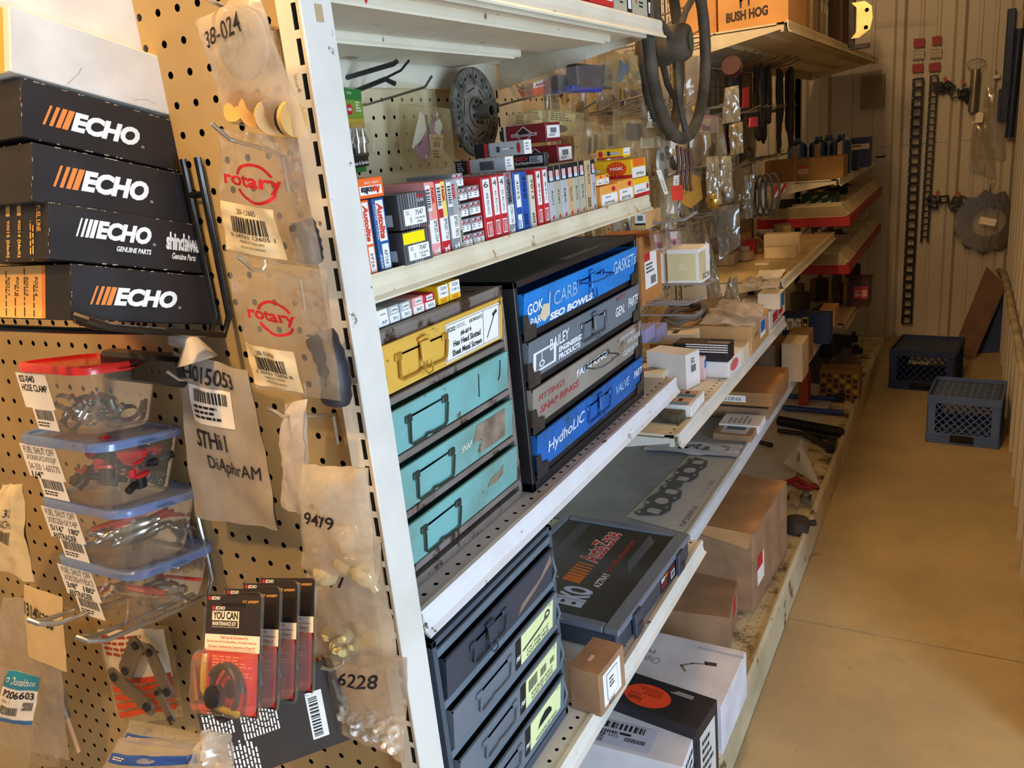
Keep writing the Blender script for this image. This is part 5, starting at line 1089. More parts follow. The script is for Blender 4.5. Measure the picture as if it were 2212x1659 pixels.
def motdraw(D):
    W2 = mat('#e2dccb', .6); PP = mat('#a86a94', .6)
    D.quadpts([(.05, .30), (.35, .95), (.62, .80), (.45, .20)], W2, 1); D.quadpts([(.12, .22), (.85, .98), (.98, .72), (.40, .02)], PP, 2); D.quadpts([(.72, .62), (.86, .98), (.98, .72), (.86, .5)], W2, 3); D.rect(.55, .0, .95, .55, mat('#d6b583', .7), 4); D.text('3100839', .60, .44, .90, .50, INK, 5); D.bars(.66, .32, .84, .42, INK, 5, n=12); D.lines(.62, .1, .88, .26, INK, 3, 5); D.text('MOTEUR', .62, .72, .92, .80, INK, 4, tilt=.12, bold=.03); D.text('CHAIN', .12, .26, .34, .32, INK, 4, tilt=.12, bold=.03)
    D.disc(.86, .66, .03, .04, W2, 4); D.disc(.42, .14, .03, .04, W2, 4); D.stroke([(.52, .86), (.56, .5), (.60, .1)], .09, DGR, 3, 1)
clam('yellowed clamshell pack with pink and white cards and a black pull tab', [(866, 371), (959, 369), (939, 188), (853, 173)], -.93, .035, YCL, motdraw)
def disc():
    c = onx(1026, 243, -.90); R_ = (onx(1016, 148, -.9).z-onx(1035, 338, -.9).z)/2*1.02
    r = thing('clutch_disc', 'large round clutch disc with a splined hub on the panel', 'clutch disc', Matrix.Translation(c) @ Matrix.Rotation(math.radians(90), 4, 'Y') @ Matrix.Rotation(.3, 4, 'Z'))
    LN = mat('#6a6458', .85, var=.30, vscale=45, bmp=.6); PLT = mat('#8c867a', .6, .3, var=.15, vscale=25)
    k = MB(); k.lathe([(R_*.62, -.004), (R_, -.004), (R_, .004), (R_*.62, .004), (R_*.62, -.004)], LN, 56, smooth=False)
    for q in range(20):
        a = q*.31416; k.box((-.0008, R_*.64, .0040), (.0008, R_*.98, .0043), mat('#38342c', .8, var=0), M=Matrix.Rotation(a, 4, 'Z')); k.lathe([(.001, .0042), (.004, .0043)], HOLE, 8, Matrix.Translation((R_*.80*math.cos(a+.16), R_*.80*math.sin(a+.16), 0)))
    k.obj('friction_lining', r)
    k = MB(); k.lathe([(.02, -.002), (R_*.64, -.002), (R_*.64, .0025), (.02, .0025)], PLT, 40)
    for q in range(6): k.box((R_*.50, -.016, .0026), (R_*.525, .016, .0032), HOLE, M=Matrix.Rotation(q*1.047, 4, 'Z'))
    k.obj('steel_plate', r)
    k = MB(); k.lathe([(R_*.32, .002), (R_*.34, .008), (R_*.30, .010), (R_*.17, .010), (R_*.17, .040), (R_*.12, .040), (R_*.12, .012)], STEEL, 36)
    for q in range(8): k.lathe([(.001, .011), (.004, .012), (.004, .010)], DKSTEEL, 10, Matrix.Translation((R_*.25*math.cos(q*.785), R_*.25*math.sin(q*.785), 0)))
    for q in range(10): k.box((R_*.09, -.002, .012), (R_*.125, .002, .038), DKSTEEL, M=Matrix.Rotation(q*.628, 4, 'Z'))
    k.obj('splined_hub', r)
disc()
def otoc(D): D.rect(0, 0, 1, .6, mat('#e8622c', .5, var=.04), 1); D.rect(.1, .5, .95, .85, WHITE, 2); D.text('Autolite', .2, .55, .9, .8, RED, 3, bold=.04, shear=.2)
clam('orange blister pack under the shelf bracket, nearer one', [(1113, 214), (1152, 214), (1122, 170), (1088, 172)], -.86, .03, film('#efe4d0', .15, .08), otoc)
clam('orange blister pack reading Autolite, farther one', [(1133, 213), (1176, 209), (1172, 145), (1130, 165)], -.80, .03, film('#efe4d0', .15, .08), otoc)
def darkc(r, fr):
    k = MB(); a = fr(.15, .15, .006); b = fr(.85, .66, .034); k.box(a, b, mat('#3a2420', .5, var=.1), .004); k.obj('dark_part', r)
    for s in (.15, .38, .6): k = MB(); p = fr(.85, s, .03); k.tube([p, p+V((0, .035, 0))], .008, BLKP, 10); k.obj('black_plug', r)
    k = MB(); a = fr(.05, .04, .008); b = fr(.80, .14, .030); k.box(a, b, mat('#2a3fae', .4), .002); k.obj('blue_clip', r)
clam('clear pack of a dark red part with black plugs under the bracket', [(1180, 206), (1212, 205), (1200, 146), (1176, 150)], -.78, .04, film('#e8e6e8', .15, .06), None, darkc)
clam('large clear pack of a brown part with black plugs and a blue clip', [(1205, 204), (1290, 200), (1285, 116), (1203, 128)], -.74, .045, film('#eceaf0', .15, .06), None, darkc)
clam('yellowish clear pack with blue gloves and a light bulb', [(1303, 186), (1374, 196), (1372, 108), (1312, 96)], -.70, .045, film('#e8d9a4', .35, .08), lambda D: (D.quadpts([(.0, .05), (.1, .9), (.3, .7), (.4, .98), (.5, .6), (.3, .3), (.2, 0)], mat('#2d7fc0', .5), 1), D.disc(.6, .35, .14, .12, mat('#f2d9a8', .3), 2), D.rect(.72, .1, .98, .6, PAPER, 2), D.lines(.75, .2, .95, .55, INK, 4, 3)))
for px4, l in (([(1090, 312), (1118, 312), (1130, 224), (1100, 222)], 'tan clamshell pack, left of three in the row above the maroon boxes'), ([(1126, 300), (1156, 300), (1160, 218), (1132, 216)], 'tan clamshell pack, middle of three above the maroon boxes'), ([(1160, 300), (1232, 300), (1236, 228), (1164, 216)], 'wide tan clamshell pack holding a dark fitting, right of three above the maroon boxes')):
    clam(l, px4, -.80, .035, YCL, lambda D: (D.rect(0, .0, 1, 1, mat('#d8c48c', .6), 1), D.lines(.1, .6, .9, .95, INK, 4, 2), D.disc(.5, .3, .22, .16, DGR, 2)))
clam('amber clamshell pack with two black levers', [(1240, 346), (1288, 342), (1290, 262), (1242, 262)], -.74, .035, YCL, lambda D: (D.rect(.25, .1, .45, .75, DGR, 1), D.rect(.55, .1, .78, .88, DGR, 1)))
clam('amber clamshell pack of a black lever left of the cardboard-labeled pack', [(1292, 330), (1325, 326), (1325, 262), (1292, 268)], -.72, .035, YCL, lambda D: D.rect(.2, .2, .9, .8, mat('#5a4f44', .5), 1))
clam('large amber clamshell pack with a black part and a red-edged label', [(1322, 330), (1404, 326), (1402, 246), (1324, 236)], -.69, .045, YCL, lambda D: (D.rect(.05, .3, .6, .95, DGR, 1), D.rect(.50, 0, 1, .45, mat('#e6dcb0', .6), 2), D.rect(.50, .42, 1, .50, RED, 3), D.lines(.55, .05, .95, .38, G_, 6, 3)))
pouch('parts_bag', 'zip-top bag with a white barcode label hanging by the steering wheels', [onx(*p, -.66) for p in ((1382, 222), (1416, 220), (1420, 300), (1388, 300))], .008, CLR, 91, draw=lambda D: (D.rect(.2, .3, .95, .75, WHITE, 1), D.bars(.4, .35, .7, .45, INK, 2), D.lines(.3, .5, .9, .7, INK, 3, 2)))
# steering wheels
def steer(label, px, x, R_, rot, tilt, rub):
    c = onx(*px, x); r = thing('steering_wheel', label, 'steering wheel', Matrix.Translation(c) @ Matrix.Rotation(tilt, 4, 'Z') @ Matrix.Rotation(math.radians(90), 4, 'Y') @ Matrix.Rotation(rot, 4, 'Z'))
    k = MB(); n = 48; k.tube([(R_*math.cos(6.2832*i/n), R_*math.sin(6.2832*i/n), 0) for i in range(n+1)], .0135, rub, 10, rr=[.0135*(1+.05*math.sin(i*3.1)) for i in range(n+1)]); k.obj('wheel_rim', r)
    for q in range(3):
        k = MB(); a = q*2.094; k.tube([(.03*math.cos(a), .03*math.sin(a), -.01), (R_*.6*math.cos(a), R_*.6*math.sin(a), -.012), (R_*math.cos(a), R_*math.sin(a), 0)], .008, rub, 8); k.obj('spoke', r)
    k = MB(); k.lathe([(.036, -.06), (.040, -.03), (.040, .012), (.034, .022), (.001, .026)], rub, 24); k.lathe([(.001, .0265), (.020, .0262)], mat('#3a4a35', .4), 20); k.obj('hub_cap', r)
SRB = mat('#4a4234', .75, var=.25, vscale=18, bmp=.5)
steer('brown dusty steering wheel in front, its hub cap showing', (1468, 92), -.585, .205, .15, 0.0, SRB); steer('steering wheel hanging behind the other one', (1432, 105), -.665, .205, .9, .12, mat('#3b3529', .75, var=.2, vscale=18, bmp=.5))
hookx('pale peg hook under the steering wheels at the left', (1358, 128), [(1420, 110)], .0030, mat('#c2a878', .5)); hookx('pale peg hook above the steering wheels', (1385, 48), [(1488, 12), (1500, -4)], .0030)

# ------------------------------------------------------------------ second bay
def wallbox(label, px4, y, d, m, draw=None, name='carton', cat='box', minz=None, group=None, side=None, parts=None):
    """box whose face towards the camera (-Y) shows BL,BR,TR,TL at distance y"""
    P = [ony(a, b, y) for a, b in px4]; x0 = (P[0].x+P[3].x)/2; x1 = (P[1].x+P[2].x)/2; z0 = (P[0].z+P[1].z)/2; z1 = (P[2].z+P[3].z)/2
    if minz is not None: z0 = minz
    w = x1-x0
    def pr(mb, f):
        if draw: draw(Dec(mb, f['front']))
        if side: side(Dec(mb, f['right']))
    return boxthing(name, label, cat, Matrix.Translation(((x0+x1)/2, y+d/2, z0)), w, d, max(.01, z1-z0), m, pr if (draw or side) else None, group)
for k, (a, b, l) in enumerate((((1392, 660), (1486, 648), 'gray wire arm under the brown labeled carton, nearer one'), ((1400, 654), (1502, 640), 'gray wire arm under the brown labeled carton, farther one'), ((1395, 617), (1530, 608), 'gray wire arm under the taped white box'), ((1388, 682), (1428, 672), 'short gray wire hook low beside the black cabinet'))):
    P = ony(*a, 1.80+.08*k); e = ony(*b, 1.80+.08*k); e2 = V((max(e.x, -.62), P.y, P.z+.004)); wire('wire_arm', l, [V((XB, P.y, P.z)), e2, e2+V((.02, 0, .012))], .0032, mat('#a9a7a8', .4, .5), cat='hook')
qbox('brown carton with a red and white parts label beside the black cabinet', (1388, 655), (1431, 644), (1381, 505), -.665, .12, mat('#b5793f', .8, var=.08), lambda mb, f: Dec(mb, f['front']).rect(.18, .22, .78, .74, WHITE, 1).rect(.18, .62, .45, .74, RED, 2).bars(.45, .26, .7, .38, INK, 2).lines(.25, .42, .72, .58, INK, 3, 2), name='carton')
wallbox('white box wrapped in yellow tape on the wire arms', [(1441, 616), (1510, 614), (1510, 536), (1441, 542)], 2.02, .10, WHITE, lambda D: D.rect(.03, .12, .90, .88, mat('#e6d9a8', .4, coat=.3), 1).lines(.4, .4, .6, .6, WHITE, 3, 2), side=lambda D: D.rect(.0, .1, .6, .9, mat('#d8c898', .5), 1).text('SCH', .3, .08, .9, .25, INK, 2))
wallbox('narrow white box left of the taped one', [(1424, 616), (1439, 616), (1439, 548), (1424, 548)], 2.03, .09, WHITE)
wallbox('small carton with a barcode end above the brown labeled carton', [(1362, 500), (1396, 492), (1396, 455), (1362, 462)], 1.74, .10, mat('#c79a62', .7), lambda D: D.rect(.3, .3, .95, .9, WHITE, 1).bars(.45, .5, .8, .8, INK, 2).rect(.3, .25, .95, .36, INK, 3))
for (px4, l) in (([(1408, 544), (1428, 542), (1420, 490), (1400, 492)], 'pink-carded blister pack with a black knob, left one'), ([(1440, 536), (1456, 534), (1452, 486), (1436, 488)], 'pink-carded blister pack seen edge-on, right one')):
    clam(l, px4, -.64 if 'left' in l else -.60, .02, film('#e8dcd8', .2, .06), lambda D: (D.rect(0, 0, 1, 1, mat('#e8dcd4', .5), 1), D.rect(0, .1, 1, .5, mat('#d0567a', .5), 2), D.disc(.55, .22, .3, .18, BLKP, 3)))
wire('wire_arm', 'gray wire arm carrying the pink blister packs', [ony(1376, 487, 1.78), ony(1480, 474, 1.78), ony(1505, 458, 1.78)], .0032, mat('#a9a7a8', .4, .5), cat='hook')
A_ = ZA+.001
def pl(label, near, far, top, m, d=None, back=None, z=A_, pr=None, name='carton', cat='box', parts=None, minh=.01):
    M, w, dd, h = place(z, near, far, top, d, back); return boxthing(name, label, cat, M, w, dd, max(h, minh), m, pr, parts=parts), M, w, dd, h
WB = mat('#e9e6e4', .6, var=.04); CRMB = mat('#e4d2b2', .65, var=.04); LAV = mat('#9f9cc8', .6, var=.04); TANB = mat('#c2955e', .75, var=.08)
def lbl(side='front', txt=None, col=None, a=(.3, .25, .75, .7)):
    def pr(mb, f):
        D = Dec(mb, f[side])
        if col: D.rect(*a, col, 1)
        else: D.bars(a[0], a[1], a[2], (a[1]+a[3])/2, INK, 2, n=16); D.lines(a[0], (a[1]+a[3])/2+.03, a[2], a[3], INK, 3, 2)
        if txt: D.text(txt, a[0]+.03, a[1]+.05, a[2]-.03, a[3]-.05, WHITE if col else INK, 3)
    return pr
pl('tall white carton with a small barcode just past the black cabinet', (1484, 843), (1513, 828), 768, WB, d=.13, pr=lbl(a=(.35, .45, .70, .85)))
pl('low white tray carton with a red barcode strip beside the tall white one', (1434, 846), (1458, 815), 806, CRMB, d=.14, pr=lambda mb, f: (Dec(mb, f['front']).rect(0, .1, 1, .5, INK, 1).rect(0, .5, 1, .62, RED, 2).rect(.55, .15, .9, .5, WHITE, 2).bars(.58, .18, .88, .45, INK, 3), Dec(mb, f['top']).ring(.5, .5, .4, .4, .5, mat('#8c7460', .6), 1)))
for k in range(2): qbox(('left' if k == 0 else 'right')+' one of two lavender boxes behind the low tray carton', (1396+24*k, 740-2*k), (1416+26*k, 728-2*k), (1394+24*k, 712-2*k), -.80, .06, LAV, name='carton', minz=A_+.06)
pl('black carton with a white and pink grid pattern', (1572, 782), (1586, 768), 746, mat('#232126', .5, var=.05), d=.16, z=A_+.052, pr=lambda mb, f: (lambda D, T: ([D.stroke([(.30+.08*q, .55), (.30+.08*q, .98)], .006, mat('#e08aa0', .5), 1, 3) for q in range(9)], [D.stroke([(.25, .56+.14*q), (1, .56+.14*q)], .02, WHITE, 1, 3) for q in range(4)], [T.stroke([(.1+.1*q, .4), (.2+.1*q, 1)], .012, mat('#e8c0a0', .5), 1, 1) for q in range(8)], T.rect(.2, .0, .6, .4, mat('#8a8078', .6), 1)))(Dec(mb, f['left']), Dec(mb, f['top'])))
pl('white carton with a red oval under the grid-patterned one', (1574, 818), (1602, 790), 783, WB, d=.17, pr=lambda mb, f: Dec(mb, f['front']).disc(.45, .55, .30, .35, mat('#d86a64', .5), 1))
pl('slim pink and blue edged carton standing behind the white ones', (1522, 822), (1527, 816), 772, mat('#e9c8c4', .6), d=.03, pr=lambda mb, f: Dec(mb, f['front']).rect(.1, .5, .9, .85, mat('#3a78b8', .5), 1))
pl('cream carton with a printed lid in front of the lavender boxes', (1500, 744), (1512, 730), 722, CRMB, d=.18, z=A_+.06, pr=lambda mb, f: Dec(mb, f['top']).lines(.1, .2, .8, .8, INK, 3, 1))
bt_, M_, w__, d__, h__ = pl('big tan carton with a blue label that carries the hose and the clear bag', (1624, 769), (1661, 724), 706, TANB, d=.33, pr=lambda mb, f: (Dec(mb, f['front']).rect(.48, .25, .78, .85, WHITE, 1).rect(.50, .42, .76, .82, mat('#1f62b8', .5), 2).text('LAND', .15, .5, .38, .65, INK, 1)))
pl('small open tan box with a white end in front of the big tan carton', (1606, 784), (1621, 764), 752, CRMB, d=.09)
TZ = ZA+.001+h__+.002
def hose():
    c = onz(1480, 692, TZ); k = MB(); pts = []
    for i in range(74): a = i*.21; R1 = .085+.012*math.sin(i*.37); pts.append((R1*math.cos(a)*.75, R1*math.sin(a)*1.25, .011+.010*(i/25)+.004*math.sin(i*1.3)))
    k.tube(pts, .0085, mat('#6b6258', .6, var=.1), 8); o = k.obj('rubber_hose'); o.location = c; tag(o, 'coiled gray rubber hose lying on the big tan carton', 'hose')
hose()
def flatbag(label, px4, z, b, m, seed, draw=None, wr=.004, cat='bag', name='parts_bag', zs=None, group=None):
    P = [onz(*p, z+(zs[i] if zs else 0)) for i, p in enumerate(px4)]; return pouch(name, label, P, b, m, seed, wr=wr, draw=draw, cat=cat, heavy=1, group=group)
flatbag('crumpled clear bag of parts on the big tan carton, lower in front', [(1535, 668), (1640, 680), (1630, 706), (1510, 700)], TZ+.014, .018, MILK2, 101, wr=.005)
flatbag('crumpled clear bag of parts on the big tan carton, upper behind', [(1555, 650), (1650, 662), (1648, 690), (1545, 672)], TZ+.040, .020, MILK2, 102, wr=.006)
pl('white carton with two red labels at the far end of the white shelf', (1662, 714), (1696, 672), 676, WB, d=.14, pr=lambda mb, f: (Dec(mb, f['front']).rect(.2, .15, .5, .7, RED, 1).rect(.55, .2, .82, .75, RED, 1)))
wallbox('white parts box with a blue stripe standing on the red-labeled carton', [(1637, 661), (1684, 661), (1684, 634), (1636, 636)], 2.80, .09, CRMB, None, side=lambda D: D.rect(.2, .05, .9, .95, mat('#2a6f9c', .5), 1), minz=ZA+.070)
pl('white and orange printed box at the near end, nearer of two', (1494, 903), (1508, 885), 877, WB, d=.11, pr=lambda mb, f: Dec(mb, f['top']).rect(.05, .1, .45, .9, mat('#6f8fa8', .5), 1).rect(.45, .1, .95, .9, mat('#e8b088', .5), 1).lines(.5, .2, .9, .8, INK, 3, 2))
pl('white and orange printed box at the near end, farther of two', (1509, 884), (1522, 868), 860, WB, d=.11, pr=lambda mb, f: Dec(mb, f['top']).rect(.05, .1, .45, .9, mat('#4f86a0', .5), 1).rect(.45, .1, .95, .9, mat('#e8b088', .5), 1).lines(.5, .2, .9, .8, INK, 3, 2))
pl('dirty dark green box at the near corner of the white shelf', (1468, 917), (1482, 903), 899, mat('#55503f', .7, var=.25, vscale=30), d=.085)
# gray shelf below
B_ = ZB+.001
def gasket():
    GSK = mat('#5f6264', .7, var=.08); P = [onz(*p, B_) for p in ((1352, 1117), (1490, 1155), (1600, 990), (1488, 984))]   # near-left, near-right, far-right, far-left of the pack
    O = (P[0]+P[1]+P[2]+P[3])/4; q = [p-O for p in P]
    r = thing('gasket_pack', 'flat clear packet with a dark manifold gasket on the gray shelf', 'gasket', O)
    def fr(s, t, l): a = q[0]+(q[1]-q[0])*s; b = q[3]+(q[2]-q[3])*s; return a+(b-a)*t+V((0, 0, l))
    k = MB(); k.add([fr(0, 0, .0006), fr(1, 0, .0006), fr(1, 1, .0006), fr(0, 1, .0006)], [(0, 1, 2, 3)], mat('#bdbcb8', .5, var=.03)); D = Dec(k, fr)
    D.text('NF500016', .78, .06, .86, .30, INK, 2, rot=90); D.text('11-1186', .74, .42, .84, .66, G_, 2, rot=90); k.obj('clear_packet', r)
    L_ = (q[3]-q[0]).length; W_ = (q[1]-q[0]).length
    LT_ = mat('#bdbcb8', .5, var=.03)
    def halfg(name, c0, c1):
        g = MB(); Y = lambda v: c0+(c1-c0)*v
        def el(cx, cy, rx, ry, p=1.0, n=16): return [(cx+rx*math.copysign(abs(math.cos(6.2832*i/n))**p, math.cos(6.2832*i/n)), cy+ry*math.copysign(abs(math.sin(6.2832*i/n))**p, math.sin(6.2832*i/n))) for i in range(n)]
        out = [(.06, Y(.0)), (.16, Y(-.05)), (.27, Y(0)), (.46, Y(.10)), (.52, Y(.30)), (.46, Y(.5)), (.52, Y(.70)), (.46, Y(.92)), (.30, Y(1.0)), (.18, Y(1.05)), (.07, Y(.98)), (.13, Y(.80)), (.05, Y(.5)), (.13, Y(.2))]
        n = len(out); g.add([fr(x, y, .0034) for x, y in out]+[fr(x, y, .001) for x, y in out], [tuple(range(n))]+[(i, n+i, n+(i+1) % n, (i+1) % n) for i in range(n)], GSK)
        for h_ in (el(.31, Y(.16), .10, .030, .4), el(.29, Y(.5), .11, .042), el(.31, Y(.84), .10, .030, .4), el(.12, Y(.03), .03, .012), el(.14, Y(.97), .03, .012), el(.11, Y(.36), .035, .014), el(.44, Y(.34), .022, .009), el(.44, Y(.66), .022, .009)): g.add([fr(x, y, .0038) for x, y in h_], [tuple(range(16))], LT_)
        g.obj(name, r)
    halfg('gasket', .07, .47); halfg('gasket', .54, .94)
    g = MB(); g.box(fr(.15, .47, .003), fr(.38, .54, .0045), GSK); g.obj('small_gasket', r)
gasket()
flatbag('long white plastic mailer lying on the gray shelf', [(1410, 948), (1606, 962), (1592, 990), (1391, 972)], B_+.004, .003, mat('#c9ccd6', .45, var=.05, bmp=.3), 103, draw=lambda D: (D.bars(.80, .4, .88, .7, INK, 1), D.lines(.35, .2, .7, .7, INK, 3, 1), D.bars(.62, .3, .68, .6, INK, 1)), name='mailing_pouch')
pl('long brown carton, lower one of a pair on the gray shelf', (1660, 908), (1703, 838), 884, CARD, d=.30, z=B_)
pl('long brown carton with a white end label, upper one of the pair', (1667, 880), (1704, 820), 851, mat('#a87848', .8, var=.1, bmp=.15), d=.30, z=B_+.058, pr=lambda mb, f: Dec(mb, f['left']).rect(.30, .25, .72, .75, WHITE, 1).text('END30', .45, .35, .66, .6, INK, 2, rot=180))
pl('flat white box with gray print near the edge of the gray shelf', (1640, 938), (1654, 914), 921, WB, d=.13, z=B_, pr=lambda mb, f: Dec(mb, f['top']).lines(.15, .2, .85, .8, G_, 5, 1))
pl('flat brown box with a shipping label in front of the white one', (1622, 957), (1637, 934), 943, CARD, d=.12, z=B_, pr=lambda mb, f: Dec(mb, f['top']).rect(.15, .15, .9, .85, mat('#c6c8d0', .5), 1).bars(.5, .25, .8, .75, INK, 2))
wallbox('pale wooden-looking carton standing past the long brown ones', [(1688, 797), (1733, 799), (1733, 743), (1688, 743)], 3.05, .14, mat('#cdb893', .7, var=.08), minz=B_)
wallbox('dark brown carton left of the pale one', [(1615, 797), (1684, 797), (1684, 745), (1615, 745)], 3.10, .16, CARDD, minz=B_)
wallbox('blue carton with a bold white brand name and emblem', [(1690, 708), (1793, 708), (1793, 679), (1690, 681)], 3.62, .09, mat('#1d3468', .5, var=.06), lambda D: D.text('HASTINGS', -.02, .45, .40, .88, WHITE, 1, bold=.06).text('by Leader', .10, .14, .36, .32, WHITE, 1).rect(.42, .40, .55, .92, mat('#d8c23a', .5), 1).rect(.435, .46, .535, .86, INK, 2).rect(.45, .6, .52, .7, mat('#d8c23a', .5), 3), minz=B_)
flatbag('lumpy dusty bag in front of the blue branded carton', [(1740, 694), (1790, 694), (1794, 716), (1736, 716)], B_+.03, .028, mat('#8a7a62', .6, var=.15, bmp=.4), 105, zs=(0.02, .02, 0, 0))
wallbox('tan carton half behind the blue branded one', [(1770, 690), (1803, 694), (1803, 668), (1770, 668)], 3.95, .14, TANB, minz=B_)
wallbox('open tan tray carton under the blue branded one', [(1700, 742), (1742, 745), (1748, 726), (1700, 722)], 3.3, .14, CARD, minz=B_)
# middle bay small shelf
C_ = ZC+.001
wallbox('tall white box at the back of the middle shelf', [(1650, 575), (1727, 575), (1727, 503), (1650, 508)], 3.62, .06, CRMB, minz=C_)
wallbox('cream box standing in front of the tall white one', [(1651, 575), (1719, 578), (1719, 533), (1651, 534)], 3.52, .05, mat('#e2cfa2', .65), minz=C_)
wallbox('red box with a blue and white panel on the middle shelf', [(1604, 563), (1629, 563), (1629, 522), (1600, 524)], 3.62, .1, mat('#c02a34', .5), lambda D: D.rect(0, 0, .6, .7, WHITE, 1).rect(.05, 0, .5, .5, mat('#2a72a8', .5), 2), minz=C_)
wallbox('small cream box lying near the shelf edge', [(1630, 582), (1660, 582), (1660, 573), (1630, 573)], 3.35, .06, CRMB, minz=C_)
for k, (px4, l) in enumerate((([(1640, 586), (1700, 582), (1680, 606), (1632, 604)], 'cream envelope with ink numbers on the middle shelf'), ([(1610, 600), (1650, 598), (1640, 622), (1600, 620)], 'milky bag of flat parts left of the cream envelope'), ([(1650, 606), (1690, 602), (1680, 622), (1640, 624)], 'yellowish bag at the edge of the middle shelf'))):
    flatbag(l, px4, C_+.008+.004*k, .006, MILK2 if k else PAPER, 110+k)
wallbox('brown and blue box between the bags and the red box', [(1572, 528), (1612, 528), (1612, 508), (1572, 508)], 3.75, .1, TANB, minz=C_)
# ------------------------------------------------------------------ bottom deck
D_ = .0985
M, w_, d_, h_ = ptop((1474, 1659), (1505, 1574), -.462, D_, d=.26)
def ship(mb, f):
    D = Dec(mb, f['top']); D.rect(.10, .30, .72, .98, mat('#c2c6de', .4, var=.02, coat=.3), 1)
    D.lines(.14, .72, .40, .92, INK, 5, 2, rot=True); D.text('OH 432 9-40', .30, .60, .36, .92, INK, 2, rot=90); D.bars(.38, .62, .46, .9, INK, 2, rot=True); D.rect(.40, .5, .46, .60, INK, 2); D.bars(.52, .40, .68, .94, INK, 2, rot=True); D.bars(.26, .36, .36, .54, INK, 2, rot=True); D.stroke([(.72, .35), (.72, .95)], .006, INK, 2, 1)
    F_ = Dec(mb, f['front']); F_.lines(.2, .5, .9, .9, INK, 3, 1)
boxthing('white_carton', 'white carton with shipping barcodes, nearest on the bottom deck', 'box', M, w_*.97, .26, h_, mat('#dcdce4', .6, var=.06), ship)
M, w_, d_, h_ = ptop((1506, 1577), (1549, 1511), -.455, D_, d=.30)
def vcore(mb, f):
    D = Dec(mb, f['top']); D.disc(.44, .48, .34, .19, mat('#f24a1e', .5, var=.02), 1); D.text('Valuable', .20, .50, .34, .62, INK, 2, rot=90); D.text('Core', .36, .53, .44, .62, INK, 2, rot=90); D.lines(.46, .38, .70, .60, mat('#a8321a', .5), 4, 2, rot=True)
    for k in range(3): D.rect(.72-.04*k+.12, .16, .735-.04*k+.12, .30+.02*k, WHITE, 1)
    D.disc(.55, 1.0, .36, .10, mat('#8a8a9a', .5), 1); D.text('MAP', .62, .93, .8, .98, INK, 2, rot=90)
    Dec(mb, f['front']).rect(.1, .1, .85, .85, mat('#c9c7c2', .6), 1).lines(.2, .2, .75, .75, INK, 5, 2)
boxthing('core_carton', 'black carton with a large orange-red valuable core sticker', 'box', M, w_, .30, h_, mat('#232228', .45, var=.08), vcore)
M, w_, d_, h_ = ptop((1558, 1528), (1612, 1408), -.448, D_, d=.40)
boxthing('white_carton', 'white carton with a torn hole and pencil writing on the bottom deck', 'box', M, w_, .40, h_, mat('#dddbe2', .62, var=.07), lambda mb, f: Dec(mb, f['top']).text('Chipping', .42, .48, .56, .68, G_, 1, rot=90, shear=.2).text('Rs', .58, .54, .66, .64, G_, 1, rot=90).stroke([(.42, .30), (.50, .34), (.58, .28), (.62, .20)], .02, mat('#8a7a70', .8), 1, 1).quadpts([(.60, .20), (.66, .22), (.68, .14), (.62, .13)], mat('#4a3a30', .9), 1).rect(.86, 0, .9, .3, mat('#b9c0d4', .5), 1))
M, w_, d_, h_ = ptop((1576, 1335), (1600, 1225), -.535, D_, d=.36); w_ *= .8; M = M @ Matrix.Translation((-w_*.125, 0, 0))
boxthing('brown_carton', 'low brown carton in front of the tall one on the bottom deck', 'box', M, w_, .36, h_, CARD, lambda mb, f: Dec(mb, f['front']).rect(.35, .45, .6, .95, RED, 1))
M, w_, d_, h_ = ptop((1625, 1155), (1700, 1040), -.515, D_, d=.40)
def flap(r, f):
    k = MB(); k.add([V((-w_/2, -.2, h_+.001)), V((w_/2, -.2, h_+.001)), V((w_/2, .2, h_+.012)), V((-w_/2, .2, h_+.012)), V((-w_/2-.012, -.10, h_-.03)), V((-w_/2-.006, -.19, h_-.05))], [(0, 1, 2, 3), (0, 3, 4, 5)], mat('#b98a58', .8, var=.1, bmp=.2)); k.obj('loose_flap', r)
    k = MB(); D = Dec(k, f['front']); D.rect(.12, .25, .30, .60, WHITE, 1); D.rect(.12, .45, .26, .62, RED, 2); k.obj('shipping_label', r)
boxthing('brown_carton', 'tall brown carton with a lifted top flap on the bottom deck', 'box', M, w_, .40, h_, CARD, parts=flap)
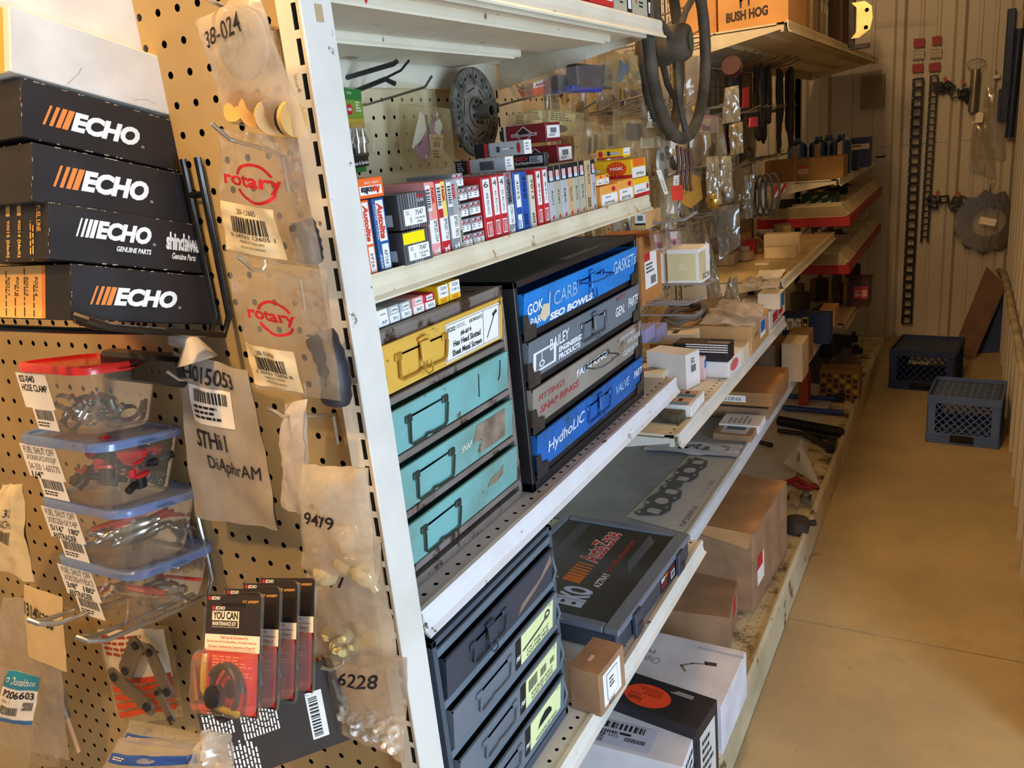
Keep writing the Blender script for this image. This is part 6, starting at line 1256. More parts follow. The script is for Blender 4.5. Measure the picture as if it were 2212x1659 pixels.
# ------------------------------------------------------------------ crowded hooks of the middle bays
rn = random.Random(77)
BAGM = [film('#c4b48c', .62, .16), film('#d6cab0', .50, .14), film('#9c8c6c', .75, .2), film('#b3a890', .60, .16)]
METALS = [mat('#8a8478', .4, .7), mat('#5c5346', .6, .3), mat('#2b2926', .6), mat('#a08c62', .5, .4), mat('#6e6a66', .45, .6)]
def hangbag(y, x, z, w, h, seed, label, group=None, m=None, yaw=0.0, draw=None, content=True):
    r = random.Random(seed); a = math.radians(yaw); dy, dx = math.cos(a)*w/2, math.sin(a)*w/2; t = r.uniform(.5, .9)
    c = [V((x-dx*t, y-dy*t, z)), V((x+dx*t, y+dy*t, z)), V((x+dx, y+dy, z-h)), V((x-dx, y-dy, z-h*r.uniform(.93, 1.0)))]
    def inner(root, fr):
        k = MB(); q = r.randrange(4); p = fr(.5, .25, -.004)
        mm = METALS[r.randrange(5)]
        if q == 0: k.tube([fr(.3, .55, -.004), fr(.45, .3, -.004), fr(.7, .12, -.004)], .008, mm, 8, rr=[.006, .011, .008])
        elif q == 1: k.lathe([(.008, -.006), (.022, -.006), (.022, .006), (.008, .006)], mm, 16, Matrix.Translation(p) @ Matrix.Rotation(1.3, 4, 'Y'))
        elif q == 2: k.box(p-V((.006, w*.25, h*.10)), p+V((.006, w*.25, h*.12)), mm, .003)
        else:
            for i in range(5): k.ball(p+V((0, r.uniform(-w*.25, w*.25), r.uniform(-h*.12, h*.10))), .009, mm, 8)
        k.obj('bagged_part', root)
    return pouch('parts_bag', label, c, r.uniform(.008, .018), m or BAGM[r.randrange(4)], seed, n=(6, 9), wr=.004, group=group, draw=draw, parts=inner if content else None)
HK = mat('#7d776c', .45, .6)
def hookrow(y, z, L, label, grp):
    k = MB(); k.tube([(0, 0, 0), (L*.8, 0, .012), (L, 0, .03)], .0026, HK, 6); k.tube([(0, 0, 0), (.004, 0, -.03)], .002, HK, 6); o = k.obj('peg_hook'); o.location = (XB+.003, y, z); return tag(o, label, 'hook', grp)
rowz = {1: (1.80, 1.60, 1.42, 1.27), 2: (1.80, 1.62, 1.45, 1.30, 1.16)}
for j, z in enumerate((1.80, 1.60, 1.41, 1.24)):
    for i in range(13):
        y = 1.80+i*.095+rn.uniform(-.02, .02)
        hookrow(y, z, rn.uniform(.16, .26), 'peg hook half hidden by hanging bags in the bay past the steering wheels', 'peg hooks of the second bay')
for j, z in enumerate((1.78, 1.58, 1.38)):
    for i in range(12):
        y = 3.06+i*.10+rn.uniform(-.02, .02)
        hookrow(y, z, rn.uniform(.18, .28), 'peg hook in the dim bay before the red shelves', 'peg hooks of the third bay')
G1 = 'clouded parts bags of the second bay'; L1_ = 'clouded bag of small parts hanging among others past the steering wheels'
s = 200
for j, z in enumerate((1.775, 1.585, 1.40, 1.225)):
    for i in range(13):
        y = 1.80+i*.095+rn.uniform(-.02, .02); n_ = 1+(rn.random() < .2)
        for q in range(n_):
            s += 1; hangbag(y, XB+.07+q*.075+rn.uniform(0, .03), z, rn.uniform(.055, .09), rn.uniform(.15, .24), s, L1_, G1, yaw=rn.uniform(-35, 50))
G2 = 'dim parts bags of the third bay'; L2_ = 'dim bag of parts hanging in the bay before the red shelves'
for j, z in enumerate((1.58, 1.38)):
    for i in range(7):
        y = 3.08+i*.10+rn.uniform(-.02, .02); s += 1
        hangbag(y, XB+.10+rn.uniform(0, .08), z, rn.uniform(.08, .12), rn.uniform(.16, .26), s, L2_, G2, yaw=rn.uniform(-30, 50))
# dark hoses and belts at the far end of the panel
BELT = mat('#22211f', .6, var=.1)
for i in range(16):
    y = 3.25+i*.066; k = MB(); L = rn.uniform(.20, .36); w = rn.uniform(.018, .04); n = 22
    k.tube([(rn.uniform(-.002, .002), w*math.sin(6.2832*q/n), -L/2+L/2*math.cos(6.2832*q/n)) for q in range(n+1)], rn.uniform(.006, .010), BELT, 7); o = k.obj('rubber_belt'); o.location = (XB+.12+rn.uniform(0, .14), y, 1.76)
    tag(o, 'black rubber belt hanging in the dark at the end of the panel', 'belt', 'hanging black belts')
# things one can tell apart
hangbag(2.12, -.70, 1.395, .07, .10, 401, 'bag with a bright red paper tag in front of the other bags', None, CLR)
plate('paper_tag', 'bright red paper tag hanging in the second bay', [(1453, 434), (1476, 432), (1474, 400), (1450, 402)], -.62, .001, mat('#e0402e', .6, var=.04), 'tag')
plate('paper_tag', 'small white numbered tag just above the red one', [(1455, 402), (1467, 402), (1466, 378), (1456, 380)], -.625, .001, PAPER, 'tag', lambda D: D.text('331', .3, .2, .7, .8, INK, 1, rot=90))
plate('red_packet', 'long red header card on bags below the round red reel', [(1604, 232), (1618, 232), (1618, 188), (1604, 190)], -.72, .001, mat('#b8282e', .5), 'packet')
plate('red_packet', 'small red square packet among the bags', [(1620, 275), (1638, 273), (1637, 252), (1621, 254)], -.66, .004, mat('#c42630', .5), 'packet')
plate('red_packet', 'red and white chevron packet beside the red shelves', [(1668, 430), (1695, 415), (1700, 395), (1674, 402)], -.64, .004, mat('#c02c30', .5), 'packet', lambda D: (D.quadpts([(.0, .0), (.35, .0), (.75, 1), (.5, 1)], PAPER, 1), D.quadpts([(.8, .0), (1, .0), (1, .4), (.9, .5)], PAPER, 1)))
plate('paper_tag', 'white curled label on a clear part near the yellow cartons', [(1436, 420), (1444, 418), (1428, 366), (1418, 368)], -.62, .001, PAPER, 'tag', lambda D: D.lines(.2, .1, .8, .9, G_, 2, 1, rot=True))
plate('paper_tag', 'pale paper tag left of the chevron packet', [(1635, 462), (1653, 455), (1650, 408), (1634, 410)], -.66, .001, mat('#cfc4a8', .7), 'tag')
plate('paper_tag', 'white card with faint print behind the steering wheel rim', [(1432, 318), (1460, 322), (1458, 262), (1434, 272)], -.72, .001, PAPER, 'tag', lambda D: D.lines(.2, .5, .8, .8, G_, 3, 1))
plate('red_packet', 'red barcode card behind the steering wheel', [(1413, 182), (1425, 184), (1422, 142), (1412, 144)], -.70, .001, mat('#d43a30', .5), 'packet', lambda D: D.rect(0, 0, 1, .25, PAPER, 1).bars(.1, .03, .9, .2, INK, 2, n=10))
clam('clear pack with red parts and a chrome strip under the wheels', [(1490, 290), (1530, 292), (1534, 238), (1496, 236)], -.66, .03, film('#e0d4d0', .2, .08), lambda D: (D.rect(.1, .1, .5, .5, mat('#7a2430', .5), 1), D.rect(.5, .1, .9, .4, METALS[4], 1), D.rect(0, .9, 1, 1, RED, 1)))
for k, (px, l) in enumerate((((1432, 300), 'gray cast gasket plate with two round ports, upper'), ((1430, 350), 'gray cast gasket plate, lower'))):
    m_ = MB(); m_.lathe([(.010, -.004), (.040, -.004), (.044, .0), (.040, .006), (.010, .006)], mat('#9c988c', .5, .3, var=.12), 20)
    for q in range(3): m_.lathe([(.004, .004), (.009, .004), (.009, .012), (.004, .012)], METALS[0], 10, Matrix.Translation((.026*math.cos(q*2.1), .026*math.sin(q*2.1), 0)))
    o = m_.obj('cast_plate'); o.matrix_world = Matrix.Translation(onx(*px, -.66)) @ Matrix.Rotation(1.57, 4, 'Y'); tag(o, l, 'engine part')
for k in range(4):
    m_ = MB(); m_.tube([(0, 0, 0), (0, .012, -.04), (0, -.006, -.08), (0, .004, -.11)], .0042, mat('#4a1812', .5), 7); o = m_.obj('red_cable'); o.location = onx(1462+9*k, 315+3*k, -.68); tag(o, 'brownish red sleeve hanging above the red tag', 'cable', 'brownish red sleeves')
m_ = MB(); m_.lathe([(.006, -.016), (.032, -.016), (.032, -.010), (.024, -.008), (.024, .008), (.032, .010), (.032, .016), (.006, .016)], mat('#3c0c12', .5), 28); o = m_.obj('cord_reel'); o.matrix_world = Matrix.Translation(ony(1582, 145, 2.86)) @ Matrix.Rotation(1.2, 4, 'X'); tag(o, 'round dark red reel under the overhead shelf', 'reel')

for i, (px4, l, m_, sd) in enumerate((
    ([(1525, 340), (1552, 336), (1560, 440), (1528, 446)], 'long clear bag with a brass-domed part, left of a pair below the wheels', film('#cfc3a0', .35, .1), 501),
    ([(1556, 338), (1580, 336), (1584, 428), (1556, 426)], 'long clear bag with a steel cup, right of a pair below the wheels', film('#d6caa8', .35, .1), 502),
    ([(1540, 448), (1596, 440), (1600, 530), (1556, 560)], 'wide smoky bag hanging low in the middle bays', film('#8f8674', .62, .14), 503),
    ([(1566, 190), (1596, 184), (1600, 262), (1560, 268)], 'crinkled clear bag of hardware under the overhead shelf', film('#cabd9a', .5, .08), 504),
    ([(1574, 270), (1604, 262), (1606, 330), (1578, 336)], 'tan paper-backed bag beside the small red packet', film('#c0a878', .7, .2), 505),
    ([(1516, 460), (1545, 560), (1560, 640), (1528, 650)], 'narrow clouded bag hanging down to the white boxes', film('#9c9078', .6, .14), 506),
    ([(1575, 600), (1592, 596), (1598, 650), (1560, 655)], 'small clouded bag hanging above the clear bags on the tan carton', film('#a89c84', .6, .14), 507),
    ([(1606, 380), (1630, 376), (1626, 470), (1606, 474)], 'gray bag of rods left of the looped hoses', film('#8a8478', .55, .14), 508))):
    pouch('parts_bag', l, [ony(a, b, 2.45+.05*i) for a, b in px4], .014, m_, sd, n=(8, 12), wr=.005)
for i, (px, l) in enumerate((((1541, 432), 'brass dome at the bottom of a long clear bag'), ((1569, 420), 'steel cup at the bottom of a long clear bag'))):
    k = MB(); k.lathe([(.001, .022), (.014, .018), (.024, .004), (.026, -.01), (.020, -.012)], mat('#c9a24a', .25, .9) if i == 0 else STEEL, 20); o = k.obj('metal_cup'); o.matrix_world = Matrix.Translation(ony(*px, 2.46+.05*i)) @ Matrix.Rotation(1.2, 4, 'X'); tag(o, l, 'engine part')
for i in range(4):
    k = MB(); n = 20; k.tube([(0, .024*math.sin(6.2832*q/n), .070*math.cos(6.2832*q/n)) for q in range(n+1)], .0042, mat('#2e2620', .6, var=.1), 7); o = k.obj('hose_loop'); o.matrix_world = Matrix.Translation(ony(1630+13*i, 425-2*i, 2.95)) @ Matrix.Rotation(.9+.2*i, 4, 'Z'); tag(o, 'brown looped hose hanging before the red bin shelves', 'hose', 'looped brown hoses')
k = MB(); k.prism([(-.03, -.04), (.0, -.055), (.035, -.03), (.03, .03), (-.01, .05), (-.035, .02)], .002, mat('#a8843a', .5, .3, var=.15), Matrix.Rotation(1.57, 4, 'X')); o = k.obj('brass_plate'); o.location = ony(1492, 408, 2.35); tag(o, 'dull yellow plate hanging right of the red tag', 'plate')

# ------------------------------------------------------------------ overhead shelf
T_ = ZD+.001; HOG = mat('#d39a55', .75, var=.07, vscale=8, bmp=.25)
def hog(D):
    I = mat('#3a2c20', .7, var=0); D.text('BUSH HOG', .12, .08, .72, .19, I, 1, bold=.055, tilt=.02)
    # a small boar silhouette above the words
    D.quadpts([(.32, 0.280), (.31, 0.380), (.34, 0.460), (.42, 0.500), (.50, 0.470), (.53, 0.390), (.50, 0.320), (.42, 0.320)], I, 1); D.quadpts([(.32, 0.220), (.345, 0.220), (.36, 0.340), (.32, 0.340)], I, 1); D.quadpts([(.44, 0.230), (.46, 0.230), (.47, 0.340), (.43, 0.340)], I, 1); D.quadpts([(.50, 0.320), (.56, 0.320), (.54, 0.420), (.50, 0.440)], I, 1)
wallbox('orange-brown carton printed with a hog logo on the overhead shelf', [(1549, 66), (1702, 38), (1704, -150), (1549, -150)], 3.03, .34, HOG, hog, minz=T_)
wallbox('orange-brown carton left of the hog logo carton', [(1432, 98), (1547, 72), (1547, -30), (1432, -20)], 3.05, .34, mat('#c98f4c', .75, var=.08, bmp=.2), minz=T_)
yy = 3.40
for w_, h_, c_, l in ((.10, .34, '#b08a58', 'tall tan carton behind the hog logo carton'), (.05, .33, '#d6cbb4', 'slim pale box with a curled label on the overhead shelf'), (.12, .30, '#a97c44', 'tan carton in the middle of the overhead shelf'), (.03, .29, '#2a6a78', 'thin teal-edged box on the overhead shelf'), (.07, .32, '#b59a70', 'light tan box beside the teal-edged one'),
        (.05, .31, '#8f8a80', 'gray paper roll beside the light tan box'), (.06, .30, '#c9c2b0', 'pale box with black marks before the dark carton'), (.13, .30, '#14161c', 'tall black carton on the overhead shelf')):
    boxthing('carton', l, 'box', frame((-.575-.11, yy+w_/2, T_), (0, 1, 0)), w_*.96, .22, h_, mat('#'+c_.strip('#'), .7, var=.08), (lambda mb, f: Dec(mb, f['front']).rect(.25, .3, .75, .8, PAPER, 1).lines(.3, .35, .7, .75, INK, 3, 2)) if 'pale' in l or 'light' in l else None, ch=.002); yy += w_+.012
m_ = MB(); m_.tube([(0, 0, 0), (0, 0, .34)], .034, mat('#8a8478', .3, .9, var=.1), 20); o = m_.obj('steel_cylinder'); o.location = (-.62, yy+.05, T_); tag(o, 'upright shiny steel cylinder on the overhead shelf', 'cylinder')
def zinc():
    r = thing('zinc_bracket', 'zinc plated bracket plate with four holes beside the steel cylinder', 'bracket', ony(1862, 42, yy+.12)); Z_ = mat('#e0c890', .35, .6, var=.12)
    k = MB(); P = [(-.045, -.075), (-.01, -.075), (.035, -.045), (.045, 0), (.04, .05), (.01, .075), (-.045, .075), (-.022, .05), (-.022, -.05)]; k.prism(P, .006, Z_, Matrix.Rotation(math.radians(90), 4, 'X')); k.obj('bracket_plate', r)
    for a, b in ((.020, .036), (.018, -.036)): k = MB(); k.lathe([(.0005, -.0002), (.009, -.0002)], HOLE, 14, Matrix.Translation((a, -.0066, b)) @ Matrix.Rotation(math.radians(90), 4, 'X')); k.obj('bolt_hole', r)
    k = MB(); k.box((-.06, .01, -.11), (-.03, .03, .10), DKSTEEL, .003); k.box((-.05, .012, -.12), (.03, .06, -.10), DKSTEEL); k.obj('mounting_bar', r)
zinc()
yy += .22
for w_, h_, c_, l in ((.16, .26, '#6a3a30', 'dull red carton past the zinc bracket'), (.10, .30, '#8a7660', 'tan carton past the dull red one'), (.18, .34, '#5a2c28', 'dark red box near the far end of the overhead shelf'), (.22, .30, '#6e5a48', 'brown box at the far end of the overhead shelf')):
    boxthing('carton', l, 'box', frame((-.60-.11, yy+w_/2, T_), (0, 1, 0)), w_*.95, .22, h_, mat(c_, .7, var=.1), ch=.002); yy += w_+.02
m_ = MB(); m_.box((0, -.006, -.006), (.30, .006, .006), CARDD); o = m_.obj('wood_strip'); o.matrix_world = Matrix.Translation((-.62, 5.30, T_+.33)) @ Matrix.Rotation(.1, 4, 'Y'); tag(o, 'thin wooden strip sticking out over the far boxes', 'stick')

# ------------------------------------------------------------------ fourth bay: shelves with filters and red bins
F1, F2, F3, F4 = 1.245, 1.045, .845, .520
shelf('dim cream shelf carrying the blue filter canisters', 4.30, 5.95, F1, -.556, .034)
RF = mat('#a3182a', .45, var=.06); BIN = worn('#d6c9a4', '#8a7a58', .74, 12, .5)
def redshelf(label, z, seed):
    r = thing('bin_shelf', label, 'shelf', V((-.52, 4.30, z))); y1 = 1.62
    k = MB(); k.box((-.44, 0, -.004), (-.01, y1, 0), BIN); k.box((-.44, .0, -.03), (-.43, y1, 0), BIN); k.obj('deck', r)
    k = MB(); k.box((-.010, 0, -.050), (.010, y1, -.002), RF, .002); k.box((-.44, -.004, -.050), (.010, .006, -.002), RF, .002); k.obj('red_fascia', r)
    k = MB(); k.add([V((-.44, .0, 0)), V((.0, .0, 0)), V((-.03, .05, .045)), V((-.44, .05, .045))], [(0, 1, 2, 3), (3, 2, 1, 0)], BIN); k.obj('sloping_end', r)
    for i in range(11):
        k = MB(); y = .06+i*.138; k.add([V((0, y, .0)), V((0, y+.132, .0)), V((-.045, y+.128, .050)), V((-.045, y+.004, .050)), V((-.050, y+.004, .0)), V((-.050, y+.128, .0))], [(0, 1, 2, 3), (4, 3, 2, 5), (0, 3, 4), (1, 5, 2)], BIN); k.box((-.30, y-.002, 0), (-.04, y, .05), BIN); k.obj('bin_front', r)
redshelf('red-fronted bin shelf, upper of two, with a row of cream bin fronts', F2+.02, 1); redshelf('red-fronted bin shelf, lower of two', F3-.02, 2)
shelf('dim cream shelf under the lower red bin shelf', 4.30, 5.72, F4, -.515, .030, m=worn('#b8a888', '#6a5a42', .72, 10, .5))
for z_ in ((YS[3]+.0), 5.62):
    mb = MB(); mb.box((XB-.03, z_-.03, .1), (XB-.004, z_+.03, 2.2), mat('#8f8468', .6)); o = runpart(mb, 'slotted_post')
wallbox('brown cardboard tray in front of the blue canisters', [(1652, 390), (1822, 384), (1822, 336), (1652, 350)], 4.34, .16, mat('#a07a4c', .8, var=.08), lambda D: D.rect(.43, .30, .56, .62, mat('#c8a898', .6), 1).rect(.43, .54, .56, .64, RED, 2), name='cardboard_tray', minz=F1+.001)
for k, (px, yb) in enumerate((((1722, 322), 4.56), ((1768, 318), 4.60), ((1790, 318), 4.75), ((1817, 312), 4.58))):
    r = thing('filter_canister', ('first', 'second', 'third, partly hidden', 'fourth, rightmost')[k]+' shiny blue filter canister from the left behind the cardboard tray', 'oil filter', V((ony(*px, yb).x, yb, F1+.001)))
    b = MB(); b.lathe([(.030, 0), (.050, .006), (.050, .150), (.044, .172), (.020, .185), (.018, .200), (.001, .202)], mat('#12467c', .12, .6, var=.1, coat=1), 28); b.obj('canister_body', r)
    b = MB(); b.box((-.012, -.0515, .01), (.012, -.049, .165), mat('#d9a878', .3, .5), .001); b.obj('highlight_strip', r)  # strip on the canister, its highlight painted in as light copper
wallbox('blue carton with a white band at the end of the canister shelf', [(1836, 356), (1878, 352), (1878, 296), (1836, 300)], 5.05, .14, mat('#22386e', .5, var=.05), lambda D: D.rect(0, .62, 1, .80, mat('#c9c4b8', .6), 1).lines(.1, .66, .8, .76, INK, 1, 2), minz=F1+.001)
wallbox('small black and chrome part by the blue carton', [(1836, 372), (1856, 370), (1854, 325), (1838, 328)], 4.80, .05, DKSTEEL, minz=F1+.001, name='chrome_part', cat='engine part')
m_ = MB(); m_.tube([(0, 0, 0), (.05, 0, 0)], .006, DKSTEEL, 8); m_.tube([(.045, -.012, 0), (.05, .012, .004)], .008, DKSTEEL, 8); o = m_.obj('clamp_bolt'); o.location = (-.556, 5.90, F1+.01); tag(o, 'dark bolt sticking out at the far end of the canister shelf', 'bolt')
wallbox('green and white belt-brand box on the upper red bin shelf', [(1731, 452), (1806, 450), (1806, 418), (1731, 420)], 4.52, .12, mat('#1f4a38', .5, var=.05), lambda D: [D.quadpts([(a, b), (a+.16, b+.12), (a+.16, b+.26), (a, b+.14)], mat('#b9c0a8', .5), 1) for a, b in ((.02, .1), (.30, .05), (.58, .02), (.12, .45), (.42, .40), (.70, .38), (.3, .72), (.6, .70))], minz=F2+.021)
DC = [mat(c, .6, var=.15) for c in ('#3a3630', '#4c4438', '#2c3240', '#5a5040', '#4a2c28')]
def clutter(pref, n, x0, x1, y0, y1, z, hmax, seed, cat='part'):
    r = random.Random(seed)
    for i in range(n):
        w, d, h = r.uniform(.05, .12), r.uniform(.05, .11), r.uniform(.03, hmax); k = MB(); m_ = DC[r.randrange(5)]; q = r.randrange(3)
        if q == 0: k.box((-w/2, -d/2, 0), (w/2, d/2, h), m_, .003)
        elif q == 1: k.lathe([(w*.3, 0), (w*.45, .004), (w*.45, h*.6), (w*.2, h*.7), (w*.2, h)], m_, 16)
        else: k.tube([(-w/2, 0, .012), (0, .01, .016), (w*.3, 0, .03), (w/2, 0, .04)], .012, m_, 8)
        o = k.obj('dusty_part'); o.matrix_world = Matrix.Translation((x0+(x1-x0)*((i*.618) % 1), y0+(y1-y0)*(i+.5)/n, z)) @ Matrix.Rotation(r.uniform(0, 3), 4, 'Z')
        tag(o, 'dusty dark part lying '+pref, cat, 'dusty parts '+pref)
clutter('on the upper red bin shelf', 8, -.85, -.64, 4.5, 5.8, F2+.021, .08, 1); clutter('on the lower red bin shelf', 7, -.85, -.64, 4.5, 5.8, F3-.019, .07, 2)
clutter('on the shelf below the red bins', 12, -.88, -.58, 4.4, 5.65, F4+.001, .16, 3); clutter('at the far end of the bottom deck', 12, -.88, -.56, 4.5, 5.6, D_, .16, 4)
DC = [mat(c, .65, var=.12) for c in ('#8a7a60', '#6e6656', '#a08a62', '#7a7468', '#9c9484')]
clutter('at the back of the middle shelf', 9, -.90, -.80, 3.35, 4.2, C_, .07, 6)
wallbox('dark box with red and white letters on the shelf below the red bins', [(1830, 640), (1878, 632), (1878, 602), (1830, 606)], 4.7, .14, mat('#3c1a22', .5), lambda D: D.rect(.3, .3, .95, .75, mat('#a82838', .5), 1).text('LG-1200', .35, .38, .9, .62, WHITE, 2), minz=F4+.001)

# ------------------------------------------------------------------ far part of the bottom deck
wallbox('yellow and brown lettered carton on the bottom deck', [(1768, 888), (1850, 888), (1862, 800), (1772, 800)], 4.32, .12, mat('#8a6c34', .7, var=.1), lambda D: [D.rect(.04+.16*i, .08+.17*j, .15+.16*i, .19+.17*j, mat('#3a2c1a', .7) if (i+j) % 3 else mat('#c0992c', .6), 1) for i in range(6) for j in range(5)], minz=D_)
wallbox('orange-red carton behind the blue tool handles', [(1725, 835), (1745, 835), (1745, 800), (1725, 800)], 4.20, .1, mat('#b0482c', .6), minz=D_)
m_ = MB(); SK = mat('#5a5148', .8, var=.2, bmp=.5); m_.ball((0, 0, .09), .09, SK, 14, (1.0, .8, 1.0)); m_.tube([(0, 0, .15), (.01, 0, .20)], .03, SK, 10); o = m_.obj('cloth_sack'); o.location = (-.56, 4.62, D_); tag(o, 'rough gray sack slumped past the yellow carton', 'sack')
BT = mat('#1d3f88', .4, var=.06, coat=.3)
def tool(label, a, b, r_, m_, extra=None):
    A, B = onz(*a, D_+r_+.002), onz(*b, D_+r_+.002); k = MB(); L = (B-A); k.tube([V((0, 0, 0)), L*.1, L*.5, L*.9, L], r_, m_, 10, rr=[r_*.8, r_, r_*.85, r_, r_*.8])
    if extra == 'head': k.box(L-V((.02, .02, r_)), L+V((.02, .06, r_*2)), DKSTEEL, .004)
    if extra == 'screw':
        for i in range(20): k.tube([L*(.05*i), L*(.05*i+.02)], r_*1.25, m_, 8)
    o = k.obj('steel_tool'); o.location = A; return tag(o, label, 'tool')
tool('long blue bar tool, upper one, lying on the bottom deck', (1700, 855), (1815, 862), .013, BT, 'head'); tool('long blue bar tool, lower one, lying on the bottom deck', (1690, 880), (1822, 892), .015, BT)
tool('black ribbed shaft lying across the bottom deck', (1682, 908), (1822, 935), .020, mat('#1c1b1c', .6, var=.1), 'screw'); tool('black curved handle in front of the ribbed shaft', (1680, 930), (1800, 945), .012, BLKP)
tool('dark forged lever at the deck edge', (1735, 935), (1795, 968), .017, DKSTEEL, 'head'); tool('short black peg near the brown carton', (1640, 955), (1668, 962), .012, BLKP)
flatbag('white crumpled pouch standing on the bottom deck edge', [(1735, 948), (1732, 955), (1772, 1050), (1692, 1000)], D_+.02, .010, mat('#ddd6c8', .6, var=.05, bmp=.3), 131, zs=(.12, .11, .01, .01), draw=lambda D: D.rect(.4, .35, .55, .6, G_, 1))
mb = MB(); RP2 = mat('#9c1f28', .4, coat=.3); mb.tube([(0, 0, .01), (.04, .01, .03), (.09, -.01, .012), (.13, .0, .012)], .012, RP2, 8); mb.tube([(.03, 0, .012), (.06, -.03, .014), (.11, -.03, .012)], .009, RP2, 8); o = mb.obj('red_trigger_handle'); o.location = onz(1698, 1048, D_); tag(o, 'red plastic trigger handle beside the white pouch', 'handle part')
mb = MB(); mb.lathe([(.012, 0), (.040, .002), (.044, .03), (.040, .05), (.012, .056)], mat('#4a3f36', .8, .2, var=.2, bmp=.5), 24); mb.tube([(.035, .02, .03), (.06, .03, .03)], .012, mat('#4a3f36', .8, .2, var=.2, bmp=.5), 8); o = mb.obj('rusty_drum'); o.location = onz(1722, 1148, D_); tag(o, 'rusty round hub part on the dirty deck beside the tall carton', 'engine part')
flatbag('clear bag of small dark parts on the deck behind the tall carton', [(1710, 1060), (1770, 1062), (1752, 1098), (1700, 1100)], D_+.012, .014, CLR, 137)
mb = MB(); mb.box((-.02, -.02, 0), (.02, .02, .03), DKSTEEL, .004); mb.lathe([(.008, .03), (.014, .03), (.014, .045), (.008, .045)], STEEL, 12); o = mb.obj('steel_fitting'); o.location = onz(1740, 1085, D_); tag(o, 'dark steel fitting inside the clear bag on the deck', 'fitting')
P = onx(1880, 893, BX+.016)
mb = MB(); mb.box((-.0008, -.024, -.085), (.0008, .026, .0), PAPER); mb.lathe([(.001, 0), (.006, 0)], mat('#b08a50', .6), 10, Matrix.Translation((.0012, 0, -.012)) @ Matrix.Rotation(1.57, 4, 'Y')); mb.tube([(0, 0, -.012), (-.012, 0, .01)], .0008, PAPER, 5)
o = mb.obj('paper_tag'); o.matrix_world = Matrix.Translation(P+V((.004, 0, .01))) @ Matrix.Rotation(.25, 4, 'X'); tag(o, 'cream string tag hanging over the edge of the bottom deck', 'tag')

# ------------------------------------------------------------------ back wall
def crate(label, bl, br, topl, backr, m, rim, emb=None, wall=.006):
    A, B = onz(*bl, .0005), onz(*br, .0005); u = B-A; w = u.length; h = zat(A, topl); u.normalize(); y = V((0, 0, 1)).cross(u); Rk = onz(*backr, h); d = (Rk-A).dot(y)
    r = thing('milk_crate', label, 'crate', frame(A+u*w/2+y*d/2, u))
    b = MB(); t = wall
    for s in (-1, 1):
        for (ax, L, o_) in ((0, w, d), (1, d, w)):
            def put(a0, a1, z0, z1, mm=m, th=t, out=0):
                p = s*(o_/2); lo, hi = (p-th, p+out) if s > 0 else (p-out, p+th)
                if ax == 0: b.box((a0, lo, z0), (a1, hi, z1), mm, .001)
                else: b.box((lo, a0, z0), (hi, a1, z1), mm, .001)
            put(-L/2, L/2, 0, h*.22); put(-L/2, L/2, h*.84, h, out=.002); put(-L/2, -L/2+L*.12, h*.22, h*.84); put(L/2-L*.12, L/2, h*.22, h*.84)
            for q in range(4): put(-L/2, L/2, h*(.03+.05*q), h*(.045+.05*q), out=.003)
            n = 7; W_ = L*.76; H_ = h*.62
            for q in range(-5, n+1):       # diagonal lattice
                for sg in (1, -1):
                    x0 = -W_/2+q*W_/n; x1 = x0+H_*.9
                    p0, p1 = max(x0, -W_/2), min(x1, W_/2)
                    if p1 <= p0: continue
                    z0_, z1_ = h*.22+(p0-x0)/.9, h*.22+(p1-x0)/.9
                    if sg < 0: p0, p1 = -p0, -p1
                    yy_ = s*(o_/2-t/2); a_ = (p0, yy_, z0_) if ax == 0 else (yy_, p0, z0_); c_ = (p1, yy_, z1_) if ax == 0 else (yy_, p1, z1_); b.tube([a_, c_], .0035, m, 4)
    b.box((-w/2+.002, -d/2+.002, 0), (w/2-.002, d/2-.002, .006), m); b.obj('crate_body', r)
    k = MB(); k.box((-w/2+t, -d/2+t, h*.9), (w/2-t, d/2-t, h*.93), mat('#3e4450', .6, var=.1)); 
    for i in range(9): k.box((-w/2+.02, -d/2+.02+i*(d-.04)/9, h*.93), (w/2-.02, -d/2+.026+i*(d-.04)/9, h*.935), rim)
    for i in range(9): k.box((-w/2+.02+i*(w-.04)/9, -d/2+.02, h*.93), (-w/2+.026+i*(w-.04)/9, d/2-.02, h*.935), rim)
    k.obj('crate_grid', r)
    k = MB(); k.tube([(-w*.16, -d/2-.003, h*.13), (w*.16, -d/2-.003, h*.13)], .016, HOLE, 10); k.obj('hand_hole', r)
    if emb: k = MB(); Dec(k, flat((-w/2, -d/2-.0025, 0), (w, 0, 0), (0, 0, h))).text(emb, .30, .66, .62, .76, mat('#8a8a80', .6), 1, shear=.2, bold=.03); k.obj('embossed_word', r)
crate('gray-blue plastic milk crate standing on the floor by the right wall', (1999, 954), (2157, 971), 853, (2177, 823), mat('#4c66a0', .5, var=.06), mat('#5d78ae', .5))
crate('dark blue plastic milk crate against the back wall', (1919, 838), (2058, 850), 754, (2070, 728), mat('#1b2f60', .5, var=.06), mat('#24396c', .5), emb='Farms')
YW = YB-.036
def board():
    P = [ony(2068, 736, 5.62), ony(2098, 792, 5.55), ony(2173, 617, 5.85), ony(2132, 576, 5.95)]; O = (P[0]+P[1])/2; k = MB(); q = [p-O for p in P]; n = (q[1]-q[0]).cross(q[3]-q[0]).normalized()*.014
    k.add(q+[p-n for p in q], [(0, 1, 2, 3), (7, 6, 5, 4), (0, 4, 5, 1), (1, 5, 6, 2), (2, 6, 7, 3), (3, 7, 4, 0)], mat('#6e5248', .8, var=.12)); o = k.obj('leaning_board'); o.location = O; tag(o, 'dull reddish board leaning behind the gray-blue crate', 'board')
board()
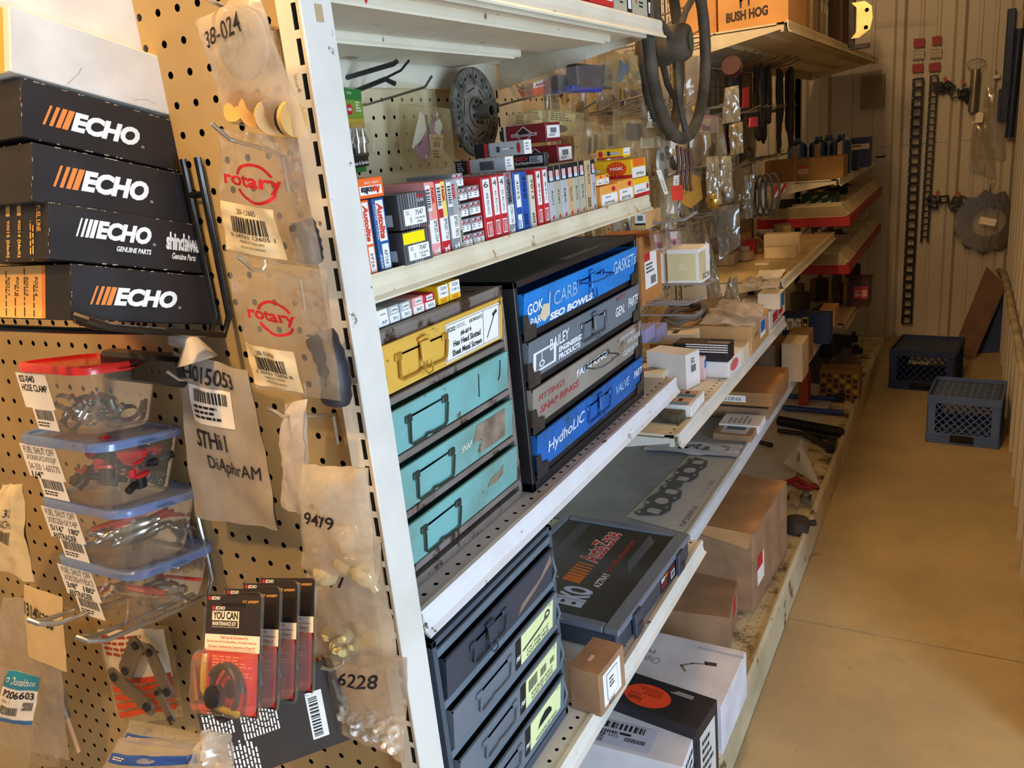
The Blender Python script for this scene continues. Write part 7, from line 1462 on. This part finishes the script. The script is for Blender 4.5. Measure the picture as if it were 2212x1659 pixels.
mb = MB(); P = [ony(2095, 828, 5.66), ony(2171, 832, 5.70), ony(2175, 622, 5.90), ony(2100, 780, 5.70)]; O = P[0]; q = [p-O for p in P]; bk = [p+V((0, .03, 0)) for p in q]; mb.add(q+bk, [(0, 1, 2, 3), (7, 6, 5, 4), (0, 4, 5, 1), (1, 5, 6, 2), (2, 6, 7, 3), (3, 7, 4, 0)], mat('#1f3668', .6, var=.08)); o = mb.obj('dark_sheet'); o.location = O; tag(o, 'dark blue panel standing in the corner behind the board', 'panel')
CH = mat('#20242e', .5, .5, var=.1)
def chain(label, top, bot, wpx, n, dbl=False):
    A, B = ony(*top, YW-.02), ony(*bot, YW-.02); r = thing('link_chain', label, 'chain', A); w = (ony(top[0]+wpx, top[1], YW-.02)-A).length; L = A.z-B.z; p = L/n; dx = (B.x-A.x)/n
    for i in range(n):
        k = MB(); z = -i*p; x = dx*i; t = w*.13
        for s in (-1, 1): k.box((x+s*w/2-t, -.005, z-p*.95), (x+s*w/2+t, .005, z-p*.05), CH, .001)
        k.box((x-w/2, -.006, z-p*.22), (x+w/2, .006, z), CH, .001)
        if dbl: k.box((x-w/2, -.007, z-p*1.0), (x+w/2, .003, z-p*.86), CH, .001)
        k.obj('chain_link', r)
    return A
chain('longer black ladder-like steel chain on the back wall', (1984, 168), (1958, 700), 20, 27, True); chain('shorter black ladder-like steel chain on the back wall', (2018, 162), (1996, 524), 15, 25)
def clump(label, px, n, seed):
    r_ = random.Random(seed); c = ony(*px, YW-.03); r = thing('chain_links', label, 'chain links', c)
    for i in range(n):
        k = MB(); M = Matrix.Translation((r_.uniform(-.04, .04), r_.uniform(-.015, .01), r_.uniform(-.035, .03))) @ Matrix.Rotation(r_.uniform(-.8, .8), 4, 'Y') @ Matrix.Rotation(r_.uniform(-.4, .4), 4, 'X')
        for s in (-1, 1): k.box((s*.024-.005, -.006, -.022), (s*.024+.005, .006, .022), CH, .001, M=M); k.box((-.028, -.006, s*.020-.005), (.028, .006, s*.020+.005), CH, .001, M=M)
        k.obj('loose_link', r)
    k = MB(); k.tube([(0, .02, .085), (0, -.012, .085), (0, -.012, .02)], .003, CHROME, 6); k.obj('wall_screw', r)
    k = MB(); k.box((-.008, -.014, .05), (.014, -.012, .075), mat('#b04a40', .6)); k.obj('red_tag', r)
clump('clump of black chain links on the back wall, upper left of four', (2040, 195), 5, 1); clump('clump of black chain links on the back wall, upper right of four', (2078, 200), 5, 2); clump('clump of black chain links on the back wall, lower left of four', (2024, 438), 4, 3); clump('clump of black chain links on the back wall, lower right of four', (2068, 440), 4, 4)
RS = mat('#9a2e38', .6, var=.05)
for (px4, l) in (([(1973, 103), (1997, 101), (1998, 82), (1974, 84)], 'red square sticker, upper left on the back wall'), ([(2013, 98), (2034, 95), (2034, 77), (2014, 79)], 'red square sticker, upper right on the back wall'), ([(1970, 157), (1994, 155), (1995, 137), (1971, 139)], 'red square sticker, lower left on the back wall'), ([(2006, 155), (2031, 153), (2032, 134), (2007, 137)], 'red square sticker, lower right on the back wall')):
    plate('red_sticker', l, px4, None, .001, RS, 'sticker', y_=YW-.001)
for (px4, l, t) in (([(1970, 129), (1996, 127), (1997, 105), (1971, 107)], 'faint handwriting between the left red stickers', ('87 H', 'Used to', 'Link')), ([(2008, 126), (2033, 124), (2034, 101), (2010, 103)], 'faint handwriting between the right red stickers', ('Roller', 'Used to', 'Link'))):
    plate('handwritten_note', l, px4, None, .0008, WALLM, 'note', lambda D, t=t: [D.text(q, .08, .68-.32*i, .9, .90-.32*i, mat('#5a5040', .8, var=0), 1, shear=.2) for i, q in enumerate(t)], y_=YW-.001)
P = ony(2108, 150, YW-.03)
mb = MB(); mb.tube([(0, 0, 0), (-.004, 0, -.25)], .026, mat('#8f8b80', .3, .7, var=.1), 18); mb.tube([(.05*math.cos(a*.4), 0, .03+.03*math.sin(a*.4)) for a in range(16)], .003, STEEL, 6); o = mb.obj('steel_tube'); o.location = P; tag(o, 'upright shiny steel tube hung on the back wall', 'tube')
pouch('parts_bag', 'large clear bag of bolts on the back wall beside the steel tube', [ony(*p, YW-.02) for p in ((2128, 190), (2176, 190), (2172, 345), (2110, 335))], .015, film('#cfc6b2', .25, .12), 151)
pouch('parts_bag', 'long clear bag below the steel tube', [ony(*p, YW-.02) for p in ((2100, 262), (2140, 262), (2150, 385), (2092, 365))], .015, film('#cfc6b2', .25, .12), 153)
mb = MB(); mb.prism([(-.02, -.03), (.02, -.03), (.022, .025), (0, .035), (-.02, .025)], .003, PAPER, Matrix.Rotation(1.57, 4, 'X')); o = mb.obj('paper_tag'); o.location = ony(2115, 254, YW-.06); tag(o, 'cream tag at the foot of the steel tube', 'tag')
mb = MB(); mb.box((-.02, -.004, -.012), (.02, 0, .012), STEEL, .001); mb.tube([(0, 0, .012), (0, .01, .035)], .003, STEEL, 6); mb.tube([(0, -.002, -.01), (-.006, -.004, -.06), (.004, -.004, -.11)], .004, STEEL, 6); o = mb.obj('hanging_lock'); o.location = ony(2152, 165, YW-.01); tag(o, 'small gray clasp and chain above the bag of bolts', 'clasp')
c = ony(2134, 478, YW-.045); r = thing('toothed_ring', 'large bagged ring with a scalloped edge on the back wall', 'sprocket', c); RG = mat('#5d5a56', .4, .4, var=.15)
b = MB(); n = 44; Ro, Ri = .185, .10
vs = []; 
for i in range(n):
    a = 6.2832*i/n; q = Ro*(1+.09*math.cos(a*11)); vs += [V((q*math.cos(a), -.015, q*math.sin(a))), V((Ri*math.cos(a), -.015, Ri*math.sin(a))), V((q*math.cos(a), .02, q*math.sin(a))), V((Ri*math.cos(a), .02, Ri*math.sin(a)))]
b.add(vs, [f for i in range(n) for f in ((4*i, 4*((i+1) % n), 4*((i+1) % n)+1, 4*i+1), (4*i, 4*i+2, 4*((i+1) % n)+2, 4*((i+1) % n)), (4*i+1, 4*((i+1) % n)+1, 4*((i+1) % n)+3, 4*i+3))], RG, True); b.obj('scalloped_ring', r)
b = MB(); b.lathe([(.001, .0), (Ro*1.02, .0)], film('#8f8a80', .10, .1), 40, Matrix.Translation((0, -.024, 0)) @ Matrix.Rotation(1.57, 4, 'X')); b.obj('plastic_wrap', r)
b = MB(); b.box((-.05, -.030, -.02), (.045, -.028, .025), PAPER, 0, M=Matrix.Rotation(.25, 4, 'Y')); b.obj('paper_label', r)
b = MB(); b.tube([(.0, .02, Ro*.9), (.0, -.01, Ro*1.25), (.02, -.01, Ro*1.4), (.0, .0, Ro*1.42)], .004, CHROME, 6); b.obj('hook_loop', r)
NV = mat('#1e2c50', .5, .3, var=.08)
mb = MB(); mb.box((-.045, -.02, -.62), (.0, .02, .45), NV, .004); mb.box((-.06, -.02, -.62), (-.04, .0, -.30), NV, .003); o = mb.obj('mower_blade'); o.location = ony(2188, 122, YW-.04); o.scale = (1, 1, .60); tag(o, 'wide dark blue steel bar high in the corner of the back wall', 'steel bar')
mb = MB(); mb.tube([(0, 0, 0), (-.012, 0, -.62)], .024, NV, 12); mb.box((-.01, -.026, .0), (.012, -.022, .10), mat('#b0a58e', .6)); o = mb.obj('dark_tube'); o.location = ony(2203, 62, YW-.08); tag(o, 'dark tube with a pale tab hanging in front of the steel bar', 'tube')
# hanging vine-like rope on the right wall
mb = MB(); P = [onx(*p, .185) for p in ((2150, 580), (2168, 590), (2180, 640), (2186, 680), (2196, 720), (2204, 770), (2212, 810))]; O = P[0]; VN = mat('#9a9078', .8, var=.2, bmp=.5); mb.tube([p-O for p in P], .014, VN, 8, rr=[.012, .018, .013, .017, .012, .016, .013]); o = mb.obj('knotted_rope'); o.location = O; tag(o, 'thick knotted gray rope drooping along the right wall', 'rope')
wallbox('dim tan pouch hanging near the back corner', [(1850, 245), (1915, 222), (1905, 160), (1868, 165)], YW-.032, .03, mat('#8a7c66', .7, var=.1), name='hanging_pouch', cat='pouch')
